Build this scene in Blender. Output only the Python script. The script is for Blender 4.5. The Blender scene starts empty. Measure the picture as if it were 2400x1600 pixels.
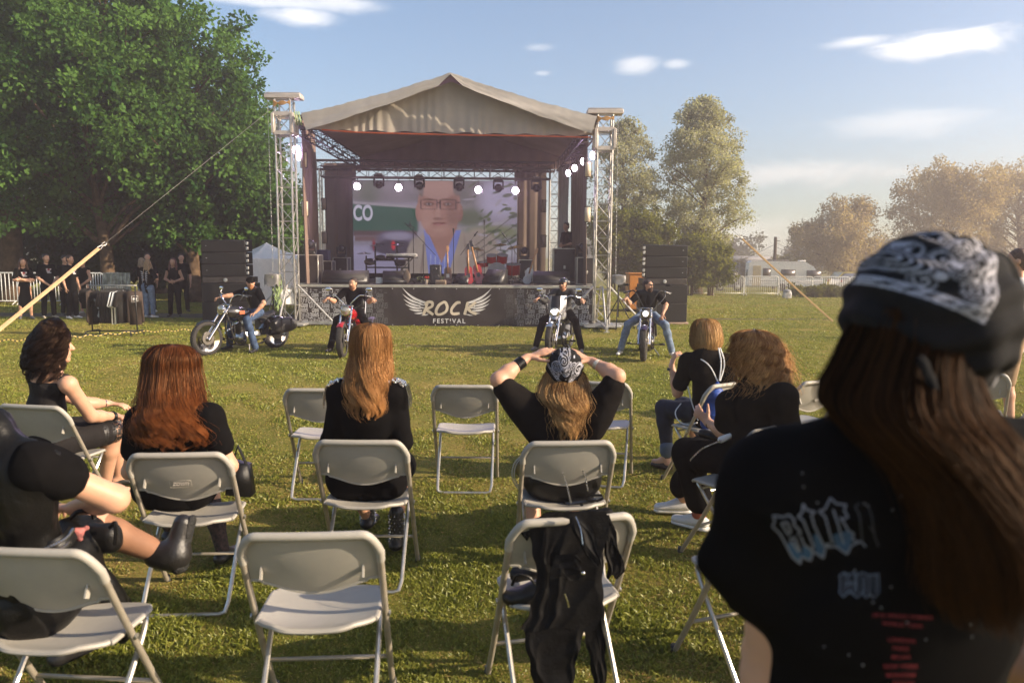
import bpy, math, random
import numpy as np
from mathutils import Vector, Matrix, Quaternion
R = math.radians
C = bpy.context.scene.collection
sc = bpy.context.scene
rng = np.random.default_rng(7)
random.seed(7)
# ------------------------------------------------------------------ camera
CAMH = 1.72; FPX = 1750.0
PITCH = math.atan2(197, FPX)
cam = bpy.data.cameras.new('camera'); camo = bpy.data.objects.new('camera', cam); C.objects.link(camo)
cam.sensor_width = 36.0; cam.lens = 36.0 * FPX / 2400.0
cam.clip_start = 0.05; cam.clip_end = 4000
CR = (Matrix.Rotation(math.pi / 2 - PITCH, 3, 'X') @ Matrix.Rotation(R(0.3), 3, 'Z'))
camo.matrix_world = Matrix.Translation((0, 0, CAMH)) @ CR.to_4x4()
cam.dof.use_dof = True; cam.dof.focus_distance = 10.0; cam.dof.aperture_fstop = 3.6
sc.camera = camo
# ------------------------------------------------------------------ world and sun
SUN_EL, SUN_AZ = R(23), R(103)      # azimuth clockwise from +Y
w = bpy.data.worlds.new('World'); sc.world = w; w.use_nodes = True
nt = w.node_tree; nt.nodes.clear()
def N(t, typ, **kw):
    n = t.nodes.new(typ)
    for k, v in kw.items():
        if k[0] == '_': setattr(n, k[1:], v)
        else: n.inputs[k.replace('__', ' ')].default_value = v
    return n
sky = N(nt, 'ShaderNodeTexSky', _sky_type='NISHITA', _sun_disc=False, _sun_elevation=SUN_EL, _sun_rotation=SUN_AZ,
        _altitude=100, _air_density=1.0, _dust_density=1.0, _ozone_density=2.0)
tc = N(nt, 'ShaderNodeTexCoord')
mp = N(nt, 'ShaderNodeMapping'); mp.inputs['Scale'].default_value = (5.0, 5.0, 17.0)
nz = N(nt, 'ShaderNodeTexNoise', Scale=1.6, Detail=9.0, Roughness=0.66, Distortion=1.0)
L = nt.links.new
L(tc.outputs['Generated'], mp.inputs[0]); L(mp.outputs[0], nz.inputs['Vector']); prev = None
# thin clouds, each with its own heading, width and height in the sky dome
for (cpx, cpy, wx, wz_, st) in ((2200, 105, 130, 26, .8), (2010, 98, 70, 12, .5), (705, 38, 70, 18, .6), (620, 0, 170, 14, .5), (790, 5, 90, 20, .5), (1490, 150, 50, 22, .45), (1585, 150, 30, 11, .35), (1260, 112, 36, 9, .2), (1272, 172, 22, 6, .25), (1890, 405, 190, 34, .45), (2120, 290, 160, 30, .3), (1700, 560, 260, 60, .35), (1100, 520, 700, 60, .2), (-600, 200, 400, 120, .5), (3100, 250, 300, 90, .6)):
    d = (CR @ Vector(((cpx - 1200) / FPX, (800 - cpy) / FPX, -1.0))).normalized()
    sb = N(nt, 'ShaderNodeVectorMath', _operation='SUBTRACT'); sb.inputs[1].default_value = d; L(tc.outputs['Generated'], sb.inputs[0])
    ml = N(nt, 'ShaderNodeVectorMath', _operation='MULTIPLY'); ml.inputs[1].default_value = (FPX / wx, FPX / wx, FPX / wz_); L(sb.outputs[0], ml.inputs[0])
    le = N(nt, 'ShaderNodeVectorMath', _operation='LENGTH'); L(ml.outputs[0], le.inputs[0])
    ad = N(nt, 'ShaderNodeMath', _operation='MULTIPLY_ADD'); ad.inputs[1].default_value = -2.0; L(nz.outputs[0], ad.inputs[0]); L(le.outputs['Value'], ad.inputs[2])
    mr = N(nt, 'ShaderNodeMapRange', _interpolation_type='SMOOTHSTEP'); mr.inputs[1].default_value = .22; mr.inputs[2].default_value = -.85; mr.inputs[3].default_value = 0; mr.inputs[4].default_value = st; L(ad.outputs[0], mr.inputs[0])
    if prev is None: prev = mr.outputs[0]
    else: mxm = N(nt, 'ShaderNodeMath', _operation='MAXIMUM'); L(prev, mxm.inputs[0]); L(mr.outputs[0], mxm.inputs[1]); prev = mxm.outputs[0]
mixc = N(nt, 'ShaderNodeMix', _data_type='RGBA'); mixc.inputs[7].default_value = (8.6, 8.2, 7.8, 1)
bg = N(nt, 'ShaderNodeBackground', Strength=0.102); wo = N(nt, 'ShaderNodeOutputWorld')
L(prev, mixc.inputs[0]); L(sky.outputs[0], mixc.inputs[6]); L(mixc.outputs[2], bg.inputs[0]); L(bg.outputs[0], wo.inputs[0])
sl = bpy.data.lights.new('sun', 'SUN'); sl.energy = 5.0; sl.angle = R(0.5); sl.color = (1.0, 0.83, 0.62)
so = bpy.data.objects.new('sun', sl); C.objects.link(so)
SDIR = Vector((math.sin(SUN_AZ) * math.cos(SUN_EL), math.cos(SUN_AZ) * math.cos(SUN_EL), math.sin(SUN_EL)))
so.rotation_euler = SDIR.to_track_quat('Z', 'Y').to_euler()
sc.view_settings.view_transform = 'Standard'; sc.view_settings.look = 'None'
sc.view_settings.exposure = 1.12; sc.view_settings.gamma = 1.0
sc.cycles.use_denoising = True
sc.cycles.volume_bounces = 0; sc.cycles.max_bounces = 6; sc.cycles.diffuse_bounces = 2; sc.cycles.glossy_bounces = 3
sc.cycles.transparent_max_bounces = 12; sc.cycles.transmission_bounces = 4
sc.cycles.use_adaptive_sampling = True; sc.cycles.adaptive_threshold = 0.02
sc.cycles.sample_clamp_indirect = 6.0
# ------------------------------------------------------------------ pixel helpers (2400 px frame) to find real positions
def ray(px, py):
    return CR @ Vector(((px - 1200) / FPX, (800 - py) / FPX, -1.0))
def at(px, py, Y):
    d = ray(px, py); return Vector((d.x / d.y * Y, Y, CAMH + d.z / d.y * Y))
def gz(x, y):
    s = min(max((x - 3) / 6, 0), 1); s = s * s * (3 - 2 * s)
    return -0.022 * min(max(0.0, y - 24), 60) * s
def gp(px, py, z=0.0):
    d = ray(px, py); t = (z - CAMH) / d.z
    return Vector((d.x * t, d.y * t, z))
# ------------------------------------------------------------------ materials
_m = {}
def mat(name, col, rough=0.6, metal=0.0, var=0.12, scale=9.0, bump=0.0, bscale=60.0, spec=0.5, emit=None, estr=0.0, coat=0.0, attr=None,
        sheen=0.0, aniso=0.0, alpha=None, rvar=0.0):
    if name in _m: return _m[name]
    m = bpy.data.materials.new(name); m.use_nodes = True; t = m.node_tree; b = t.nodes['Principled BSDF']
    if len(col) == 3: col = (*col, 1)
    b.inputs['Base Color'].default_value = col; b.inputs['Roughness'].default_value = rough; b.inputs['Metallic'].default_value = metal
    b.inputs['Specular IOR Level'].default_value = spec; b.inputs['Coat Weight'].default_value = coat
    b.inputs['Sheen Weight'].default_value = sheen; b.inputs['Anisotropic'].default_value = aniso
    co = N(t, 'ShaderNodeTexCoord'); src = None
    if attr:
        at_ = N(t, 'ShaderNodeAttribute', _attribute_name=attr); src = at_.outputs['Color']
        t.links.new(src, b.inputs['Base Color'])
    if var > 0:
        n = N(t, 'ShaderNodeTexNoise', Scale=scale, Detail=5.0, Roughness=0.6); t.links.new(co.outputs['Object'], n.inputs['Vector'])
        h = N(t, 'ShaderNodeMix', _data_type='RGBA', _blend_type='MULTIPLY'); h.inputs[0].default_value = 1.0
        r_ = N(t, 'ShaderNodeMapRange'); r_.inputs[1].default_value = 0.3; r_.inputs[2].default_value = 0.7
        r_.inputs[3].default_value = 1 - var * 1.6; r_.inputs[4].default_value = 1 + var
        t.links.new(n.outputs[0], r_.inputs[0]); t.links.new(r_.outputs[0], h.inputs[7])
        if src: t.links.new(src, h.inputs[6])
        else: h.inputs[6].default_value = col
        t.links.new(h.outputs[2], b.inputs['Base Color'])
        if rvar > 0:
            r2 = N(t, 'ShaderNodeMapRange'); r2.inputs[1].default_value = 0.3; r2.inputs[2].default_value = 0.7
            r2.inputs[3].default_value = max(rough - rvar, .02); r2.inputs[4].default_value = min(rough + rvar, 1)
            t.links.new(n.outputs[0], r2.inputs[0]); t.links.new(r2.outputs[0], b.inputs['Roughness'])
    if bump > 0:
        n2 = N(t, 'ShaderNodeTexNoise', Scale=bscale, Detail=6.0, Roughness=0.65); t.links.new(co.outputs['Object'], n2.inputs['Vector'])
        bu = N(t, 'ShaderNodeBump', Strength=bump, Distance=0.02); t.links.new(n2.outputs[0], bu.inputs['Height']); t.links.new(bu.outputs[0], b.inputs['Normal'])
    if emit:
        b.inputs['Emission Color'].default_value = (*emit, 1); b.inputs['Emission Strength'].default_value = estr
    m.diffuse_color = col; _m[name] = m; return m
# ------------------------------------------------------------------ object helpers
def tag(o, label=None, cat=None, group=None, kind=None):
    if label: o['label'] = label
    if cat: o['category'] = cat
    if group: o['group'] = group
    if kind: o['kind'] = kind
    return o
def thing(name, label, cat, loc=(0, 0, 0), rz=0.0, group=None):
    o = bpy.data.objects.new(name, None); C.objects.link(o); o.location = loc; o.rotation_euler = (0, 0, rz)
    o.empty_display_size = 0.2
    return tag(o, label, cat, group)
def link(name, me, m, parent=None, smooth=True, world=False):
    o = bpy.data.objects.new(name, me); C.objects.link(o)
    if m is not None: me.materials.append(m)
    if smooth: me.polygons.foreach_set('use_smooth', np.ones(len(me.polygons), bool))
    if parent is not None:
        o.parent = parent
        if world: # vertices were given in world space: bring them into the parent's frame
            p = parent; M_ = Matrix.Identity(4)
            while p is not None:
                M_ = Matrix.LocRotScale(p.location, p.rotation_euler, p.scale) @ M_; p = p.parent
            me.transform(M_.inverted())
    return o
def dup(root, loc, rz, label=None, group=None):
    r = root.copy(); C.objects.link(r); r.location = loc; r.rotation_euler = (0, 0, rz)
    if label: r['label'] = label
    if group: r['group'] = group
    for ch in list(root.children):
        c = ch.copy(); C.objects.link(c); c.parent = r
        for g in ch.children:
            d = g.copy(); C.objects.link(d); d.parent = c
    return r
def npmesh(name, V, Fq, cols=None):
    me = bpy.data.meshes.new(name); V = np.asarray(V, np.float32); Fq = np.asarray(Fq, np.int32); k = Fq.shape[1]
    me.vertices.add(len(V)); me.vertices.foreach_set('co', V.ravel())
    me.loops.add(Fq.size); me.loops.foreach_set('vertex_index', Fq.ravel())
    me.polygons.add(len(Fq)); me.polygons.foreach_set('loop_start', np.arange(0, Fq.size, k, dtype=np.int32))
    me.update(calc_edges=True)
    if cols is not None:
        ca = me.color_attributes.new('Col', 'FLOAT_COLOR', 'POINT'); cc = np.ones((len(V), 4), np.float32); cc[:, :3] = cols
        ca.data.foreach_set('color', cc.ravel())
    return me
class MB:
    """collects simple shapes, then builds one mesh"""
    def __init__(s): s.v = []; s.f = []; s.sharp = False
    def add(s, vs, fs, M_=None):
        b = len(s.v)
        for v in vs:
            v = Vector(v); s.v.append(M_ @ v if M_ is not None else v)
        s.f += [tuple(b + i for i in f) for f in fs]; return s
    def box(s, c, d, rot=None, bev=0.0):
        x, y, z = d[0] / 2, d[1] / 2, d[2] / 2
        Mx = Matrix.Translation(c) @ (rot.to_4x4() if rot is not None else Matrix.Identity(4))
        if bev <= 0:
            vs = [(sx * x, sy * y, sz * z) for sx in (-1, 1) for sy in (-1, 1) for sz in (-1, 1)]
            fs = [(0, 1, 3, 2), (4, 6, 7, 5), (0, 4, 5, 1), (2, 3, 7, 6), (0, 2, 6, 4), (1, 5, 7, 3)]
            return s.add(vs, fs, Mx)
        b = min(bev, x * .99, y * .99, z * .99)
        vs = []; idx = {}
        for sx in (-1, 1):
            for sy in (-1, 1):
                for sz in (-1, 1):
                    for k, a in enumerate(((x, y - b, z - b), (x - b, y, z - b), (x - b, y - b, z))):
                        idx[sx, sy, sz, k] = len(vs); vs.append((sx * a[0], sy * a[1], sz * a[2]))
        fs = []
        for k in range(3):
            for sg in (-1, 1):
                q = []
                for (p, r) in ((-1, -1), (1, -1), (1, 1), (-1, 1)):
                    t_ = [p, r]; t_.insert(k, sg); q.append(idx[t_[0], t_[1], t_[2], k])
                fs.append(tuple(q if (sg > 0) == (k != 1) else q[::-1]))
        for ax in range(3):
            o1, o2 = [i for i in range(3) if i != ax]
            for p in (-1, 1):
                for r in (-1, 1):
                    def g(sa, k):
                        t_ = [0, 0, 0]; t_[ax] = sa; t_[o1] = p; t_[o2] = r; return idx[t_[0], t_[1], t_[2], k]
                    fs.append((g(-1, o1), g(1, o1), g(1, o2), g(-1, o2)))
        for key in [(a, b_, c_) for a in (-1, 1) for b_ in (-1, 1) for c_ in (-1, 1)]:
            fs.append((idx[(*key, 0)], idx[(*key, 1)], idx[(*key, 2)]))
        return s.add(vs, fs, Mx)
    def tube(s, pts, r, seg=8, closed=False, flat=None, cap=True):
        pts = [Vector(p) for p in pts]; n = len(pts); rs = r if isinstance(r, list) else [r] * n
        u = None; b = len(s.v)
        for i, p in enumerate(pts):
            if closed: t = pts[(i + 1) % n] - pts[i - 1]
            else: t = pts[min(i + 1, n - 1)] - pts[max(i - 1, 0)]
            if t.length < 1e-9: t = Vector((0, 0, 1))
            t.normalize()
            if u is None:
                u = t.orthogonal().normalized() if flat is None else (Vector(flat) - t * t.dot(Vector(flat))).normalized()
            else: u = (u - t * t.dot(u)).normalized()
            w_ = t.cross(u); rr = rs[i]; ra, rb = rr if isinstance(rr, (tuple, list)) else (rr, rr)
            for k in range(seg):
                a = 2 * math.pi * k / seg; s.v.append(p + u * (ra * math.cos(a)) + w_ * (rb * math.sin(a)))
        for i in range(n if closed else n - 1):
            j = (i + 1) % n
            for k in range(seg):
                l = (k + 1) % seg; s.f.append((b + i * seg + k, b + i * seg + l, b + j * seg + l, b + j * seg + k))
        if not closed and cap:
            s.f.append(tuple(b + k for k in range(seg))[::-1]); s.f.append(tuple(b + (n - 1) * seg + k for k in range(seg)))
        return s
    def cyl(s, a, b, r1, r2=None, seg=16): return s.tube([a, b], [r1, r1 if r2 is None else r2], seg)
    def lathe(s, prof, c=(0, 0, 0), ax=(0, 0, 1), seg=24):
        q = Vector((0, 0, 1)).rotation_difference(Vector(ax)).to_matrix().to_4x4(); Mx = Matrix.Translation(c) @ q
        vs = []; fs = []; n = len(prof)
        for (r, z) in prof:
            for k in range(seg):
                a = 2 * math.pi * k / seg; vs.append((r * math.cos(a), r * math.sin(a), z))
        for i in range(n - 1):
            for k in range(seg):
                l = (k + 1) % seg; fs.append((i * seg + k, i * seg + l, (i + 1) * seg + l, (i + 1) * seg + k))
        if prof[0][0] > 1e-5: fs.append(tuple(range(seg))[::-1])
        if prof[-1][0] > 1e-5: fs.append(tuple((n - 1) * seg + k for k in range(seg)))
        return s.add(vs, fs, Mx)
    def ell(s, c, r, rot=None, nu=16, nv=10):
        Mx = Matrix.Translation(c) @ (rot.to_4x4() if rot is not None else Matrix.Identity(4))
        vs = [(0, 0, r[2])]; fs = []
        for i in range(1, nv):
            t = math.pi * i / nv
            for k in range(nu):
                a = 2 * math.pi * k / nu; vs.append((r[0] * math.sin(t) * math.cos(a), r[1] * math.sin(t) * math.sin(a), r[2] * math.cos(t)))
        vs.append((0, 0, -r[2]))
        for k in range(nu):
            l = (k + 1) % nu; fs.append((0, 1 + k, 1 + l)); fs.append((len(vs) - 1, 1 + (nv - 2) * nu + l, 1 + (nv - 2) * nu + k))
        for i in range(nv - 2):
            for k in range(nu):
                l = (k + 1) % nu; fs.append((1 + i * nu + k, 1 + (i + 1) * nu + k, 1 + (i + 1) * nu + l, 1 + i * nu + l))
        return s.add(vs, fs, Mx)
    def prism(s, poly, z0, z1, M_=None):
        n = len(poly); vs = [(x, y, z0) for x, y in poly] + [(x, y, z1) for x, y in poly]
        fs = [tuple(range(n))[::-1], tuple(range(n, 2 * n))] + [(i, (i + 1) % n, n + (i + 1) % n, n + i) for i in range(n)]
        return s.add(vs, fs, M_)
    def grid(s, P):   # P[i][j] points
        b = len(s.v); n = len(P); m = len(P[0])
        for row in P:
            for p in row: s.v.append(Vector(p))
        for i in range(n - 1):
            for j in range(m - 1): s.f.append((b + i * m + j, b + i * m + j + 1, b + (i + 1) * m + j + 1, b + (i + 1) * m + j))
        return s
    def build(s, name, m, parent=None, smooth=True, world=False, auto=True):
        me = bpy.data.meshes.new(name); me.from_pydata([tuple(v) for v in s.v], [], s.f)
        import bmesh
        bm = bmesh.new(); bm.from_mesh(me); bmesh.ops.recalc_face_normals(bm, faces=bm.faces)
        if smooth and auto:
            for e in bm.edges:
                if len(e.link_faces) == 2 and e.calc_face_angle(0) > R(38): e.smooth = False
        bm.to_mesh(me); bm.free()
        return link(name, me, m, parent, smooth, world)
def one(mb, name, m, label, cat, group=None, kind=None, **k):
    o = mb.build(name, m, **k); return tag(o, label, cat, group, kind)
def RZ(a): return Matrix.Rotation(a, 3, 'Z')
def RX(a): return Matrix.Rotation(a, 3, 'X')
def RY(a): return Matrix.Rotation(a, 3, 'Y')
def smooth_path(pts, n=8):
    """Catmull-Rom through the points"""
    P = [Vector(p) for p in pts]; P = [2 * P[0] - P[1]] + P + [2 * P[-1] - P[-2]]; out = []
    for i in range(1, len(P) - 2):
        for k in range(n):
            t = k / n; a, b, c, d = P[i - 1], P[i], P[i + 1], P[i + 2]
            out.append(0.5 * ((2 * b) + (c - a) * t + (2 * a - 5 * b + 4 * c - d) * t * t + (3 * b - a - 3 * c + d) * t ** 3))
    out.append(P[-2]); return out
# ================================================================== GROUND
def ground():
    ys = np.concatenate([np.linspace(-12, 60, 73), np.array([70, 84, 100, 140, 200, 320, 520, 900, 1500, 2600])])
    xs = np.concatenate([-np.geomspace(2600, 32, 14), np.linspace(-30, 40, 71), np.geomspace(42, 2600, 14)])
    P = [[(x, y, gz(x, y)) for x in xs] for y in ys]
    m = bpy.data.materials.new('grass ground'); m.use_nodes = True; t = m.node_tree; b = t.nodes['Principled BSDF']
    b.inputs['Roughness'].default_value = 0.95; b.inputs['Specular IOR Level'].default_value = 0.1
    co = N(t, 'ShaderNodeTexCoord')
    n1 = N(t, 'ShaderNodeTexNoise', Scale=0.7, Detail=5.0, Roughness=0.6); n2 = N(t, 'ShaderNodeTexNoise', Scale=14.0, Detail=6.0, Roughness=0.75)
    n3 = N(t, 'ShaderNodeTexNoise', Scale=90.0, Detail=4.0, Roughness=0.7)
    for n in (n1, n2, n3): t.links.new(co.outputs['Object'], n.inputs['Vector'])
    r1 = N(t, 'ShaderNodeValToRGB'); e = r1.color_ramp.elements
    e[0].position = 0.34; e[0].color = (0.14, 0.15, 0.025, 1); e[1].position = 0.66; e[1].color = (0.32, 0.25, 0.07, 1)
    r1.color_ramp.elements.new(0.5).color = (0.22, 0.21, 0.04, 1)
    mx = N(t, 'ShaderNodeMix', _data_type='RGBA', _blend_type='MIX'); mx.inputs[7].default_value = (0.16, 0.12, 0.05, 1)
    r2 = N(t, 'ShaderNodeMapRange'); r2.inputs[1].default_value = 0.52; r2.inputs[2].default_value = 0.72; r2.inputs[4].default_value = 0.6
    ad = N(t, 'ShaderNodeMath', _operation='MULTIPLY_ADD'); ad.inputs[1].default_value = 0.35; ad.inputs[2].default_value = -0.175
    ad2 = N(t, 'ShaderNodeMath', _operation='ADD')
    t.links.new(n2.outputs[0], ad.inputs[0]); t.links.new(ad.outputs[0], ad2.inputs[0]); t.links.new(n1.outputs[0], ad2.inputs[1]); t.links.new(ad2.outputs[0], r1.inputs[0])
    t.links.new(n2.outputs[0], r2.inputs[0]); t.links.new(r2.outputs[0], mx.inputs[0]); t.links.new(r1.outputs[0], mx.inputs[6])
    t.links.new(mx.outputs[2], b.inputs['Base Color'])
    bu = N(t, 'ShaderNodeBump', Strength=0.9, Distance=0.03); t.links.new(n3.outputs[0], bu.inputs['Height']); t.links.new(bu.outputs[0], b.inputs['Normal'])
    tag(MB().grid(P).build('ground', m, auto=False), kind='structure')
ground()
def strip(name, pts, wd, m, z=0.006):
    P = []
    for i, p in enumerate(pts):
        a = Vector(pts[max(i - 1, 0)]); c = Vector(pts[min(i + 1, len(pts) - 1)]); d = (c - a).normalized(); nrm = Vector((-d.y, d.x))
        row = []
        for s in np.linspace(-1, 1, 9):
            j = 1 + (0.10 * math.sin(i * 1.7 + 3 * abs(s)) if abs(s) == 1 else 0)
            q = Vector(p) + nrm * (wd / 2 * s * j); row.append((q.x, q.y, gz(q.x, q.y) + z))
        P.append(row)
    tag(MB().grid(P).build(name, m, auto=False), kind='structure')
dirt = mat('trodden dirt', (0.15, 0.125, 0.09), 0.95, var=0.3, scale=3, bump=0.5, bscale=40, spec=.1)
strip('path', [(-60 + 2.0 * i, 21.3 + 0.25 * math.sin(i * 0.35)) for i in range(28)], 1.5, dirt)
strip('path', [(5.6 + 1.5 * i, 21.2 + 0.12 * math.sin(i * 0.6) + i * .02) for i in range(26)], 0.34, dirt)
# short turf: single blades, dense near the camera and coarser far away
def grass():
    n = 1000000
    u = rng.random(n); y0, y1 = 1.15, 46.0
    y = y0 * (y1 / y0) ** u
    x = (rng.random(n) * 2 - 1) * (y * 0.80 + 0.6)
    keep = ~((y > 18.72) & (x > -5.5) & (x < 2.1))
    keep &= ~((abs(y - 21.3) < .7) & (x < -6))
    x, y = x[keep], y[keep]; n = len(x)
    def noise(px, py, s, seed):
        r_ = np.random.default_rng(seed); out = np.zeros_like(px)
        for k in range(7):
            a = r_.random() * 6.283; f = s * (0.6 + 1.2 * r_.random()); out += np.sin((px * np.cos(a) + py * np.sin(a)) * f + r_.random() * 6.28 + 1.3 * np.sin(px * f * .37 + k) )
        return out / 7 * 1.6
    big = noise(x, y, 1.1, 1); mid = noise(x, y, 4.5, 2); fine = noise(x, y, 17, 3)
    gr = 0.14 + 0.52 * big + 0.33 * mid + 0.25 * fine + rng.normal(0, 0.28, n)      # > 0: green, < 0: dry
    dist = np.maximum(y, 1.2)
    tuft = np.clip(0.62 + 0.34 * mid + 0.30 * fine, 0.22, 1.4)
    h = (0.015 + 0.018 * rng.random(n)) * tuft * (0.8 + 0.25 * (gr > .2)) * (1 + 0.015 * dist)
    wd = 0.0013 + 0.00068 * dist * (0.7 + 0.6 * rng.random(n))
    a = rng.random(n) * 6.283; lean = (0.25 + 1.1 * rng.random(n)) * h
    la = rng.random(n) * 6.283
    dry = gr < 0.05; h[dry] *= 0.55; lean[dry] *= 1.9
    z = np.array([gz(p, q) for p, q in zip(x, y)]) if False else np.where(y > 24, -0.022 * np.maximum(0, y - 24) * (lambda s: s * s * (3 - 2 * s))(np.clip((x - 3) / 6, 0, 1)), 0)
    base = np.stack([x, y, z], 1)
    wv = np.stack([np.cos(a) * wd, np.sin(a) * wd, np.zeros(n)], 1)
    tip = base + np.stack([np.cos(la) * lean, np.sin(la) * lean, h], 1)
    midp = base + np.stack([np.cos(la) * lean * .35, np.sin(la) * lean * .35, h * .62], 1)
    V = np.stack([base - wv, base + wv, midp + wv * .75, tip], 1).reshape(-1, 3)
    F_ = np.arange(4 * n).reshape(-1, 4)
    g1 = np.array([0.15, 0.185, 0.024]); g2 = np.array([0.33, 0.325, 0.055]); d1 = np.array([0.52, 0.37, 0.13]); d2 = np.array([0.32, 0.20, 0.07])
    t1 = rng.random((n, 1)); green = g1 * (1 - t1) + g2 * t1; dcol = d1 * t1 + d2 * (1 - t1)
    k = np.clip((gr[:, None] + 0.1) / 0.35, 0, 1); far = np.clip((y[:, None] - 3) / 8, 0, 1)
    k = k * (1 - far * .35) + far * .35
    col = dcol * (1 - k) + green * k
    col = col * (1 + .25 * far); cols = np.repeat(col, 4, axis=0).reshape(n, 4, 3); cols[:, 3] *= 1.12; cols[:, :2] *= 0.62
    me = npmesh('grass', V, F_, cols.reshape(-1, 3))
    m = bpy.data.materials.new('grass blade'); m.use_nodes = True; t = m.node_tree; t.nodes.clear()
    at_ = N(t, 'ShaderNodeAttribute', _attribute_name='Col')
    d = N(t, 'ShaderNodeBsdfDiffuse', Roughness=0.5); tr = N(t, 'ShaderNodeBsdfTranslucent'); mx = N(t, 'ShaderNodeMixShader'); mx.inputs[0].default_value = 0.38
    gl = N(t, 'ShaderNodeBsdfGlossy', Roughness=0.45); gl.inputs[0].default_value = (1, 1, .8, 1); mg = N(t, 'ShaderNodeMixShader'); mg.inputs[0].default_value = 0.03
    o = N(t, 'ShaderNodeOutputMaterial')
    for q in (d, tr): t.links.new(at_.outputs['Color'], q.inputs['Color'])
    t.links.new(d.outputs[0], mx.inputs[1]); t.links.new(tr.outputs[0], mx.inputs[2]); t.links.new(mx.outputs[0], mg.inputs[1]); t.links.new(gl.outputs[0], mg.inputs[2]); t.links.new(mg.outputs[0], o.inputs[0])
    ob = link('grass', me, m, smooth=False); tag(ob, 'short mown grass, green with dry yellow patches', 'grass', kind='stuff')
grass()
# ================================================================== STAGE
alu = mat('aluminium', (0.50, 0.47, 0.43), 0.36, 0.9, var=0.15, scale=12, rvar=.1)
steel = mat('galvanised steel', (0.50, 0.49, 0.47), 0.5, 0.7, var=0.2, scale=8)
blackm = mat('black paint', (0.018, 0.017, 0.017), 0.55, var=0.25, scale=15, spec=.3)
blackp = mat('black plastic', (0.022, 0.022, 0.023), 0.42, var=0.2, scale=22)
cable = mat('black cable', (0.012, 0.012, 0.012), 0.6, var=0)
greyf = mat('grey tarpaulin', (0.34, 0.315, 0.285), 0.72, var=0.10, scale=1.2, bump=0.25, bscale=6, spec=.2)
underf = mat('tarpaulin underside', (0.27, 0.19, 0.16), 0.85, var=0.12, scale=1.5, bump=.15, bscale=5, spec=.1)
YF = 18.7; YB = 24.9
XL = at(697, 668, YF).x; XR = at(1394, 668, YF).x; ZD = at(1050, 668, YF).z
def truss_mb(mb, a, b, wd, r=0.025, br=0.011, bay=0.42, side=None):
    a, b = Vector(a), Vector(b); d = (b - a); Ln = d.length; d.normalize()
    u = Vector(side) if side is not None else (Vector((1, 0, 0)) if abs(d.z) > .7 else Vector((0, 0, 1)))
    u = (u - d * u.dot(d)).normalized(); v = d.cross(u); h = wd / 2
    cs = [u * h + v * h, u * h - v * h, -u * h - v * h, -u * h + v * h]
    for c in cs: mb.tube([a + c, b + c], r, 8)
    n = max(2, round(Ln / bay)); 
    for i in range(n):
        p, q = a + d * (Ln * i / n), a + d * (Ln * (i + 1) / n)
        for k in range(4):
            c1, c2 = cs[k], cs[(k + 1) % 4]
            mb.tube([p + c1, q + c2] if (i + k) % 2 else [p + c2, q + c1], br, 5, cap=False)
            mb.tube([p + c1, p + c2], br, 5, cap=False)
    for k in range(4): mb.tube([b + cs[k], b + cs[(k + 1) % 4]], br, 5, cap=False)
    return mb
def stage():
    t = thing('stage', 'low festival stage platform with grey edge trim under the tarpaulin roof', 'stage', ((XL + XR) / 2, YF, 0))
    MB().box(((XL + XR) / 2, (YF + YB) / 2 + .05, ZD - 0.09), (XR - XL, YB - YF, 0.16), bev=.004).build('deck', mat('stage deck', (0.045, 0.038, 0.035), .75, var=.3, scale=3), t, world=True)
    MB().box(((XL + XR) / 2, YF - 0.02, ZD - 0.03), (XR - XL + .04, 0.05, 0.07), bev=.006).build('edge_trim', mat('edge trim', (0.42, 0.40, 0.34), .5, .3), t, world=True)
    lg = MB()
    for ix in range(5):
        for yy in (YF + .25, (YF + YB) / 2, YB - .2):
            xx = XL + .2 + (XR - XL - .4) * ix / 4; lg.tube([(xx, yy, 0), (xx, yy, ZD - .17)], .04, 8)
    lg.build('substructure', steel, t, world=True)
    MB().box((XL - 0.012, (YF + YB) / 2, (ZD - .2) / 2), (.01, YB - YF, ZD - .22)).build('side_skirt', blackm, t, world=True)
stage()
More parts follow.
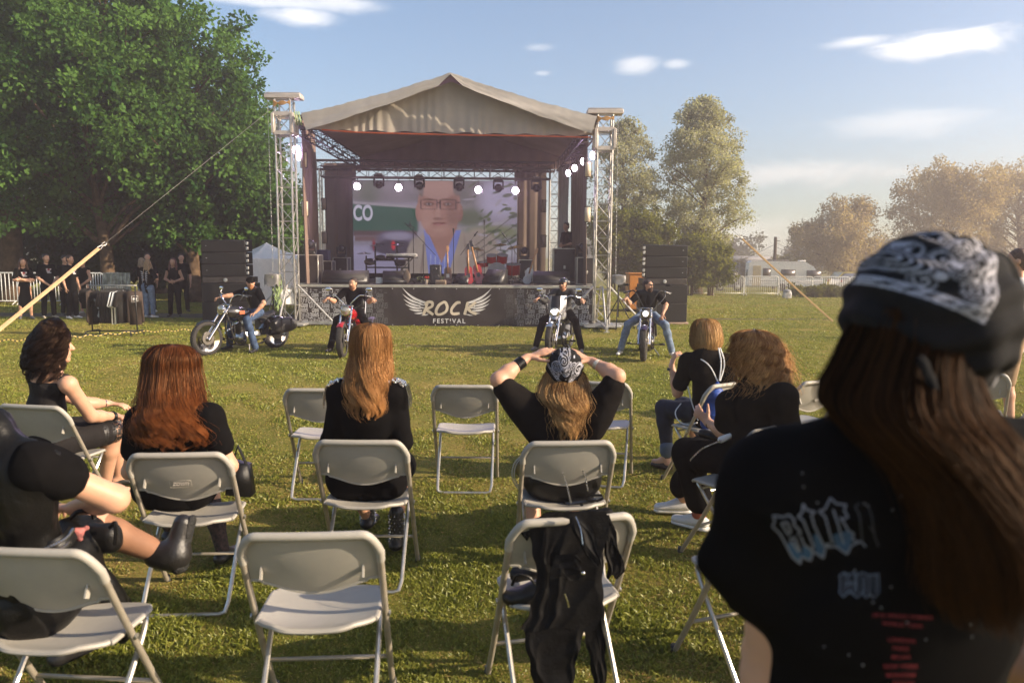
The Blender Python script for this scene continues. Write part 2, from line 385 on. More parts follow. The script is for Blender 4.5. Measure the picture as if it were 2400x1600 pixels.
def banner():
    y = YF - 0.055
    t = thing('stage_banner', 'black stage skirt banner with winged ROCK FESTIVAL lettering and maze pattern', 'banner', ((XL + XR) / 2, y, 0))
    m = mat('banner vinyl', (0.030, 0.024, 0.022), 0.55, var=0.15, scale=2.5, bump=.12, bscale=5, spec=.4)
    nx, nz_ = 90, 8; z1 = ZD - 0.065; z0 = 0.0; P = []
    def yy(x, z): return y - 0.010 - 0.010 * math.sin(x * 3.1) * (1 - (z / z1) ** 2) - 0.006 * math.sin(x * 7.3 + z * 5)
    for j in range(nz_ + 1):
        z = z0 + (z1 - z0) * j / nz_; P.append([(XL + .02 + (XR - XL - .04) * i / nx, yy(XL + (XR - XL) * i / nx, z), z) for i in range(nx + 1)])
    MB().grid(P).build('sheet', m, t, world=True)
    def bp(cx, cy):
        p = at(800 + cx / 4.704, 640 + cy / 4.704, y); return (p.x, p.z)
    white = mat('banner white', (0.62, 0.60, 0.58), .6, var=.05); gold = mat('banner sand', (0.58, 0.50, 0.38), .6, var=.05)
    def poly(mb, pts, off):
        # strip fan: list of (left,right) world pairs
        rows = [[(p[0], yy(p[0], p[1]) - off, p[1]) for p in pr] for pr in pts]; mb.grid(rows)
    def leaf(mb, tip, root, wd, bend, off=.004):
        a, b = Vector(tip), Vector(root); n = (b - a).normalized(); n = Vector((-n.y, n.x)); prs = []
        for i in range(11):
            s = i / 10; c = a + (b - a) * s + n * bend * math.sin(s * math.pi); w_ = wd * (math.sin(min(s * 1.35, 1) * math.pi / 2)) * (1 - .55 * max(0, s - .6) / .4) * .5
            prs.append((c - n * w_, c + n * w_))
        return prs
    F_ = [((668, 155), (945, 325), 26, 34), ((675, 228), (880, 335), 24, 20), ((682, 282), (872, 362), 24, 17), ((700, 335), (876, 388), 24, 14), ((740, 390), (890, 412), 22, 10),
          ((800, 442), (915, 430), 20, 7), ((872, 465), (960, 452), 13, 4), ((800, 270), (940, 335), 15, 10), ((820, 315), (930, 355), 15, 8), ((848, 362), (925, 386), 15, 6)]
    for sgn in (0, 1):
        wg = MB()
        for tip, root, wd, bend in F_:
            prs = leaf(None, tip, root, wd, bend)
            prs = [(bp(*(p if not sgn else (2 * 1166.5 - p[0], p[1]))), bp(*(q if not sgn else (2 * 1166.5 - q[0], q[1])))) for p, q in prs]
            poly(wg, prs, .004)
        wg.build('wing', white, t, world=True, auto=False)
    def stroke(mb, pts, wd, off=.008):
        P2 = smooth_path([(p[0], p[1], 0) for p in pts], 6); n = len(P2); prs = []
        for i, p in enumerate(P2):
            d = (P2[min(i + 1, n - 1)] - P2[max(i - 1, 0)]); d.z = 0; d.normalize(); nn = Vector((-d.y, d.x, 0)); s = i / (n - 1)
            w_ = wd * (.5 + .06 * math.sin(s * 9)) * (0.82 + .18 * math.sin(math.pi * s)); a, b = p - nn * w_, p + nn * w_; prs.append((bp(a.x, a.y), bp(b.x, b.y)))
        poly(mb, prs, off)
    for nm, sts in (('R', [[(950, 318), (935, 370), (905, 462)], [(915, 345), (960, 318), (1003, 325), (1000, 365), (940, 400), (975, 430), (1015, 458)]]),
                    ('O', [[(1130, 318), (1080, 350), (1047, 410), (1055, 450), (1100, 452), (1155, 420), (1168, 370), (1150, 325), (1120, 318)]]),
                    ('C', [[(1315, 322), (1270, 330), (1222, 385), (1215, 430), (1240, 448), (1305, 442)]]),
                    ('K', [[(1395, 318), (1380, 380), (1358, 458)], [(1482, 318), (1430, 365), (1385, 395)], [(1392, 388), (1430, 425), (1492, 450)]])):
        mb = MB()
        for s_ in sts: stroke(mb, s_, 31)
        mb.build('letter', gold, t, world=True, auto=False)
    cu = bpy.data.curves.new('fest', 'FONT'); cu.body = 'FESTIVAL'; cu.size = 0.155; cu.space_character = 1.34; cu.align_x = 'CENTER'; cu.extrude = 0.001; cu.offset = 0.0035
    o = bpy.data.objects.new('tmp', cu); C.objects.link(o); dg = bpy.context.evaluated_depsgraph_get(); me = bpy.data.meshes.new_from_object(o.evaluated_get(dg)); bpy.data.objects.remove(o)
    p = bp(1188, 549); me.transform(Matrix.Translation((p[0], y - 0.024, p[1])) @ Matrix.Rotation(math.pi / 2, 4, 'X'))
    link('word', me, white, t, smooth=False, world=True)
    # maze pattern left and right of the middle panel
    mb = MB(); cols = []
    x0c, x1c = bp(500, 0)[0], bp(1850, 0)[0]
    def seg(cx, cz, rot, a, b, g):
        s = 0.062; wd = 0.0105
        def T(p): p = (p[0] * s, p[1] * s); return (cx + (p[1] if rot else p[0]), cz + (p[0] if rot else p[1]))
        a, b = T(a), T(b); dx, dz = b[0] - a[0], b[1] - a[1]; l = math.hypot(dx, dz); nx_, nz2 = -dz / l * wd / 2, dx / l * wd / 2
        vs = [(a[0] - nx_, a[1] - nz2), (a[0] + nx_, a[1] + nz2), (b[0] + nx_, b[1] + nz2), (b[0] - nx_, b[1] - nz2)]
        if min(v[1] for v in vs) < 0.01 or max(v[1] for v in vs) > z1 - .02 or min(v[0] for v in vs) < XL + .03 or max(v[0] for v in vs) > XR - .03: return
        mb.add([(v[0], yy(v[0], v[1]) - .004, v[1]) for v in vs], [(0, 1, 2, 3)]); cols.extend([g] * 4)
    G = [((-2.5, -1), (-2.5, 1)), ((-2.5, 1), (-1.3, 1)), ((-1.3, 1), (-1.3, -1)), ((-1.9, .5), (-1.9, -1)), ((-1.9, -1), (-2.5, -1)), ((-.7, -1), (-.7, 1)), ((-.7, 0), (.7, 0)), ((.7, -1), (.7, 1)),
         ((-.2, .5), (-.2, 1)), ((.2, -.5), (.2, -1)), ((-1.3, -1), (-.7, -1)), ((.7, 1), (1.3, 1)), ((1.3, 1), (1.3, -1)), ((1.3, -1), (2.5, -1)), ((2.5, -1), (2.5, 1)), ((1.9, 1), (1.9, -.5)), ((1.9, 1), (2.5, 1))]
    cx = XL + .18; i = 0
    while cx < XR:
        for j in range(7):
            cz = 0.06 + j * 0.19 + (0.07 if i % 2 else 0); r2 = (i + j) % 2 == 0
            if x0c < cx < x1c: continue
            f = min(abs(cx - x0c), abs(cx - x1c)) / 1.1; g = 0.07 + 0.52 * min(1, f)
            for a, b in G: seg(cx + (0.0 if r2 else 0.02), cz, r2, a if not r2 else (a[0] * .6, a[1] * 1.3), b if not r2 else (b[0] * .6, b[1] * 1.3), g)
        cx += 0.27; i += 1
    me = bpy.data.meshes.new('pattern'); me.from_pydata([tuple(v) for v in mb.v], [], mb.f)
    ca = me.color_attributes.new('Col', 'FLOAT_COLOR', 'POINT')
    for k, g in enumerate(cols): ca.data[k].color = (g, g * .98, g * .96, 1)
    link('pattern', me, mat('banner print', (.5, .5, .5), .6, var=0, attr='Col'), t, smooth=False, world=True)
    for k in range(14):
        xx = XL + .25 + k * (XR - XL - .5) / 13
        for zz in (z1 - .025, .03): MB().tube([(xx, y - .03, zz), (xx, y - .012, zz)], .012, 8).build('eyelet', steel, t, world=True)
banner()
def tower(px_top, px_bot, ztop, Yt, lab, front=True):
    xc = (at(px_top, 303, Yt).x + at(px_bot, 751, Yt).x) / 2
    t = thing('truss_tower', lab, 'truss tower', (xc, Yt, 0), 0, 'aluminium truss towers holding the roof')
    z0 = 0.12 if front else ZD + .02
    truss_mb(MB(), (xc, Yt, z0), (xc, Yt, ztop - .1), 0.36 if front else .30, 0.025, 0.010, 0.40).build('truss', alu, t, world=True)
    if not front: return t, xc
    b = MB(); b.box((xc, Yt, ztop - .02), (0.86, 0.36, 0.10), bev=.01); b.box((xc, Yt, ztop + .045), (0.80, 0.30, 0.02))
    for k in range(22): b.tube([(xc - .4 + k * .038, Yt - .17, ztop + .06), (xc - .4 + k * .038, Yt + .17, ztop + .06)], .007, 5)
    b.build('head_beam', mat('cast aluminium', (0.55, 0.48, 0.42), .5, .4, var=.1), t, world=True)
    s = MB(); zz = ztop - .68
    for sx in (-1, 1):
        for sy in (-1, 1): s.box((xc + sx * .225, Yt + sy * .225, zz + .02), (.07, .07, .46), bev=.008)
        for dz in (-.2, .24): s.box((xc + sx * .225, Yt, zz + dz), (.03, .40, .09)); s.box((xc, Yt + sx * .225, zz + dz), (.40, .03, .09))
    s.build('sleeve_block', mat('cast aluminium', (0.55, 0.48, 0.42), .5, .4), t, world=True)
    st = MB(); rr = random.Random(3)
    for k in range(5): st.tube(smooth_path([(xc - .2, Yt - .22, ztop - .12 - .03 * k), (xc, Yt - .235 - .01 * k, ztop - .22 + .02 * k), (xc + .2, Yt - .22, ztop - .13 - .015 * k), (xc + .22, Yt, ztop - .16), (xc - .2, Yt - .05, ztop - .15)], 4), (.012, .02), 6) if False else st.tube(smooth_path([(xc - .2, Yt - .22, ztop - .14 - .035 * k), (xc, Yt - .24, ztop - .24 + .02 * k), (xc + .2, Yt - .22, ztop - .14 - .02 * k)], 5), .014, 6)
    st.build('strap', mat('ochre strap', (0.42, 0.23, 0.08), .8), t, world=True)
    ft = MB(); ft.box((xc, Yt, .07), (.9, .9, .05), bev=.005)
    for sx in (-1, 1): ft.box((xc + sx * .75, Yt, .09), (.9, .07, .07)); ft.box((xc, Yt + sx * .75, .09), (.07, .9, .07))
    for sx in (-1, 1):
        ft.tube([(xc + sx * 1.05, Yt, .12), (xc + sx * .2, Yt - .0, 1.02)], .024, 8)
        ft.tube([(xc, Yt + sx * 1.0, .12), (xc, Yt + sx * .2, 1.02)], .024, 8)
        for a in (0, 1): p = (xc + sx * 1.15, Yt) if a else (xc, Yt + sx * 1.15); ft.tube([(*p, 0), (*p, .3)], .018, 8); ft.box((*p, .01), (.12, .12, .02)); ft.box((*p, .30), (.10, .02, .02))
    ft.build('base_frame', steel, t, world=True)
    return t, xc
ZTL = at(665, 226, 18.4).z; ZTR = at(1418, 262, 18.4).z
tw1, XT1 = tower(669, 680, ZTL, 18.4, 'taller left front truss tower beside the white tent')
tw2, XT2 = tower(1416, 1409, ZTR, 18.4, 'right front truss tower beside the orange generator')
_, XB1 = tower(742, 744, 4.6, 24.3, 'rear truss tower inside the stage behind the left flight cases', False)
_, XB2 = tower(1301, 1296, 4.6, 24.3, 'rear truss tower inside the stage beside the man at the desk', False)
def chain(px, y0, y1, lab, Yc=18.3, link_=False):
    a, b = at(px[0], y0, Yc), at(px[1], y1, Yc); mb = MB(); n = int((a - b).length / .05)
    for i in range(n):
        c = a + (b - a) * ((i + .5) / n); u = Vector((1, 0, 0)) if i % 2 else Vector((0, 1, 0))
        mb.tube([c + Vector((0, 0, .028)) + u * .001, c + u * .012, c - Vector((0, 0, .028)), c - u * .012], .0045, 5, closed=True)
    one(mb, 'hoist_chain', steel, lab, 'chain', 'hoist chains hanging from the tower heads')
chain((627, 640), 232, 640, 'long hoist chain hanging left of the left tower'); chain((640, 641), 232, 330, 'short looped chain close to the top of the left tower')
chain((1449, 1443), 266, 642, 'hoist chain hanging right of the right tower')
def sheetgrid(f, nu, nv):
    return [[f(i / nu, j / nv) for j in range(nv + 1)] for i in range(nu + 1)]
def roof():
    Yf0 = 18.15; xl, xr = at(706, 258, Yf0).x, at(1399, 283, Yf0).x; zl, zr = at(706, 258, Yf0).z, at(1399, 283, Yf0).z
    pk = at(1056, 171, Yf0); zl = (zl + zr) / 2 + .02; zr = zl - .03
    t = thing('stage_roof', 'grey tarpaulin gable roof over the stage with a front flap', 'roof', (pk.x, Yf0, 4.9))
    nf = lambda a, b: 0.012 * math.sin(a * 19 + b * 5 + math.sin(a * 7)) + .006 * math.sin(a * 41 - b * 9)
    def top(u, v):   # u across, v back
        if u < .5: s = u / .5; x = xl + (pk.x - xl) * s; z = zl + (pk.z - zl) * s
        else: s = (1 - u) / .5; x = xr + (pk.x - xr) * s; z = zr + (pk.z - zr) * s
        sag = .05 * math.sin(math.pi * s) ; return (x, Yf0 + v * 7.0, z - sag + nf(u * 2, v * 3) * .6 - .10 * v)
    MB().grid(sheetgrid(top, 60, 24)).build('canopy', greyf, t, world=True, auto=False)
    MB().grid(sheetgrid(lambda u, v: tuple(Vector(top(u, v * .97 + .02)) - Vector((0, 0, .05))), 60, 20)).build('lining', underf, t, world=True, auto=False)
    MB().grid([[tuple(Vector(top(i / 60, 0)) + Vector((0, .0, -.0))) , tuple(Vector(top(i / 60, 0)) + Vector((0, .03, -.05)))] for i in range(61)]).build('hem', greyf, t, world=True)
    # front flap: deeper towards the eaves
    def flap(u, v):
        x, y, z = top(u, 0); s = 1 - abs(u - .5) / .5; d = .19 + .21 * (1 - s)
        d *= min(1, .25 + (1 - s) * 9)
        w_ = nf(u * 1.1, v * 2) * .55 + .03 * math.sin(v * 3 + u * 11); return (x + (.12 if u < .5 else -.12) * v * (1 - s), y - .02 - .06 * v + w_ * v, z - d * v + .006 * math.sin(u * 170) * (1 - v))
    MB().grid(sheetgrid(flap, 140, 10)).build('flap', greyf, t, world=True, auto=False)
    zb = at(705, 304, 18.5).z; zb2 = at(1392, 319, 18.5).z
    def gab(u, v):
        x, y, z = top(u, 0); zz = zb + (zb2 - zb) * u + .02 * math.sin(u * 60) * 1 ; s = 1 - abs(u - .5) / .5; z -= .13
        amp = .010 * min(1, s * 3); y = 18.5 + amp * math.sin(u * 190 + 2 * math.sin(u * 31)) * (.25 + v * .75) + .02 * math.sin(u * 37 + v * 2)
        return (x, y, z + (min(zz, z - .02) - z) * v)
    MB().grid(sheetgrid(gab, 420, 12)).build('gable_curtain', mat('gable cloth', (0.38, 0.34, 0.29), .8, var=.08, scale=2, bump=.2, bscale=18, spec=.15), t, world=True, auto=False)
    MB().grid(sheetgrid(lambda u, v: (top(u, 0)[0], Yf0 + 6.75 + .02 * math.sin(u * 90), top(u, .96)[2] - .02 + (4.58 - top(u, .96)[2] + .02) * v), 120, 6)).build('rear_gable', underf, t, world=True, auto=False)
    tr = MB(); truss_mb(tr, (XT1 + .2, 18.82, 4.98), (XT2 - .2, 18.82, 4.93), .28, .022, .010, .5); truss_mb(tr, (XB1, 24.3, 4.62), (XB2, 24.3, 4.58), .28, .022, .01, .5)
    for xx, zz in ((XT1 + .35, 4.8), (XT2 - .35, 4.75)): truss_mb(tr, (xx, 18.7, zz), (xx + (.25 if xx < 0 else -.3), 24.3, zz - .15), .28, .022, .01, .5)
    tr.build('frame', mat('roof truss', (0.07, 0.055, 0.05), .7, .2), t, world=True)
    ob = MB(); a, b = at(754, 304, 18.42), at(1385, 322, 18.42); m_ = at(1050, 316, 18.42)
    ob.tube(smooth_path([a, at(850, 311, 18.42), m_, at(1200, 318, 18.42), b], 6), (.008, .022), 6); ob.build('orange_webbing', mat('orange webbing', (0.62, 0.12, 0.035), .7), t, world=True)
    gs = MB()
    for k in range(3): gs.tube(smooth_path([at(690 + 5 * k, 262, 18.2), at(694 + 5 * k, 280, 18.1), at(697 + 5 * k, 294, 18.2)], 4), (.02, .006), 6)
    gs.build('green_sling', mat('green sling', (0.22, 0.30, 0.12), .8), t, world=True)
roof()
def cloth_panel(name, lab, p0, p1, z0, z1, m, folds=14, amp=.03, nu=120, bot=0.0):
    p0, p1 = Vector(p0), Vector(p1); d = (p1 - p0).normalized(); nn = Vector((-d.y, d.x, 0))
    def f(u, v):
        a = amp * (math.sin(u * folds * 6.28 + .8 * math.sin(u * 17)) * (.5 + .5 * v) + .4 * math.sin(v * 4 + u * 9))
        q = p0.lerp(p1, u) + nn * a; return (q.x, q.y, z1 + (z0 - z1) * v)
    o = MB().grid(sheetgrid(f, nu, 14)).build(name, m, auto=False); tag(o, lab, 'cloth'); return o
dk = mat('dark scrim', (0.19, 0.135, 0.11), .85, var=.1, scale=1.5, bump=.15, bscale=8, spec=.1)
cloth_panel('backdrop_cloth', 'brown backdrop cloth left of the video screen', (at(762, 500, YB).x, YB, 0), (at(836, 500, YB).x, YB, 0), ZD, 4.75, dk, 3, .02)
cloth_panel('backdrop_cloth', 'sunlit backdrop cloth streaked with shadows right of the video screen', (at(1205, 500, YB).x, YB, 0), (at(1280, 500, YB).x, YB, 0), ZD, 4.7, mat('tan scrim', (0.17, 0.13, 0.105), .85, var=.1, scale=2, spec=.1), 3, .02)
cloth_panel('side_curtain', 'hanging side curtain behind the left front tower', (XT1 + .28, 18.9, 0), (at(738, 500, 22).x, 22.2, 0), ZD, 5.25, dk, 8, .04)
cloth_panel('side_curtain', 'hanging side curtain behind the right front tower', (XT2 - .3, 19.3, 0), (at(1338, 500, 22.5).x, 22.8, 0), ZD, 5.25, mat('tan scrim', (0.24, 0.185, 0.145)), 8, .04)
for px_, lab in ((1322, 'pleated grey sheeting hanging beside the rear right truss'), (726, 'pleated grey sheeting hanging beside the rear left truss')):
    cloth_panel('plastic_sheet', lab, (at(px_ - 12, 500, 23.4).x, 23.6, 0), (at(px_ + 10, 500, 23.4).x, 23.1, 0), ZD + .8 if px_ > 1000 else ZD + .1, 4.55, mat('grey sheeting', (0.42, 0.40, 0.40), .35, var=.1), 5, .035)
# ------------------------------------------------------------------ video screen: a flat picture, one colour per vertex
def sstep(a, b, x): t = np.clip((x - a) / (b - a), 0, 1); return t * t * (3 - 2 * t)
def screen():
    Ys = 23.9; x0, x1 = at(827, 500, Ys).x, at(1212, 500, Ys).x; z1 = at(1020, 424, Ys).z; z0 = at(1020, 641, Ys).z
    t = thing('video_screen', 'large LED video wall showing a man in glasses and a light jacket', 'screen', ((x0 + x1) / 2, Ys, ZD))
    nx, ny = 330, 186; U, Vv = np.meshgrid(np.linspace(0, 1, nx), np.linspace(0, 1, ny)); X = U * 910; Y = Vv * 527   # picture coordinates (x right, y down), in crop pixels from (550,672)
    X = X + 550; Y = Y + 672
    col = np.zeros((ny, nx, 3)) + np.array([.36, .32, .42])
    def put(mask, c):
        nonlocal col; m_ = np.clip(mask, 0, 1)[..., None]; col = col * (1 - m_) + np.array(c) * m_
    def el(cx, cy, rx, ry, soft=.08, rot=0.0):
        c, s = math.cos(rot), math.sin(rot); dx, dy = X - cx, Y - cy; a, b = (dx * c + dy * s) / rx, (-dx * s + dy * c) / ry
        d = np.sqrt(a * a + b * b); return 1 - sstep(1 - soft, 1 + soft, d)
    def band(y0, y1, s=6, x0_=None, x1_=None, sx=6):
        m_ = sstep(y0 - s, y0 + s, Y) * (1 - sstep(y1 - s, y1 + s, Y))
        if x0_ is not None: m_ = m_ * sstep(x0_ - sx, x0_ + sx, X)
        if x1_ is not None: m_ = m_ * (1 - sstep(x1_ - sx, x1_ + sx, X))
        return m_
    put(band(600, 790, 22), (.24, .22, .25)); put(el(640, 730, 90, 60, .6), (.16, .18, .15)); put(el(800, 720, 110, 70, .6), (.27, .24, .28))
    put(band(672, 900, 25, 1120, 1290, 60) * .8, (.17, .17, .16)); put(el(1190, 880, 90, 50, .5), (.12, .15, .10))
    put(el(1370, 760, 120, 110, .5), (.48, .44, .62)); put(band(985, 1199, 12), (.30, .27, .36)); put(el(1330, 960, 170, 40, .5), (.20, .22, .12)); put(el(1400, 1060, 160, 40, .5), (.44, .42, .50))
    lt = 786 + (X - 550) * .065; put(sstep(0, 8, Y - lt) * (1 - sstep(955, 965, Y)) * (1 - sstep(900, 925, X)), (.030, .115, .085))
    put(sstep(0, 5, Y - lt) * (1 - sstep(14, 22, Y - lt)) * (1 - sstep(900, 925, X)), (.40, .36, .42))
    put(band(955, 985, 5, 550, 905) , (.10, .06, .07)); put(band(985, 1015, 8, 560, 700), (.18, .11, .12)); put(band(1040, 1199, 10, 550, 850), (.36, .33, .50))
    put(el(790, 1000, 110, 48, .25), (.14, .12, .20)); put(el(770, 1050, 122, 42, .2), (.055, .045, .075)); put(el(800, 985, 80, 22, .4), (.32, .29, .42)); put(el(772, 1038, 11, 24, .5), (.75, .03, .05)); put(el(664, 1035, 8, 30, .5), (.3, .02, .04))
    # jacket, shirt, neck
    sh = el(1060, 1330, 270, 400, .03); put(sh, (.40, .32, .27)); put(el(1250, 1130, 120, 190, .08), (.37, .30, .26)); put(el(905, 1110, 60, 120, .12), (.38, .31, .27))
    put(el(930, 1150, 7, 150, .6, .12), (.24, .18, .16)); put(el(1180, 1120, 6, 140, .6, -.1), (.25, .19, .17)); put(el(1290, 1130, 8, 90, .6, -.5), (.28, .22, .2))
    tri = (Y > 950) * (X > 942 + (Y - 950) * .10) * (X < 1150 - (Y - 950) * .28); put(tri * 1.0, (.17, .22, .62))
    for k in range(5): put((np.abs(X - (958 + k * 26 - (Y - 1000) * .04)) < 2.2) * tri * (Y > 1090), (.45, .48, .75))
    nk = (Y > 900) * (X > 965 + np.maximum(0, Y - 960) * .42) * (X < 1128 - np.maximum(0, Y - 930) * .42); put(nk * 1.0, (.36, .17, .14)); 
    # head
    put(el(915, 850, 18, 52, .1), (.42, .21, .18)); put(el(1142, 850, 18, 50, .1), (.30, .14, .12))
    put(el(1028, 800, 118, 150, .03), (.42, .22, .185)); put(el(1030, 880, 104, 100, .04), (.41, .21, .18)); put(el(1020, 950, 70, 42, .08), (.40, .20, .17))
    put(el(1020, 715, 100, 62, .15), (.50, .30, .27)); put(el(960, 880, 40, 60, .5), (.50, .28, .24)); put(el(1105, 850, 34, 90, .5), (.28, .14, .12)); put(el(1130, 705, 26, 50, .3), (.20, .17, .17))
    put(el(930, 720, 14, 42, .4), (.22, .18, .18))
    for ex in (972, 1078):
        put(el(ex, 802, 30, 13, .3), (.20, .09, .08)); put(el(ex, 803, 16, 6, .3), (.35, .28, .28)); put(el(ex, 803, 6, 6, .3), (.03, .02, .02)); put(el(ex, 776, 34, 5, .5, .05), (.22, .11, .09))
        w1, h1 = 44, 25; r_ = np.maximum(np.abs(X - ex) / w1, np.abs(Y - 806) / h1); put((np.abs(r_ - 1) < .07) * 1.0, (.05, .03, .04))
    put((np.abs(Y - 795) < 3) * (X > 1014) * (X < 1036) * 1.0, (.05, .03, .04)); put((np.abs(Y - 792 - (X - 1120) * .1) < 3) * (X > 1120) * (X < 1145) * 1.0, (.05, .03, .04))
    put(el(1022, 860, 14, 36, .5), (.50, .29, .25)); put(el(1022, 886, 26, 8, .5), (.25, .11, .10)); put(el(1026, 912, 40, 6, .4), (.20, .06, .06)); put(el(1026, 919, 30, 5, .5), (.42, .17, .16)); put(el(1026, 950, 36, 10, .6), (.44, .24, .2))
    rl = random.Random(5)
    for k in range(58):
        a = rl.random(); cx = 1180 + 270 * rl.random(); cy = 690 + 470 * rl.random()
        if cx - 1180 < (cy - 690) * .35 - 20 and cy < 1000: continue
        put(el(cx, cy, 10 + 24 * rl.random(), 4 + 7 * rl.random(), .25, -0.9 + 1.1 * rl.random()) * .9, (.05 + .05 * a, .09 + .05 * a, .05) if k % 3 else (.42, .38, .45))
    for k in range(4):
        yy_ = 1040 - 60 * k; put((np.abs(Y - (yy_ + (1450 - X) * (.5 + .1 * k))) < 3) * (X > 1230) * 1.0, (.06, .06, .05))
    row = np.arange(ny)[:, None, None]; col = col * (1 - .06 * (row % 3 == 0)) * (1 + .05 * np.sin(row / 7.0))
    col = np.clip(col, 0, 1)
    P = np.stack([x0 + U * (x1 - x0), np.full_like(U, Ys), z1 + Vv * (z0 - z1)], -1).reshape(-1, 3)
    i, j = np.meshgrid(np.arange(ny - 1), np.arange(nx - 1), indexing='ij'); k = (i * nx + j).ravel()
    me = npmesh('picture', P, np.stack([k, k + nx, k + nx + 1, k + 1], 1), col.reshape(-1, 3))
    m = bpy.data.materials.new('led picture'); m.use_nodes = True; tt = m.node_tree; b = tt.nodes['Principled BSDF']; a_ = N(tt, 'ShaderNodeAttribute', _attribute_name='Col')
    b.inputs['Base Color'].default_value = (.02, .02, .02, 1); b.inputs['Roughness'].default_value = .6
    tt.links.new(a_.outputs['Color'], b.inputs['Emission Color']); b.inputs['Emission Strength'].default_value = 0.27
    link('picture', me, m, t, smooth=False, world=True)
    cb = MB().box(((x0 + x1) / 2, Ys + .07, (z0 + z1) / 2), (x1 - x0 + .03, .12, z1 - z0 + .03)); cb.build('cabinet', blackm, t, world=True)
    # lettering on the pictured lorry
    cu = bpy.data.curves.new('co', 'FONT'); cu.body = 'CO'; cu.size = 0.66; cu.extrude = .001; cu.offset = .02
    o = bpy.data.objects.new('tmp', cu); C.objects.link(o); dg = bpy.context.evaluated_depsgraph_get(); me = bpy.data.meshes.new_from_object(o.evaluated_get(dg)); bpy.data.objects.remove(o)
    me.transform(Matrix.Translation((x0 + .01, Ys - .006, z1 + (895 - 672) / 527 * (z0 - z1))) @ Matrix.Rotation(math.pi / 2, 4, 'X') @ Matrix.Scale(.62, 4, (1, 0, 0)))
    link('word', me, mat('pictured lettering', (.02, .02, .02), .6, var=0, emit=(.5, .47, .58), estr=.36), t, smooth=False, world=True)
    for px_ in (907, 960, 1035, 1150):
        p = at(px_, 424, Ys); MB().tube([(p.x, Ys + .05, z1), (p.x, Ys + .05, 4.6)], .012, 6).build('hanger', steel, t, world=True)
    MB().box(((x0 + x1) / 2, Ys + .1, (z0 + ZD) / 2), (x1 - x0 + .3, .03, z0 - ZD - .02)).build('skirt', blackm, t, world=True)
screen()
# ------------------------------------------------------------------ lights
lampw = mat('lamp glow', (.9, .85, .95), .4, var=0, emit=(1.0, .86, 1.0), estr=9.0)
def hexlight(p, lab, aim=(0, -1, -.1), sz=.115):
    t = thing('wash_light', lab, 'stage light', p, 0, 'lit hexagonal wash lights'); ax = Vector(aim).normalized(); q = Vector((0, 0, 1)).rotation_difference(ax).to_matrix()
    c = Vector((0, 0, 0)); body = MB(); body.lathe([(sz * .5, -.16), (sz * .9, -.12), (sz * 1.02, -.02), (sz * 1.02, .0)], c, ax, 6); body.build('housing', blackp, t, smooth=False)
    ln = MB()
    cells = [(0, 0)] + [(math.cos(k * math.pi / 3) * sz * .36, math.sin(k * math.pi / 3) * sz * .36) for k in range(6)] + [(math.cos(k * math.pi / 6) * sz * .70, math.sin(k * math.pi / 6) * sz * .70) for k in range(12)]
    for (a, b) in cells:
        ln.lathe([(sz * .18, .003), (sz * .15, .010), (0, .014)], q @ Vector((a, b, 0)), ax, 6)
    ln.lathe([(sz * .93, 0.001), (sz * .93, .004)], c, ax, 6)
    ln.build('lens', lampw, t, smooth=False)
    if abs(aim[0]) < .1 or p[1] < 21: l_ = bpy.data.lights.new('wash_glow', 'SPOT'); l_.energy = 60; l_.color = (.78, .55, 1.0); l_.shadow_soft_size = .08; l_.spot_size = R(120); l_.spot_blend = 1; lo = bpy.data.objects.new('wash_glow', l_); C.objects.link(lo); lo.parent = t; lo.location = ax * .05; lo.rotation_euler = (-ax).to_track_quat('Z', 'Y').to_euler()
    y_ = MB(); y_.tube([(-sz * 1.15, .06, -.02), (-sz * 1.15, .06, sz * 1.5), (sz * 1.15, .06, sz * 1.5), (sz * 1.15, .06, -.02)], .009, 6); y_.tube([(0, .06, sz * 1.5), (0, .06, sz * 1.5 + .10)], .016, 6); y_.build('yoke', blackm, t)
for px_, py_, w_ in ((837, 437, 'leftmost, over the lorry picture'), (934, 440, 'between two dark moving heads'), (1121, 445, 'over the leafy part of the screen'), (1208, 447, 'at the right edge of the screen')):
    hexlight(at(px_, py_, 21.9), 'glowing hexagonal stage light %s' % w_)
for px_, py_, Y_, w_ in ((1389, 365, 19.4, 'nearest the right tower, highest of four'), (1367, 379, 20.2, 'second from the right tower, half behind a panel light'), (1347, 394, 21.2, 'third from the right tower'), (1332, 406, 22.2, 'lowest and farthest from the right tower')):
    hexlight(at(px_, py_, Y_), 'glowing hexagonal stage light %s' % w_, (-.75, -.7, -.2), .11)
for px_, py_, Y_, w_ in ((695, 350, 19.3, 'highest beside the left tower'), (700, 368, 20.2, 'second beside the left tower, behind the panel light'), (722, 392, 21.2, 'lowest beside the left tower')):
    hexlight(at(px_, py_, Y_), 'glowing hexagonal stage light %s' % w_, (.6, -.8, -.2), .11)
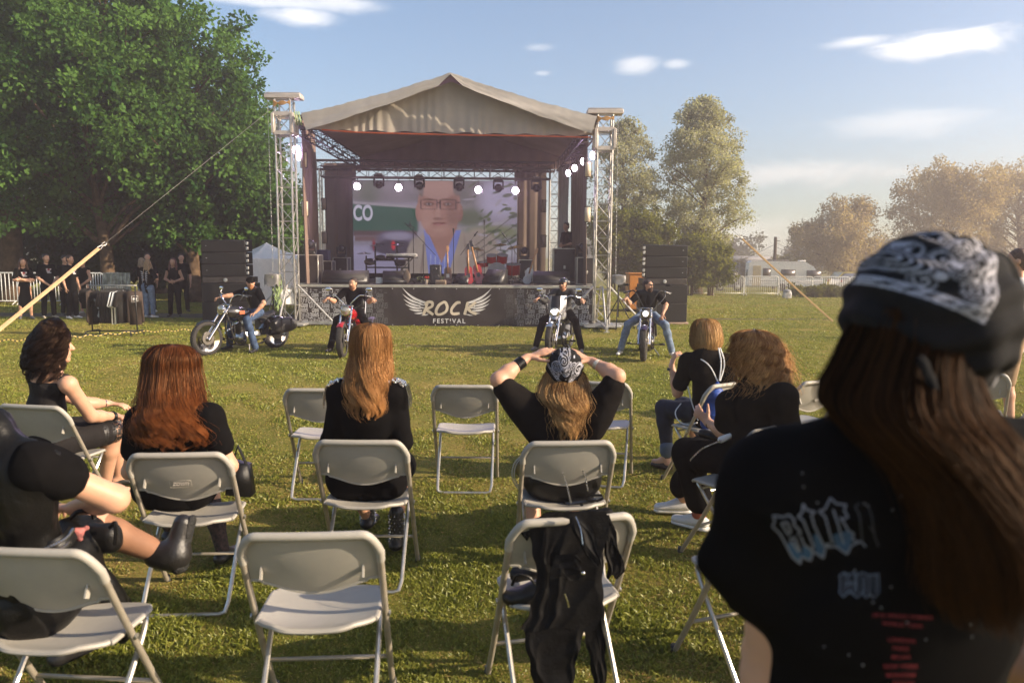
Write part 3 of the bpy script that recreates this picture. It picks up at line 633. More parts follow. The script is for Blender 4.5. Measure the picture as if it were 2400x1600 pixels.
def movinghead(p, lab, up=True, s=1.0, tilt=0.0, grp='moving head lights under the truss'):
    t = thing('moving_head_light', lab, 'stage light', p, 0, grp); sg = 1 if up else -1
    MB().box((0, 0, sg * .20 * s), (.26 * s, .22 * s, .09 * s), bev=.015).build('base', blackp, t)
    a = MB()
    for sx in (-1, 1): a.box((sx * .135 * s, 0, sg * .05 * s), (.045 * s, .09 * s, .26 * s), bev=.012)
    a.box((0, 0, sg * .145 * s), (.30 * s, .10 * s, .03 * s)); a.build('arm', blackp, t)
    ax = Vector((.15, -1, -.35 + tilt)).normalized(); h = MB(); h.lathe([(.03 * s, -.16 * s), (.09 * s, -.13 * s), (.115 * s, -.02 * s), (.115 * s, .05 * s), (.10 * s, .12 * s), (.095 * s, .13 * s), (.08 * s, .12 * s)], (0, 0, -sg * .03 * s), ax, 20); h.build('head', blackp, t)
    q = Vector((0, 0, -sg * .03 * s)) + ax * .118 * s; MB().lathe([(.082 * s, 0), (.05 * s, .015 * s), (0, .02 * s)], q, ax, 16).build('lens', mat('dark lens', (.05, .045, .06), .08, .2, var=0), t)
    if up: cl = MB(); cl.box((0, 0, .27 * s), (.17, .05, .05), bev=.008); cl.build('clamp', steel, t)
    return t
for k, (px_, py_) in enumerate(((888, 430), (983, 433), (1076, 436), (1168, 438), (1257, 438))):
    movinghead(at(px_, py_, 22.0), 'dark moving head light hanging under the truss, %s' % ('first from the left', 'second from the left', 'third, right of the pictured forehead', 'fourth, over the pictured leaves', 'fifth, over the sunlit backdrop')[k])
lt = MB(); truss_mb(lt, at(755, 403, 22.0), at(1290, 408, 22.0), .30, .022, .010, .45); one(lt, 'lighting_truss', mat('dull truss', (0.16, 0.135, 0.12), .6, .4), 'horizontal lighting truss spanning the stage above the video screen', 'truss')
par = MB()
for k, px_ in enumerate((830, 842, 927, 938, 1118, 1130, 1207, 1219)):
    mb = MB(); p = at(px_, 399, 21.75); mb.lathe([(.03, -.08), (.055, -.03), (.06, .02), (.05, .01), (.02, .0)], p, (0, -1, -.1), 14)
    one(mb, 'par_lamp', mat('lamp bowl', (.20, .17, .15), .3, .6), 'small round lamp on the lighting truss, %s of its pair over the %s glowing light' % ('left' if k % 2 == 0 else 'right', ('first', 'second', 'third', 'fourth')[k // 2]), 'stage light', 'small round lamps on the lighting truss')
panelm = mat('panel diffuser', (.60, .50, .38), .5, var=.04)
for px_, py_, Y_, w_, h_, lit, lab in ((712, 375, 19.2, .15, .36, 1, 'upper panel light by the left tower'), (715, 489, 19.2, .15, .36, 1, 'lower panel light by the left tower'), (759, 478, 23.5, .13, .34, 0, 'dim upper panel light on the left backdrop'), (761, 557, 23.5, .13, .34, 0, 'dim lower panel light on the left backdrop'),
                              (1378, 397, 19.2, .15, .36, 1, 'upper panel light by the right tower'), (1377, 503, 19.2, .15, .36, 1, 'lower panel light by the right tower'), (1274, 483, 23.5, .14, .36, 0, 'dim upper panel light beside the rear right truss'), (1274, 565, 23.5, .14, .36, 0, 'dim lower panel light beside the rear right truss')):
    p = at(px_, py_, Y_); t = thing('panel_light', lab, 'panel light', p, 0, 'upright panel lights'); MB().box((0, .02, 0), (w_ + .03, .05, h_ + .03), bev=.006).build('housing', blackm, t)
    MB().box((0, -.008, 0), (w_, .006, h_)).build('diffuser', panelm if lit else mat('dim diffuser', (.30, .22, .17), .6), t)
    MB().tube([(0, .045, h_ / 2 - .02), (.12 if px_ > 1000 else -.12, .10, h_ / 2 - .02)], .012, 6).build('bracket', steel, t)
    rl = MB(); 
# ================================================================== STAGE GEAR, SOUND, TENT
def onstage(px, Y): p = at(px, 600, Y); return Vector((p.x, Y, ZD))
casem = mat('case laminate', (0.035, 0.030, 0.028), .45, var=.2, scale=10); edgem = mat('case edging', (0.55, 0.52, 0.47), .35, .7)
def case(p, w, d, h, lab, rz=0.0):
    t = thing('flight_case', lab, 'flight case', p, rz, 'flight cases on the stage')
    MB().box((0, 0, h / 2), (w, d, h), bev=.006).build('body', casem, t)
    e = MB(); s = .018
    for sx in (-1, 1):
        for sy in (-1, 1): e.box((sx * w / 2, sy * d / 2, h / 2), (s * 1.5, s * 1.5, h + .01), bev=.003)
        for sz in (0, 1): e.box((sx * w / 2, 0, sz * h), (s * 1.3, d - .03, s * 1.3)); e.box((0, sx * d / 2, sz * h), (w - .03, s * 1.3, s * 1.3))
    e.build('edging', edgem, t)
    MB().box((0, -d / 2 - .012, h * .45), (.06, .012, .09), bev=.003).build('latch', edgem, t)
    for sx in (-1, 1):
        for z in (.12 * h, .88 * h): MB().ell((sx * w * .40, -d / 2 - .006, z), (.03, .008, .03), nu=10, nv=6).build('corner_cap', blackm, t)
    return t
case(onstage(728, 19.6), .50, .5, .73, 'tall flight case at the left front of the stage'); case(onstage(767, 21.4), .34, .4, .56, 'narrow flight case stack behind the tall left case')
case(onstage(801, 22.6), .42, .45, .66, 'flight case carrying a moving head left of the screen'); case(onstage(1232, 22.2), .40, .45, .62, 'flight case right of the screen under a moving head'); case(onstage(1373, 20.0), .50, .5, .70, 'tall flight case at the right front of the stage')
case(onstage(1322, 21.6), .62, .5, .95, 'dark upright case in front of the man on stage')
bx = MB(); p = onstage(757, 21.3); bx.box(p + Vector((0, 0, .73)), (.36, .35, .30), bev=.02); one(bx, 'storage_box', mat('blue plastic', (.03, .035, .10), .5), 'blue plastic storage box on the narrow flight case', 'box')
movinghead(onstage(728, 19.5) + Vector((0, 0, .73 + .25)), 'moving head light standing on the tall left flight case', False, 1.0, .45, 'moving heads on flight cases'); movinghead(onstage(801, 22.6) + Vector((0, 0, .66 + .25)), 'moving head light on the flight case left of the screen', False, .95, .45, 'moving heads on flight cases')
movinghead(onstage(1229, 22.2) + Vector((0, 0, .62 + .25)), 'moving head light on the flight case right of the screen', False, .95, .45, 'moving heads on flight cases'); movinghead(onstage(1364, 20.2) + Vector((0, 0, .70 + .25)), 'moving head light on the tall right flight case', False, 1.0, .45, 'moving heads on flight cases')
def monitor(p, w, h, lab, rz=0.0, d=.42):
    t = thing('stage_monitor', lab, 'monitor speaker', p, rz, 'speakers lying on the stage')
    prof = [(-d / 2, 0), (d / 2, 0), (d / 2, h), (d * .1, h), (-d / 2, h * .25)]
    n = len(prof); vs = [(-w / 2, a, b) for a, b in prof] + [(w / 2, a, b) for a, b in prof]
    MB().add(vs, [tuple(range(n))[::-1], tuple(range(n, 2 * n))] + [(i, (i + 1) % n, n + (i + 1) % n, n + i) for i in range(n)]).build('cabinet', blackp, t)
    a, b = Vector((0, -d / 2, h * .25)), Vector((0, d * .1, h)); c = (a + b) / 2; ang = math.atan2(b.z - a.z, b.y - a.y)
    MB().box(c + Vector((0, -math.sin(ang) * .008, math.cos(ang) * .008)), (w * .9, (b - a).length * .88, .012), RX(ang)).build('grille', mat('speaker grille', (.03, .028, .027), .7, var=.35, scale=120), t)
monitor(onstage(809, 19.4), 1.15, .34, 'long low black speaker cabinet at the left of the stage', d=.4); monitor(onstage(925, 19.5), .62, .33, 'black wedge monitor under the keyboard', .12)
monitor(onstage(1085, 19.6), .36, .27, 'small black wedge monitor left of the red guitar', -.5); monitor(onstage(1160, 19.5), .52, .38, 'large wedge monitor catching sunlight in front of the red drums', -.6); monitor(onstage(1293, 19.6), .95, .34, 'long low black speaker cabinet at the right of the stage')
# heart-shaped leaf cover beside the keyboard monitor
mb = MB(); p = onstage(953, 19.35); mb.lathe([(0, 0), (.05, .05), (.10, .16), (.09, .26), (.03, .36), (0, .38)], p, (0, 0, 1), 16); mb.v = [Vector((v.x, p.y + (v.y - p.y) * .3, v.z)) for v in mb.v]; one(mb, 'sandbag', mat('tan canvas', (.22, .16, .11), .8), 'pointed tan canvas bag beside the wedge monitor', 'bag')
def stand(mb, p, h, r=.35, rod=.009):
    p = Vector(p); mb.tube([p + Vector((0, 0, .12)), p + Vector((0, 0, h))], rod, 6)
    for k in range(3):
        a = k * 2.094 + .4; mb.tube([p + Vector((0, 0, .16)), p + Vector((math.cos(a) * r, math.sin(a) * r, .01))], rod, 6)
for px_, Y_, h_, bx_, bz, lab in ((992, 19.3, 1.02, -.40, .48, 'microphone stand with boom reaching left, right of the keyboard'), (1063, 19.4, 1.35, 0, .02, 'straight microphone stand left of the red guitar'), (1095, 19.6, .95, .22, .34, 'microphone stand with boom leaning right over the red guitar'), (1135, 19.8, 1.58, 0, .03, 'tallest straight microphone stand'), (1200, 19.7, .92, -.22, .36, 'microphone stand with boom reaching left beside the drums'), (969, 20.6, 1.5, -.08, .06, 'thin stand behind the keyboard')):
    t = thing('microphone_stand', lab, 'microphone stand', onstage(px_, Y_), 0, 'microphone stands on the stage'); mb = MB(); stand(mb, (0, 0, 0), h_); mb.build('stand', cable, t)
    b = MB(); b.tube([(-bx_ * .8, 0, h_ - bz * .6), (bx_, 0, h_ + bz)], .008, 6); b.build('boom', cable, t)
    m_ = MB(); q = Vector((bx_, 0, h_ + bz)); m_.lathe([(.012, -.09), (.018, 0), (.027, .03), (.02, .06), (0, .065)], q, Vector((-bx_ - .01, 0, -.3)) if bx_ else (0, 0, 1), 10); m_.build('microphone', blackp, t)
def keyboard():
    p = onstage(942, 20.0); t = thing('keyboard', 'silver electronic keyboard on a black folding stand', 'keyboard', p)
    q = at(942, 598, 20.0) - p; MB().box(q, (.80, .32, .075), RX(R(-4)), bev=.012).build('body', mat('silver plastic', (.42, .40, .38), .4, .2), t)
    MB().box(q + Vector((0, .02, -.055)), (.80, .30, .04)).build('base', blackp, t)
    s = MB(); 
    for sx in (-1, 1): s.tube([(sx * .34, 0, .0), (-sx * .30, 0, q.z - .06)], .016, 6); s.tube([(sx * .34, -.2, .01), (sx * .34, .2, .01)], .016, 6)
    s.build('stand', cable, t)
    for txt, ox, sz in (('CASIO', -.36, .055), ('CTK', .12, .03)):
        cu = bpy.data.curves.new('k', 'FONT'); cu.body = txt; cu.size = sz; cu.extrude = .0008
        o = bpy.data.objects.new('tmp', cu); C.objects.link(o); me = bpy.data.meshes.new_from_object(o.evaluated_get(bpy.context.evaluated_depsgraph_get())); bpy.data.objects.remove(o)
        me.transform(Matrix.Translation(q + Vector((ox, -.172, -.012))) @ Matrix.Rotation(math.pi / 2, 4, 'X')); link('lettering', me, mat('dark print', (.06, .05, .05), .5, var=0), t, smooth=False)
keyboard()
redl = mat('red lacquer', (.42, .022, .014), .2, var=.1, coat=.8); drumk = mat('drum black', (.03, .028, .03), .3); brass = mat('brass', (.45, .30, .10), .3, .9); maple = mat('maple', (.42, .22, .10), .4, var=.25, scale=20)
def drum(t, c, r, d, ax, m): 
    b = MB(); b.lathe([(r, -d / 2), (r, d / 2)], c, ax, 20); b.build('shell', m, t); h = MB(); h.lathe([(r * 1.03, d / 2 - .015), (r * 1.03, d / 2 + .006), (r * .95, d / 2 + .003), (0, d / 2 + .003)], c, ax, 20); h.build('drum_head', mat('drum skin', (.35, .33, .32), .6) if m is redl else drumk, t)
def cymbal(t, c, r, ax=(0, .2, 1), m=None): MB().lathe([(r, 0), (r * .3, .02), (r * .2, .035), (0, .04)], c, ax, 24).build('cymbal', m or brass, t)
def drums():
    p = onstage(1165, 21.2); t = thing('drum_kit', 'red acoustic drum kit with cymbals behind the wedge monitor', 'drum kit', p)
    drum(t, (0, 0, .28), .27, .38, (0, -1, 0), redl); drum(t, (-.16, -.02, .66), .14, .2, (0, -.35, 1), redl); drum(t, (.14, -.02, .66), .15, .22, (.1, -.3, 1), redl); drum(t, (-.42, .05, .5), .17, .13, (0, -.1, 1), redl); drum(t, (.46, .05, .36), .2, .3, (0, -.15, 1), redl)
    cymbal(t, (-.55, 0, .92), .2, (.2, -.2, 1)); cymbal(t, (.5, 0, .98), .22, (-.2, -.2, 1)); cymbal(t, (.1, .2, 1.05), .18, (0, -.2, 1))
    s = MB(); stand(s, (-.55, 0, 0), .92); stand(s, (.5, 0, 0), .98); stand(s, (-.42, .05, 0), .42); stand(s, (.1, .3, 0), 1.04); s.build('hardware', steel, t)
    p = onstage(905, 20.7); t = thing('electronic_drum_kit', 'black electronic drum kit with pads behind the keyboard', 'drum kit', p)
    for x, z, r in ((-.42, .55, .16), (-.14, .66, .13), (.12, .66, .13), (.4, .52, .15)): drum(t, (x, -.1, z), r, .06, (0, -.45, 1), drumk)
    cymbal(t, (-.60, 0, .78), .19, (0, -.1, 1), drumk); cymbal(t, (-.28, .1, 1.0), .18, (0, -.1, 1), drumk); cymbal(t, (.30, .1, 1.02), .18, (0, -.1, 1), drumk)
    s = MB()
    for x in (-.55, -.3, .3, .62): s.tube([(x, 0, 0), (x, 0, .72 if abs(x) > .5 else .98)], .022, 8)
    s.tube([(-.55, 0, .40), (.62, 0, .40)], .02, 8); s.tube([(-.55, 0, .6), (.62, 0, .6)], .02, 8); s.build('rack', cable, t)
drums()
def guitar(p, lab, m, lean=.1, rz=0.0, tilt=0.25, full=True, zs=1.0, grp='guitars on the stage'):
    t = thing('guitar', lab, 'guitar', p, 0, grp); Mx = Matrix.Rotation(tilt, 4, 'Y') @ Matrix.Rotation(-.15, 4, 'X') @ Matrix.Scale(zs, 4)
    pts = []
    for k in range(28):
        a = 2 * math.pi * k / 28; z = -math.cos(a); r = .155 + .02 * math.cos(2 * a) - .028 * math.sin(a * 1) ** 8; x = math.sin(a) * r * (1.0 if z < 0 else .86); pts.append((x, .20 + z * .21 + (.06 if z > .55 and abs(x) > .03 else 0)))
    MM = Mx @ Matrix.Rotation(math.pi / 2, 4, 'X')
    MB().prism(pts, -.02, .02, MM).build('body', m, t); b = MB(); b.box((0, -.028, .60), (.045, .02, .62)); b.v = [Mx @ v for v in b.v]; b.build('neck', maple, t)
    h = MB(); h.box((.01, -.03, .97), (.075, .018, .15), bev=.005); h.v = [Mx @ v for v in h.v]; h.build('headstock', maple if m is not redl else drumk, t)
    g = MB(); g.box((0, -.026, .22), (.08, .012, .10), bev=.003); g.v = [Mx @ v for v in g.v]; g.build('pickguard', mat('cream plastic', (.5, .47, .42), .4) if m is not redl else drumk, t)
guitar(onstage(1099, 19.5), 'red electric guitar with dark headstock standing upright on stage', redl, tilt=-.04); guitar(onstage(1127, 19.7), 'second red guitar leaning left behind the upright one', redl, tilt=-.25, zs=1.12)
guitar(onstage(1050, 19.5), 'brown bodied guitar with pale neck beside the small amplifier', mat('brown wood', (.14, .08, .055), .35), tilt=-.03, zs=.95); guitar(onstage(1233, 20.0), 'white guitar leaning against the right flight case', mat('white lacquer', (.5, .48, .46), .3), tilt=.30, zs=.95)
t = thing('amplifier', 'small tan amplifier with ribbed grille on the stage edge', 'amplifier', onstage(1033, 19.1)); MB().box((0, 0, .055), (.27, .16, .11), bev=.008).build('body', mat('tan vinyl', (.30, .22, .14), .6), t)
for k in range(11): MB().box((-.105 + k * .021, -.084, .055), (.009, .008, .07)).build('rib', mat('rib', (.13, .09, .06), .6), t)
t = thing('speaker_cabinet', 'black upright speaker cabinet in the middle of the stage', 'speaker', onstage(1021, 19.5)); MB().box((0, 0, .25), (.29, .26, .50), bev=.02).build('cabinet', blackp, t); MB().lathe([(.11, 0), (.10, .012), (.03, .006), (0, .015)], (0, -.135, .17), (0, -1, 0), 20).build('cone', drumk, t); MB().lathe([(.04, 0), (.03, .01), (0, .008)], (0, -.135, .39), (0, -1, 0), 16).build('tweeter', drumk, t)
t = thing('flower_pot', 'small pot of red flowers beside the black cabinet', 'flowers', onstage(999, 19.2)); MB().lathe([(.035, 0), (.05, .12), (.045, .12), (0, .11)], (0, 0, 0)).build('pot', mat('pale pot', (.5, .4, .3), .6), t); f = MB(); rr = random.Random(2)
for k in range(16): f.ell((rr.uniform(-.05, .05), rr.uniform(-.04, .04), .15 + rr.uniform(0, .06)), (.018, .018, .014), nu=8, nv=5)
f.build('flowers', mat('red petals', (.5, .03, .02), .6), t)
f = MB()
for k in range(260):
    c = onstage(rr.uniform(978, 1060), 19.9) + Vector((0, rr.uniform(-.1, .1), rr.uniform(.01, .16))); d = Vector((rr.uniform(-1, 1), rr.uniform(-1, 1), rr.uniform(.2, 1))).normalized() * .05; e = d.orthogonal().normalized() * .018; f.add([c, c + d * .5 + e, c + d, c + d * .5 - e], [(0, 1, 2, 3)])
one(f, 'garland', mat('garland leaf', (.05, .07, .02), .7), 'low green leafy garland along the middle of the stage', 'plant')
t = thing('paper_bag', 'white paper bag standing beside the drum stand', 'bag', onstage(887, 19.5)); MB().box((0, 0, .08), (.15, .08, .16), bev=.006).build('bag', mat('white paper', (.7, .68, .62), .8), t)
t = thing('paper_bag', 'crumpled white and black bag beside the stand leg', 'bag', onstage(899, 19.45)); mb = MB().ell((0, 0, .07), (.07, .05, .08), nu=10, nv=7); mb.v = [v * (1 + .2 * math.sin(v.x * 90 + v.z * 70)) for v in mb.v]; mb.build('bag', mat('white paper', (.7, .68, .62)), t)
for k in range(7):
    a = onstage(1000 + 42 * k, 19.2); q = [a + Vector((i * .12, .06 * math.sin(i * 2.1 + k), .012)) for i in range(7)]; one(MB().tube(smooth_path(q, 4), .007, 5), 'cable', cable, 'black cable on the stage edge ' + ('below the keyboard', 'left of the black cabinet', 'under the amplifier', 'below the brown guitar', 'below the red guitars', 'under the sunlit wedge', 'below the white guitar')[k], 'cable', 'cables on the stage edge')
# ------------------------------------------------------------------ PA stacks
spk = mat('speaker black', (.020, .018, .017), .6, var=.25, scale=30, bump=.2, bscale=200, spec=.3)
def pa(px0, px1, pyb, ysub, yarr, ytop, lab, side):
    Y = gp((px0 + px1) / 2, pyb).y; a, b = at(px0, pyb, Y), at(px1, pyb, Y); w_ = b.x - a.x; cx = (a.x + b.x) / 2; t = thing('speaker_stack', lab, 'speaker stack', (cx, Y, 0), 0, 'line array speaker stacks beside the stage')
    zs = at(px0, ysub, Y).z; za = at(px0, yarr, Y).z; zt = at(px0, ytop, Y).z
    for k in range(2): MB().box((0, .45, .06 + (zs - .06) * (k + .5) / 2), (w_, .9, (zs - .06) / 2 - .008), bev=.01).build('subwoofer', spk, t)
    MB().box((0, .45, .03), (w_ + .1, .92, .05)).build('pallet', mat('weathered wood', (.20, .14, .10), .8), t)
    MB().box((0, .42, (zs + za) / 2), (w_ - .02, .7, za - zs - .02), bev=.008).build('array_base', mat('rusty black steel', (.05, .04, .035), .6, var=.4), t)
    MB().lathe([(.05, 0), (.05, .015), (.02, .02), (0, .02)], (0, .07, (zs + za) / 2), (0, -1, 0), 12).build('boss', steel, t)
    n = 3; ws = w_ * .93
    for k in range(n):
        z0, z1 = za + (zt - za) * k / n, za + (zt - za) * (k + 1) / n; MB().box((-side * w_ * .03, .35, (z0 + z1) / 2), (ws, .55, z1 - z0 - .012), RX(R(1.2 * k)), bev=.012).build('array_element', spk, t)
        for j in range(2):
            zz = z0 + (z1 - z0) * (.3 + .4 * j); MB().box((side * (ws / 2 + .01) , .1, zz), (.06, .05, .08), bev=.006).build('rigging_plate', steel, t); 
        MB().box((-side * .42 * ws, .071, (z0 + z1) / 2), (.03, .004, .012)).build('badge', mat('badge', (.5, .5, .5), .4), t)
    return t
pa(475, 585, 757, 664, 648, 561, 'black speaker stack left of the stage in front of the trees', 1)
pa(1504, 1609, 760, 667, 652, 573, 'black speaker stack right of the stage beside the metal fence', -1)
def covered(px0, px1, y0, y1, lab, rz):
    Y = 18.0; a, b = at(px0, y1, Y), at(px1, y0, Y); c = (a + b) / 2; t = thing('covered_light', lab, 'covered light', (c.x, Y, 0), 0, 'stands covered with grey plastic')
    def f(u, v):
        an = u * 2 * math.pi; r = (b.x - a.x) / 2 * (1.0 if v > .12 else v / .12) * (1 + .05 * math.sin(an * 3 + v * 6)); return (r * math.copysign(abs(math.cos(an)) ** .5, math.cos(an)), r * .8 * math.copysign(abs(math.sin(an)) ** .5, math.sin(an)), b.z + (a.z - b.z) * v + .03 * math.sin(an * 5) * v)
    MB().grid(sheetgrid(f, 40, 8)).build('cover', mat('grey plastic cover', (.20, .19, .18), .45, var=.15, bump=.3, bscale=10), t)
    s = MB(); s.tube([(0, 0, .3), (0, 0, b.z - .05)], .02, 8)
    for k in range(3): an = k * 2.09 + .3; s.tube([(0, 0, .75), (math.cos(an) * .45, math.sin(an) * .45, 0.01)], .013, 6)
    s.build('stand', blackm, t); 
covered(622, 655, 639, 668, 'grey plastic covered stand left of the left tower', 0); covered(1434, 1466, 643, 664, 'grey plastic covered stand right of the right tower', 0)
def bunch():
    mb = MB(); c = at(648, 690, 18.0); rr = random.Random(4)
    for k in range(60):
        p = Vector((c.x + rr.gauss(0, .05), c.y + rr.gauss(0, .05), rr.uniform(.5, 1.2))); d = Vector((rr.gauss(0, .3), rr.gauss(0, .3), 1)).normalized() * .12; e = d.orthogonal().normalized() * .02; mb.add([p - d, p + e, p + d, p - e], [(0, 1, 2, 3)])
    one(mb, 'sling_bundle', mat('green sling', (0.22, 0.30, 0.12)), 'bundle of green slings hanging on the left covered stand', 'slings')
bunch()
# ------------------------------------------------------------------ generator, tent
def generator():
    Y = 24.0; a, b = at(1474, 700, Y), at(1512, 642, Y); w_ = 1.6; t = thing('generator', 'orange generator cabinet behind the right speaker stack', 'generator', (a.x + w_ / 2, Y + .4, 0)); h = b.z; om = mat('orange paint', (.52, .20, .035), .5, var=.12)
    MB().box((0, 0, h / 2 + .03), (w_, .8, h - .06), bev=.03).build('cabinet', om, t); MB().box((-w_ * .33, -.403, h * .45), (.26, .01, .4), bev=.004).build('door', mat('orange door', (.44, .16, .03), .5), t)
    MB().box((-w_ * .33, -.41, h * .62), (.12, .012, .10)).build('louvre', blackm, t); MB().box((0, 0, .03), (w_ + .1, .9, .06)).build('skid', blackm, t); MB().box((0, 0, h + .01), (w_ + .06, .86, .04), bev=.01).build('lid', om, t)
generator()
def tent():
    Y = 27.0; pk = at(605, 568, Y); hw = 1.3; ez = at(600, 612, Y).z; t = thing('gazebo_tent', 'white pop-up gazebo tent between the left speaker stack and the left tower', 'tent', (pk.x + .3, Y, 0), R(38)); m = mat('white tent cloth', (.80, .79, .78), .7, var=.04, bump=.1, bscale=4); cx = .0
    ez = 1.62; hp = pk.z
    def roof_(u, v):
        an = u * 2 * math.pi; ca, sa = math.cos(an), math.sin(an); q = max(abs(ca), abs(sa)); x, y = ca / q * hw, sa / q * hw; z = hp - (hp - ez) * (v ** .82) - .05 * math.sin(v * math.pi) * abs(math.sin(2 * an)); return (x * v, y * v, z)
    MB().grid(sheetgrid(roof_, 64, 10)).build('roof', m, t); 
    def wall(u, v):
        p = roof_(u, 1.0); return (p[0] * (1.003 + .02 * v * math.sin(u * 90)), p[1] * (1.003 + .02 * v * math.sin(u * 70)), p[2] + (.05 - p[2]) * v)
    MB().grid(sheetgrid(wall, 128, 8)).build('side_wall', m, t); MB().grid([[tuple(Vector(wall(i / 64, 0)) * 1.006), tuple(Vector(wall(i / 64, .16)) * 1.006)] for i in range(65)]).build('valance', m, t)
tent()
# ------------------------------------------------------------------ guy lines and ground rope
strapm = mat('tan strap', (.50, .33, .17), .75, var=.1, scale=14, bump=.2, bscale=150)
def guy(top, buck, end, lab, wd):
    t = thing('guy_line', lab, 'guy line', end, 0, 'guy lines bracing the towers'); top, buck, end = Vector(top), Vector(buck), Vector(end); d = (end - buck).normalized()
    MB().tube([top, buck - d * .12], .004, 6).build('cable', mat('wire rope', (.22, .20, .18), .6, .4), t, world=True); s = (end - buck).normalized().cross(Vector((0, 1, .2))).normalized(); MB().tube([buck + d * .05, buck.lerp(end, .3) - Vector((0, 0, .012)), buck.lerp(end, .7) - Vector((0, 0, .012)), end], (wd / 2, .003), 6, flat=s).build('strap', strapm, t, world=True)
    b = MB(); u = s
    b.tube([buck - d * .14 + u * .02, buck - d * .08 + u * .03, buck - d * .04, buck - d * .08 - u * .03, buck - d * .14 - u * .02], .007, 6, closed=True); b.tube([buck + d * .05 + u * wd * .5, buck - d * .05 + u * .01, buck - d * .05 - u * .01, buck + d * .05 - u * wd * .5], .007, 6, closed=True); b.build('ratchet', steel, t, world=True)
tl = Vector((XT1 - .2, 18.3, ZTL - .25)); e = gp(-150, 890); k_ = .0
def along(a, b, px):
    lo, hi = 0.0, 1.0
    for _ in range(40):
        m_ = (lo + hi) / 2; q = a.lerp(b, m_); v = CR.inverted() @ (q - Vector((0, 0, CAMH))); x = 1200 + FPX * v.x / -v.z
        if (x - px) * ((1200 if False else 0) + (b.x - a.x)) < 0: lo = m_
        else: hi = m_
    return a.lerp(b, lo)
guy(tl, along(tl, e, 236), e, 'tan strap and cable running from the left tower to the ground at left', .062)
tr_ = Vector((XT2 + .2, 18.3, ZTR - .25)); e2 = gp(1952, 753); guy(tr_, along(tr_, e2, 1737), e2, 'tan strap and cable running from the right tower to the ground at right', .05)
pts = [gp(-40, 813), gp(100, 806), gp(175, 801), gp(310, 790), gp(450, 783), gp(560, 776), gp(690, 770)]; mb = MB(); q = [p + Vector((0, 0, .10 + .02 * math.sin(i))) for i, p in enumerate(smooth_path(pts, 20))]
mb.tube(q, .011, 6); me_o = mb.build('barrier_rope', None, smooth=True); tag(me_o, 'thin yellow and black barrier rope strung low over the grass', 'rope')
mr = bpy.data.materials.new('yellow black rope'); mr.use_nodes = True; tt = mr.node_tree; b = tt.nodes['Principled BSDF']; co = N(tt, 'ShaderNodeTexCoord'); wv = N(tt, 'ShaderNodeTexWave', Scale=5.5); crp = N(tt, 'ShaderNodeValToRGB'); crp.color_ramp.interpolation = 'CONSTANT'
crp.color_ramp.elements[0].color = (.02, .02, .02, 1); crp.color_ramp.elements[1].position = .42; crp.color_ramp.elements[1].color = (.60, .42, .12, 1); tt.links.new(co.outputs['Object'], wv.inputs[0]); tt.links.new(wv.outputs[0], crp.inputs[0]); tt.links.new(crp.outputs[0], b.inputs['Base Color']); me_o.data.materials.append(mr)
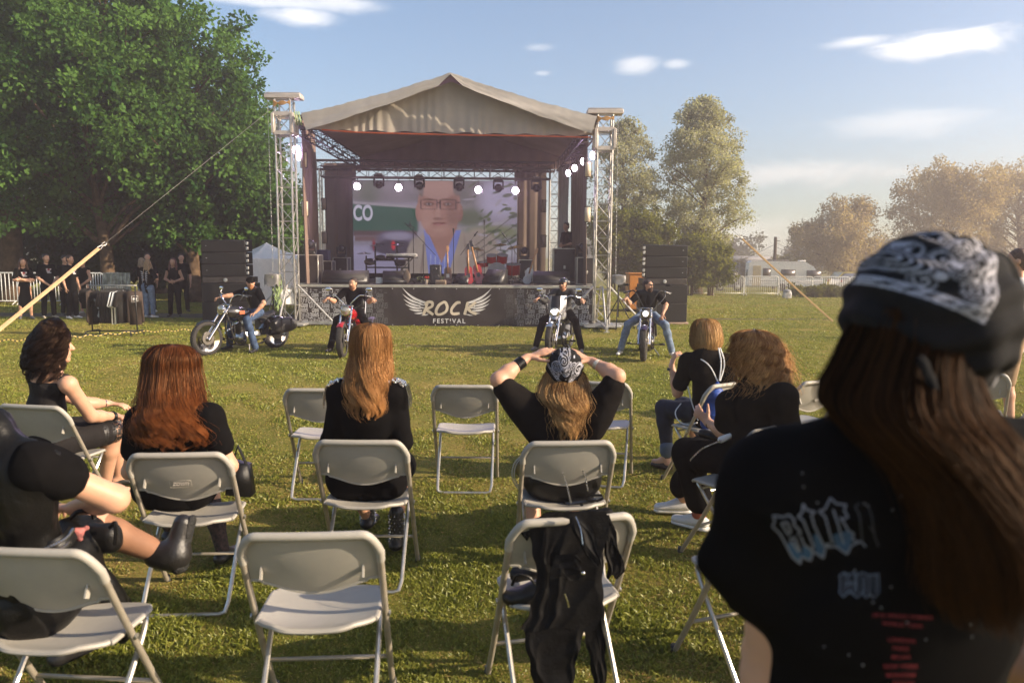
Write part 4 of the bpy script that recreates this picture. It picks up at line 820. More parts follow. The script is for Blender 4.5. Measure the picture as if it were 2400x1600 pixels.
# ------------------------------------------------------------------ clothes rack with shirts
def rack():
    p = gp(270, 786); W = at(318, 786, p.y).x - at(213, 786, p.y).x; zt = at(270, 669, p.y).z; t = thing('clothes_rack', 'black wheeled clothes rail standing on the grass', 'clothes rack', p); h = W / 2; rk = mat('rack black', (.03, .03, .03), .4, .3)
    MB().tube([(-h - .03, 0, zt), (h + .04, 0, zt)], .013, 8).build('rail', alu, t)
    for sx in (-1, 1): MB().tube([(sx * h, 0, .08), (sx * h, 0, zt)], .014, 8).build('upright', rk, t)
    for sx in (-1, 1): MB().tube(smooth_path([(sx * h, -.28, .0), (sx * h, -.27, .08), (sx * h, -.2, .10), (sx * h, .2, .10), (sx * h, .27, .08), (sx * h, .28, 0)], 4), .014, 8).build('foot', rk, t)
    MB().tube([(-h, 0, .10), (h, 0, .10)], .014, 8).build('crossbar', rk, t)
    def shirt(x, m, ang, sc_, lab, pr=None, long_=False):
        t2 = thing('shirt', lab, 'shirt', (p.x + x, p.y, zt), ang, 'shirts hanging on the rail'); o = [(-.05, -.10), (-.19, -.14), (-.28, -.42), (-.20, -.46), (-.175, -.36), (-.18, -.80), (.18, -.80), (.175, -.36), (.20, -.46), (.28, -.42), (.19, -.14), (.05, -.10), (0, -.13)] if not long_ else [(-.05, -.10), (-.15, -.14), (-.17, -.78), (-.12, -.80), (-.11, -.40), (-.12, -.84), (.12, -.84), (.11, -.4), (.12, -.80), (.17, -.78), (.15, -.14), (.05, -.10), (0, -.13)]
        o = [(a * sc_, b * sc_) for a, b in o]
        MB().prism(o, -.012, .012, Matrix.Rotation(math.pi / 2, 4, 'X')).build('cloth', m, t2); MB().tube([(-.15, 0, -.13), (0, 0, -.06), (.15, 0, -.13)], .006, 5).build('hanger', blackm, t2); MB().tube([(0, 0, -.06), (0, 0, -.01), (.012, 0, .015), (0, 0, .02)], .003, 5).build('hook', steel, t2)
        if pr: pr(t2)
        return t2
    bk = mat('black jersey', (.020, .017, .016), .9, var=.1, spec=.1, sheen=.1); wh = mat('white jersey', (.75, .74, .72), .85, var=.05); br = mat('brown jersey', (.06, .04, .03), .9)
    def pr1(t2):
        w_ = mat('faded print', (.42, .42, .42), .8, var=.3, scale=30)
        for b, z, s_ in (('THE', -.26, .045), ('BEATLES', -.34, .075)):
            cu = bpy.data.curves.new('s', 'FONT'); cu.body = b; cu.size = s_; cu.align_x = 'CENTER'; cu.extrude = .0005
            ob = bpy.data.objects.new('tmp', cu); C.objects.link(ob); me = bpy.data.meshes.new_from_object(ob.evaluated_get(bpy.context.evaluated_depsgraph_get())); bpy.data.objects.remove(ob)
            me.transform(Matrix.Translation((0, -.0135, z)) @ Matrix.Rotation(math.pi / 2, 4, 'X')); link('lettering', me, w_, t2, smooth=False)
        g = MB()
        for a in (((-.02, -.72), (-.09, -.66), (-.05, -.52), (-.01, -.60)), ((.02, -.72), (.09, -.66), (.05, -.52), (.01, -.60)), ((-.08, -.50), (-.10, -.42), (-.02, -.41), (-.03, -.5)), ((.02, -.5), (.03, -.42), (.09, -.44), (.08, -.5))): g.add([(x_, -.0135, z_) for x_, z_ in a], [(0, 1, 2, 3)])
        g.build('print', w_, t2, auto=False)
    def pr2(t2):
        g = MB(); fr = [((-.06, -.22), (.06, -.22)), ((.06, -.22), (.06, -.33)), ((.06, -.33), (-.06, -.36)), ((-.06, -.36), (-.06, -.22))]
        for a, b in fr: g.tube([(a[0], -.014, a[1]), (b[0], -.014, b[1])], .004, 4)
        for k in range(3): g.box((-.03 + k * .03, -.014, -.29), (.016, .002, .06))
        g.build('print', wh, t2)
    shirt(-.26, bk, .35, 1.0, 'black band shirt with grey print facing the front of the rail', pr1)
    n = 12
    for k in range(n):
        x = -.15 + k * .036; w_ = k in (7, 9); sh_ = shirt(x, wh if w_ else bk, 1.15 + .05 * math.sin(k * 2), 1.0 if not w_ else 1.02, ('white shirt %s among the black ones on the rail' % ('nearer the front print' if k == 7 else 'nearer the brown shirt')) if w_ else 'plain black shirt hanging side-on in the tight row, ' + ['first after the printed one', 'second', 'third', 'fourth', 'fifth', 'sixth', 'seventh', '', 'between the white shirts', '', 'just past the white shirts', 'last'][k])
    shirt(h - .02, br, .5, 1.0, 'brown long shirt with a small white badge print at the right end', pr2, True); shirt(-h + .04, br, 1.2, 1.0, 'brown long-sleeved top hanging at the left end of the rail', None, True); shirt(-h - .08, bk, .4, .62, 'small black top with brown print hanging outside the left upright', None)
rack()
# ================================================================== FOLDING CHAIRS
chp = mat('almond plastic', (0.36, 0.335, 0.29), .5, var=.06, scale=6, bump=.05, bscale=300, spec=.4)
cht = mat('beige enamelled tube', (0.36, 0.315, 0.25), .38, .35, var=.1, scale=14)
chr_ = mat('worn chrome tube', (0.55, 0.52, 0.46), .30, .8, var=.15, scale=14)
rub = mat('rubber foot', (.05, .05, .05), .8)
def make_chair():
    t = thing('folding_chair', 'x', 'folding chair', (0, 0, 0))
    H, hw, yt, yf = .80, .232, -.235, .20      # top height, half width, y at top, y at front feet
    def P(x, z):  # the main frame: slightly kinked line from front foot to top
        k = z / H; return (x, yf + (yt - yf) * (k ** .92), z)
    tp = []
    for z in (0.012, .2, .4, .6, .70): tp.append(P(-hw, z))
    for a in range(1, 6):
        an = a / 6 * math.pi / 2; tp.append(P(-hw + .075 * (1 - math.cos(an)), .705 + .085 * math.sin(an)))
    for x in (-.12, 0, .12): tp.append(P(x, .792 + .004 * (1 - abs(x) / .12)))
    for a in range(5, 0, -1):
        an = a / 6 * math.pi / 2; tp.append(P(hw - .075 * (1 - math.cos(an)), .705 + .085 * math.sin(an)))
    for z in (.70, .6, .4, .2, .012): tp.append(P(hw, z))
    MB().tube(tp, .0122, 10).build('back_frame', cht, t)
    # backrest: a dished panel hooked over the tube, lower edge bellied
    def bk(u, v):
        x = (u - .5) * 2; ax = abs(x); w_ = hw - .002; ed = .014
        top = .795 - (max(0, ax - .74) / .26) ** 2.4 * .075; low = .592 - .045 * math.cos(min(1, ax / .74) * math.pi / 2) ** 1.2 + (.012 if ax > .80 else 0)
        if ax > .9: low += .0
        z = top + (low - top) * v; y = P(0, z)[1] + .012 - .030 * (1 - x * x) * (.35 + .65 * math.sin(v * math.pi * .8)); return (x * (w_ - .004 * v), y, z)
    N1, N2 = 44, 12; A = [[bk(i / N1, j / N2) for j in range(N2 + 1)] for i in range(N1 + 1)]
    mb = MB(); mb.grid(A); 
    B = [[(p[0] * 1.0, p[1] - .006, p[2]) for p in row] for row in A]; mb.grid([r[::-1] for r in B])
    rim = [A[i][0] for i in range(N1 + 1)]; rimb = [A[i][N2] for i in range(N1 + 1)]
    # rolled rim that wraps round the tube
    mb.tube([(p[0] * 1.012, p[1] - .012, p[2] + .002) for p in [A[0][4]] + [A[0][2]] + rim + [A[N1][2], A[N1][4]]], (.0148, .0155), 10)
    mb.tube([(p[0], p[1] - .004, p[2]) for p in rimb], .0065, 6)
    mb.tube([(p[0], p[1] - .004, p[2]) for p in A[0][3:]], .007, 6); mb.tube([(p[0], p[1] - .004, p[2]) for p in A[N1][3:]], .007, 6)
    for sx in (-1, 1): mb.box((sx * .172, P(0, .65)[1] - .008, .665), (.006, .022, .085), RX(R(-26)))
    mb.build('backrest', chp, t)
    # seat
    def st(u, v, dz=0):
        x = (u - .5) * 2; y = -.205 + .40 * v; e = max(0, abs(x) - .55) / .45; cut = .045 * (max(0, v - .7) / .3) ** 2 + .07 * (max(0, .25 - v) / .25) ** 2
        w_ = .205 - cut * (1 if True else 0); yy_ = y + (0.02 * e * e if v < .3 else -.02 * e * e) * (1 if abs(v - .5) > .3 else 0)
        z = .445 - .018 * math.sin(min(1, max(0, v)) * math.pi) * (1 - x * x) + .010 * x * x - .02 * (max(0, v - .82) / .18) ** 2 + .012 * (max(0, .15 - v) / .15); return (x * w_, yy_, z + dz)
    n1, n2 = 30, 24; A = [[st(i / n1, j / n2) for j in range(n2 + 1)] for i in range(n1 + 1)]; B = [[st(i / n1, j / n2, -.012) for j in range(n2 + 1)] for i in range(n1 + 1)]
    mb = MB(); mb.grid(A); mb.grid([r[::-1] for r in B])
    ring = [A[i][0] for i in range(n1)] + [A[n1][j] for j in range(n2)] + [A[i][n2] for i in range(n1, 0, -1)] + [A[0][j] for j in range(n2, 0, -1)]
    mb.tube([(p[0], p[1], p[2] - .010) for p in ring], (.010, .013), 8, closed=True, flat=(0, 0, 1))
    mb.build('seat', chp, t)
    # rear legs: hang from the seat sides, cross the frame, joined by a floor bar
    xr = .19
    lp = [(-xr + .012, .13, .425), (-xr - .006, .09, .40), (-xr - .010, .03, .33), (-xr - .008, -.20, .06), (-xr + .004, -.222, .02), (-xr + .03, -.225, .012), (xr - .03, -.225, .012), (xr - .004, -.222, .02), (xr + .008, -.20, .06), (xr + .010, .03, .33), (xr + .006, .09, .40), (xr - .012, .13, .425)]
    MB().tube(smooth_path(lp[:5], 4)[:-1] + [Vector(p) for p in lp[4:8]] + smooth_path(lp[8:], 4), .0105, 8).build('rear_leg_frame', chr_, t)
    MB().tube([P(-hw, .19), P(hw, .19)], .0085, 8).build('stretcher', cht, t)
    MB().tube([(-xr, .095, .405), (xr, .095, .405)], .008, 8).build('seat_bar', chr_, t)
    for sx in (-1, 1):
        MB().lathe([(.0, 0), (.011, .001), (.011, .006), (0, .008)], (sx * (hw + .012), P(0, .43)[1], .43), (sx, 0, 0), 10).build('rivet', chr_, t)
        MB().lathe([(.015, 0), (.015, .03), (.0125, .034)], (sx * hw, yf, 0), (0, 0, 1), 10).build('foot', rub, t)
    return t
_proto = [None]
CH = {}
def chair(key, px, pytop, yaw, lab, dx=0, dy=0, z=.80):
    d = ray(px, pytop); t_ = (z - CAMH) / d.z; p = Vector((d.x * t_, d.y * t_)); rz = R(yaw); off = Vector((-.235 * -math.sin(rz) * 1, -.235 * math.cos(rz)))
    off = Vector((0.235 * math.sin(rz), -0.235 * math.cos(rz)))
    c = p - off; loc = (c.x + dx, c.y + dy, 0)
    if _proto[0] is None: o = make_chair(); _proto[0] = o; o.location = loc; o.rotation_euler = (0, 0, rz); o['label'] = lab; o['group'] = 'folding chairs set out in rows'
    else: o = dup(_proto[0], loc, rz, lab, 'folding chairs set out in rows')
    CH[key] = (Vector(loc), rz); return o
chair('empty_front', 722, 1253, 4, 'empty almond folding chair nearest the camera, right of the crossed boot')
chair('mesh_dress', 70, 952, -10, 'folding chair under the dark-haired woman in the mesh dress')
chair('auburn', 414, 1065, 5, 'folding chair under the auburn-haired woman, lit strip on its backrest')
chair('leather', 48, 1290, -4, 'folding chair under the woman in the leather dress')
chair('empty_behind', 742, 913, 2, 'empty folding chair half hidden by the strawberry-blonde woman')
chair('epaulette', 842, 1035, 0, 'folding chair under the strawberry-blonde woman with studded shoulders')
chair('empty_mid', 1088, 905, 0, 'empty folding chair standing free in the middle of the grass')
chair('empty_right', 1404, 897, -12, 'empty folding chair just beyond the raised right elbow')
chair('bandana', 1336, 1037, 5, 'folding chair under the seated woman with the bandana')
chair('jacket', 1350, 1215, 13, 'folding chair with a black leather jacket over its back')
chair('bob', 1712, 899, 34, 'folding chair under the short-haired blonde woman with the blue bag')
chair('curly', 1815, 1000, 38, 'folding chair under the curly-haired woman')
chair('far_right', 1930, 893, 25, 'empty folding chair between the curly-haired woman and the big bandana')
chair('edge_a', 2290, 874, -28, 'empty folding chair seen right of the long brown hair')
chair('edge_b', 2475, 900, 62, 'folding chair cut by the right edge of the view')
def emboss(o):
    y = -.105
    cu = bpy.data.curves.new('w', 'FONT'); cu.body = 'zown'; cu.size = .034; cu.align_x = 'CENTER'; cu.extrude = .0012; cu.offset = .0008; ob = bpy.data.objects.new('tmp', cu); C.objects.link(ob); me = bpy.data.meshes.new_from_object(ob.evaluated_get(bpy.context.evaluated_depsgraph_get())); bpy.data.objects.remove(ob)
    me.transform(Matrix.Translation((0, -.198, .640)) @ Matrix.Rotation(math.pi / 2 - R(28), 4, 'X')); link('moulded_word', me, mat('moulded plastic', (.30, .265, .22), .5), o, smooth=False); b = MB(); q = [(-.05, -.1935, .630), (.05, -.1935, .630), (.05, -.209, .668), (-.05, -.209, .668)]; b.tube(q, .0012, 4, closed=True); b.build('moulded_frame', mat('moulded plastic', (.30, .265, .22)), o)
for o_ in [o for o in bpy.data.objects if o.get('label', '').startswith(('folding chair under the auburn', 'empty folding chair between the curly'))]: emboss(o_)
chair('under_arm', 1860, 1170, 20, 'folding chair mostly hidden by the standing woman, only its leg showing')
# ================================================================== TREES AND BACKGROUND
def leafmat(name, c1, c2, trans=.45, gloss=.0):
    if name in _m: return _m[name]
    m = bpy.data.materials.new(name); m.use_nodes = True; t = m.node_tree; t.nodes.clear(); a = N(t, 'ShaderNodeAttribute', _attribute_name='Col')
    d = N(t, 'ShaderNodeBsdfDiffuse'); tr = N(t, 'ShaderNodeBsdfTranslucent'); gl = N(t, 'ShaderNodeBsdfGlossy', Roughness=.4); gl.inputs[0].default_value = (.9, 1, .8, 1)
    mx = N(t, 'ShaderNodeMixShader'); mx.inputs[0].default_value = trans; m2 = N(t, 'ShaderNodeMixShader'); m2.inputs[0].default_value = gloss; o = N(t, 'ShaderNodeOutputMaterial')
    hs = N(t, 'ShaderNodeMix', _data_type='RGBA', _blend_type='MULTIPLY'); hs.inputs[0].default_value = 1; hs.inputs[7].default_value = (1.15, 1.15, .55, 1)
    t.links.new(a.outputs['Color'], d.inputs[0]); t.links.new(a.outputs['Color'], hs.inputs[6]); t.links.new(hs.outputs[2], tr.inputs[0]); t.links.new(d.outputs[0], mx.inputs[1]); t.links.new(tr.outputs[0], mx.inputs[2])
    t.links.new(mx.outputs[0], m2.inputs[1]); t.links.new(gl.outputs[0], m2.inputs[2]); t.links.new(m2.outputs[0], o.inputs[0]); _m[name] = m; return m
lm = leafmat('leaves', 0, 0)
bark = mat('bark', (.115, .075, .045), .95, var=.4, scale=5, bump=.8, bscale=16, spec=.1)
def leaves_at(cl, per, rad, size, g, c1, c2, up=.35, flat=.8, droop=0.0):
    """cl: (n,3) clump centres -> leaf rhombs"""
    n = len(cl) * per; c = np.repeat(cl, per, 0); v = g.normal(0, 1, (n, 3)); v /= np.linalg.norm(v, axis=1)[:, None]; r = g.random((n, 1)) ** .5
    rr = np.repeat(rad, per)[:, None] if np.ndim(rad) else rad
    p = c + v * r * rr * np.array([1, 1, flat]); 
    if droop: p[:, 2] -= droop * g.random(n) * g.random(n)
    d = v * .8 + g.normal(0, .7, (n, 3)); d[:, 2] += -.2 - droop; d /= np.linalg.norm(d, axis=1)[:, None]
    nr = g.normal(0, .7, (n, 3)) + v * .6; nr[:, 2] += up; s = np.cross(d, nr); s /= np.linalg.norm(s, axis=1)[:, None] + 1e-9
    L_ = size * (.6 + .8 * g.random((n, 1))); W_ = L_ * .36; q = p + d * L_ * .45
    V = np.stack([p, q + s * W_, p + d * L_, q - s * W_], 1).reshape(-1, 3)
    tcl = np.repeat(g.random(len(cl)), per)[:, None] * .75 + g.random((n, 1)) * .25; col = np.array(c1) * (1 - tcl) + np.array(c2) * tcl
    return V, np.repeat(col, 4, 0)
def tree(name, lab, base, H, shape, nclump, per, rad, size, c1, c2, seed, r0=.3, group=None, cat='tree', stems=1, leafm=None, droop=0.0, limbs=9, barkm=None, up=.35):
    """shape(g) -> a random point of the crown volume relative to base (x, y, z), biased outwards"""
    g = np.random.default_rng(seed); t = thing(name, lab, cat, base, 0, group)
    cl = np.array([shape(g) for _ in range(nclump)]); rads = rad * (.55 + .8 * g.random(nclump))
    V, col = leaves_at(cl, per, rads, size, g, c1, c2, up=up, droop=droop)
    link('crown', npmesh('crown', V, np.arange(len(V)).reshape(-1, 4), col), leafm or lm, t, smooth=False)
    mb = MB(); top = cl[:, 2].max()
    for s_ in range(stems):
        a = 2 * math.pi * s_ / stems + g.random(); lean = (0.12 if stems > 1 else .02) * H
        tp = [Vector((math.cos(a) * (.12 * (stems > 1) + lean * k * k) + g.normal(0, .02 * H) * k, math.sin(a) * (.12 * (stems > 1) + lean * k * k) + g.normal(0, .02 * H) * k, top * .92 * k)) for k in np.linspace(0, 1, 7)]
        tp = smooth_path(tp, 4); rs = [r0 / stems ** .5 * (1 - .93 * i / (len(tp) - 1)) ** 1.1 + .012 + (.35 * r0 if i == 0 else 0) for i in range(len(tp))]; mb.tube(tp, rs, 10)
        idx = g.choice(nclump, min(nclump, limbs * 6), replace=False)
        for i in idx:
            c = Vector(cl[i]); z = max(.16 * top, c.z - (0.25 + .5 * g.random()) * (math.hypot(c.x, c.y) + .5)); k = min(len(tp) - 2, max(1, int(z / (top * .92) * (len(tp) - 1)))); o_ = tp[k]
            m_ = o_.lerp(c, .5) + Vector((g.normal(0, .15), g.normal(0, .15), .10 * (c - o_).length)); rr = rs[k] * (.30 + .2 * g.random()); mb.tube(smooth_path([o_, m_, c], 4), [rr * (1 - .85 * j / 8) + .006 for j in range(9)], 5, cap=False)
    mb.build('trunk', barkm or bark, t, auto=False); return t
def blob(cx, cy, cz, rx, ry, rz, lobes, sd, zm=.6):
    """outward-biased sampling over a union of ellipsoidal lobes"""
    g0 = np.random.default_rng(sd); Ls = [(0, 0, cz, rx * .78, ry * .78, rz * .82)]
    for _ in range(lobes):
        v = g0.normal(0, 1, 3); v /= np.linalg.norm(v); v[2] = v[2] * .9 + .1; s = .24 + .26 * g0.random(); Ls.append((v[0] * rx * .84, v[1] * ry * .84, cz + v[2] * rz * .84, rx * s, ry * s, rz * s * .9))
    w_ = np.array([l[3] * l[5] for l in Ls]); w_ /= w_.sum()
    def f(g):
        l = Ls[g.choice(len(Ls), p=w_)]; v = g.normal(0, 1, 3); v /= np.linalg.norm(v); r = g.random() ** .28; return (cx + l[0] + v[0] * l[3] * r, cy + l[1] + v[1] * l[4] * r, max(zm + .5 * g.random(), l[2] + v[2] * l[5] * r))
    return f
GR1, GR2 = (.024, .075, .018), (.130, .240, .055)
oaks = [((-18.4, 27.5), 16.5, 5.6, 3), ((-14.6, 27.0), 13.0, 3.9, 4), ((-11.9, 28.0), 10.6, 3.1, 5), ((-22.5, 33.0), 17, 6, 6), ((-16.2, 34.0), 13, 4.4, 8)]
labs = ['largest leafy oak at far left rising out of the frame', 'big oak with bare limbs showing behind the bystanders', 'rounded oak whose crown ends beside the left tower', 'dark oak standing deep behind the leftmost one', 'shaded oak filling the gap behind the front trees']
for k, ((x, y), H, rx, sd) in enumerate(oaks):
    nn = (520, 480, 380, 300, 300)[k]
    tree('oak_tree', labs[k], (x, y, 0), H, blob(0, 0, H * .55, rx, rx * .85, H * .44, 24, sd, 1.9), nn, 112 if k < 3 else 60, .54, .155 if k < 3 else .25, GR1, GR2, sd, (.40, .26, .26, .4, .4)[k], 'trees of the wood on the left', limbs=9)
tree('oak_tree', 'low leafy tree right behind the left speaker stack', (-10.3, 29.6, 0), 6.6, blob(0, 0, 3.8, 1.9, 2.0, 3.0, 12, 12), 260, 76, .5, .19, GR1, GR2, 12, .22, 'trees of the wood on the left')
ORD = 'first second third fourth fifth sixth seventh eighth ninth tenth eleventh twelfth thirteenth fourteenth fifteenth sixteenth'.split()
g = np.random.default_rng(5)
for k in range(16):
    x = -24.5 + 1.0 * k + g.normal(0, .25); y = 32.0 + g.normal(0, .5) + (1.5 if k > 12 else 0)
    tree('shrub', 'dark shrub below the oaks, %s from the left in the row behind the bystanders' % ORD[k], (x, y, 0), 3, blob(0, 0, 1.6, 1.2, .9, 1.9, 6, 30 + k), 60, 60, .42, .17, (.016, .040, .009), (.040, .085, .018), 40 + k, .05, 'shrubs under the trees', 'shrub', stems=2, limbs=2)
# birch trunk and single trunks
bir = mat('birch bark', (.17, .15, .13), .9, var=.6, scale=6, bump=.4, bscale=10)
tree('birch_tree', 'birch with a pale peeling trunk behind the left barrier', (at(22, 600, 30).x, 30, 0), 11, blob(0, 0, 8.2, 1.6, 1.6, 2.6, 8, 77), 120, 60, .45, .14, GR1, GR2, 78, .17, None, limbs=2, barkm=bir)
# right side: two poplars, bushes, willows
P1, P2 = (.23, .23, .15), (.50, .49, .37)
def pop(rx, H, sd):
    g0 = np.random.default_rng(sd); ph = g0.random(6) * 6
    def f(g):
        z = H * (.12 + .88 * g.random() ** .85); k = z / H; r = rx * (math.sin(min(1, (k - .05) * 1.6 + .12) * math.pi / 2) * (1 - max(0, k - .62) / .38) ** .5 + .05); a = g.random() * 6.283; r *= (.80 + .22 * math.sin(a * 3 + z * 1.3 + ph[0]) + .10 * math.sin(z * 4 + ph[1])) * (g.random() ** .35); return (math.cos(a) * r, math.sin(a) * r * .9, z)
    return f
def base(px, Y, z=None): p = at(px, 600, Y); return (p.x, Y, gz(p.x, Y) if z is None else z)
def hgt(px, py, Y): p = at(px, py, Y); return p.z - gz(p.x, Y)
tree('poplar_tree', 'pale poplar just right of the right tower', base(1462, 46), 9, pop(2.3, hgt(1462, 284, 46), 1), 330, 72, .50, .13, P1, P2, 91, .24, 'poplars behind the right speakers', limbs=8)
tree('poplar_tree', 'tallest poplar behind the right speaker stack', base(1636, 47), 11, pop(3.1, hgt(1640, 238, 47), 2), 620, 74, .50, .135, P1, P2, 92, .30, 'poplars behind the right speakers', limbs=10)
for k, (px_, py_, rx) in enumerate(((1440, 500, 1.4), (1490, 480, 1.6), (1560, 520, 1.7), (1620, 540, 1.5), (1668, 560, 1.2))):
    Y_ = 43 + .5 * (k % 2); H_ = hgt(px_, py_, Y_); tree('bush', ('yellow-green bush right of the right tower', 'yellow-green bush above the orange generator', 'yellow-green bush behind the right speakers', 'yellow-green bush at the foot of the tallest poplar', 'yellow-green bush overhanging the metal fence')[k], base(px_, Y_), H_, blob(0, 0, H_ * .52, rx, rx, H_ * .5, 9, 60 + k), 130, 70, .42, .17, (.085, .105, .022), (.20, .20, .045), 60 + k, .08, 'bushes below the poplars', 'bush', stems=3, limbs=3)
W1_, W2_ = (.26, .20, .12), (.48, .38, .25)
def wil(px_, pyt, Y_, rx, sd, nc, lab, wseg=1.0):
    H_ = hgt(px_, pyt, Y_); tree('willow_tree', lab, base(px_, Y_), H_, blob(0, 0, H_ * .55, rx, rx * .8, H_ * .46, 15, sd), nc, 62, .80, .22, W1_, W2_, sd, .45, 'large hazy willows on the right', droop=.9, limbs=8, stems=2)
wil(1980, 470, 76, 4.6, 101, 420, 'rounded willow standing behind the caravan'); wil(2215, 362, 80, 5.8, 102, 640, 'tallest willow behind the bandana, sky showing through it'); wil(2390, 375, 82, 5.2, 103, 420, 'willow at the right edge of the view'); wil(2075, 590, 84, 3.4, 104, 160, 'low willow filling the gap between the two big ones')
tree('small_tree', 'small yellowish tree behind the utility pole', base(1838, 90), 3, blob(0, 0, hgt(1838, 595, 90) * .6, 2.3, 1.5, hgt(1838, 595, 90) * .45, 6, 9), 60, 60, .6, .22, (.20, .17, .06), (.30, .26, .1), 9, .1, None); tree('small_tree', 'thin half-bare tree above the grey roof', base(1750, 88), 3, blob(0, 0, hgt(1750, 612, 88) * .6, 1.8, 1.2, hgt(1750, 612, 88) * .4, 6, 10), 50, 12, .6, .2, (.17, .14, .06), (.26, .22, .1), 10, .1, None, limbs=6, stems=3)
g = np.random.default_rng(15)
for k in range(12):
    x = -60 + 20 * k + g.normal(0, 4); y = 150 + g.normal(0, 8)
    if -8 < x < 14: x -= 30
    tree('distant_tree', 'distant hazy tree low on the horizon, %s from the left' % ORD[k], (x, y, gz(x, y)), 7, blob(0, 0, 4, 7, 4, 3.5, 7, 200 + k), 90, 40, 1.3, .55, (.07, .08, .03), (.13, .13, .05), 200 + k, .3, 'distant trees on the horizon', limbs=1)
mm = MB(); rr = random.Random(8)
# ------------------------------------------------------------------ barriers
whb = mat('white barrier', (.72, .72, .70), .5, .1, var=.08)
barm = mat('barrier galvanised', (.74, .72, .68), .5, .2, var=.12)
def barrier(a, b, h, lab, grp, m=None, nb=18):
    m = m or (whb if a[0] < 0 else barm)
    a, b = Vector(a), Vector(b); d = b - a; L_ = d.length; t = thing('crowd_barrier', lab, 'barrier', a, math.atan2(d.y, d.x), grp); c = .08; dz = b.z - a.z
    fr = [(0, 0, .12), (0, 0, h - c), (c * .3, 0, h - c * .3), (c, 0, h), (L_ - c, 0, h + dz), (L_ - c * .3, 0, h - c * .3 + dz), (L_, 0, h - c + dz), (L_, 0, .12 + dz)]
    MB().tube(fr, .026, 8).build('frame', m, t); MB().tube([(0, 0, .14), (L_, 0, .14 + dz)], .016, 6).build('lower_rail', m, t)
    for k in range(nb): x = L_ * (k + 1) / (nb + 1); MB().tube([(x, 0, .14 + dz * x / L_), (x, 0, h - .01 + dz * x / L_)], .015 if a.x < 0 else .012, 5).build('bar', m, t)
    for x in (.05, L_ - .05): MB().tube([(x, -.28, .02), (x, -.05, .13), (x, .05, .13), (x, .28, .02)], .017, 6).build('foot', m, t)
    return t
def fence(pxs, Y0, Y1, h, labs, grp, nb=18):
    for k in range(len(pxs) - 1):
        Ya, Yb = Y0 + (Y1 - Y0) * k / (len(pxs) - 1), Y0 + (Y1 - Y0) * (k + 1) / (len(pxs) - 1); a, b = at(pxs[k] + 1.5, 600, Ya), at(pxs[k + 1] - 1.5, 600, Yb); barrier((a.x, a.y, gz(a.x, a.y)), (b.x, b.y, gz(b.x, b.y)), h, labs[k], grp, nb=nb)
fence([-105, 37, 148, 240, 285], 25.6, 26.2, 1.10, ['white barrier at the left edge in front of the birch', 'barrier behind the first girl with folded arms', 'barrier behind the two close-standing men', 'barrier section wrapped in silvery film beside the tree trunk'], 'metal barriers under the trees', 14)
fence([1538, 1612, 1670, 1747, 1828, 1908, 1995, 2075, 2160, 2250, 2340, 2430], 43.7, 43.7, 1.12, ['fence panel right behind the right speaker stack', 'fence panel in front of the ivy', 'fence panel in front of the dark parked car', 'fence panel in front of the caravan door end', 'fence panel in front of the caravan windows', 'fence panel at the front end of the caravan', 'fence panel disappearing behind the bandana at its left', 'fence panel hidden behind the bandana', 'fence panel behind the knot of the bandana', 'fence panel at the right edge beside the photographer', 'last fence panel at the right edge'], 'fence panels across the field', 15)
def film():
    def f(u, v): return (u * .95, -.03 - .012 * math.sin(u * 40) - .01 * math.sin(u * 90 + v * 6), 1.12 - .95 * v)
    p = at(240, 600, 25.95); o = MB().grid(sheetgrid(f, 60, 12)).build('plastic_film', mat('silvery film', (.35, .36, .34), .22, .6, var=.5, scale=9, bump=.5, bscale=14), auto=False); o.location = (p.x, 25.93, 0); tag(o, 'silvery plastic film stretched over the barrier by the tree trunk', 'film')
film()
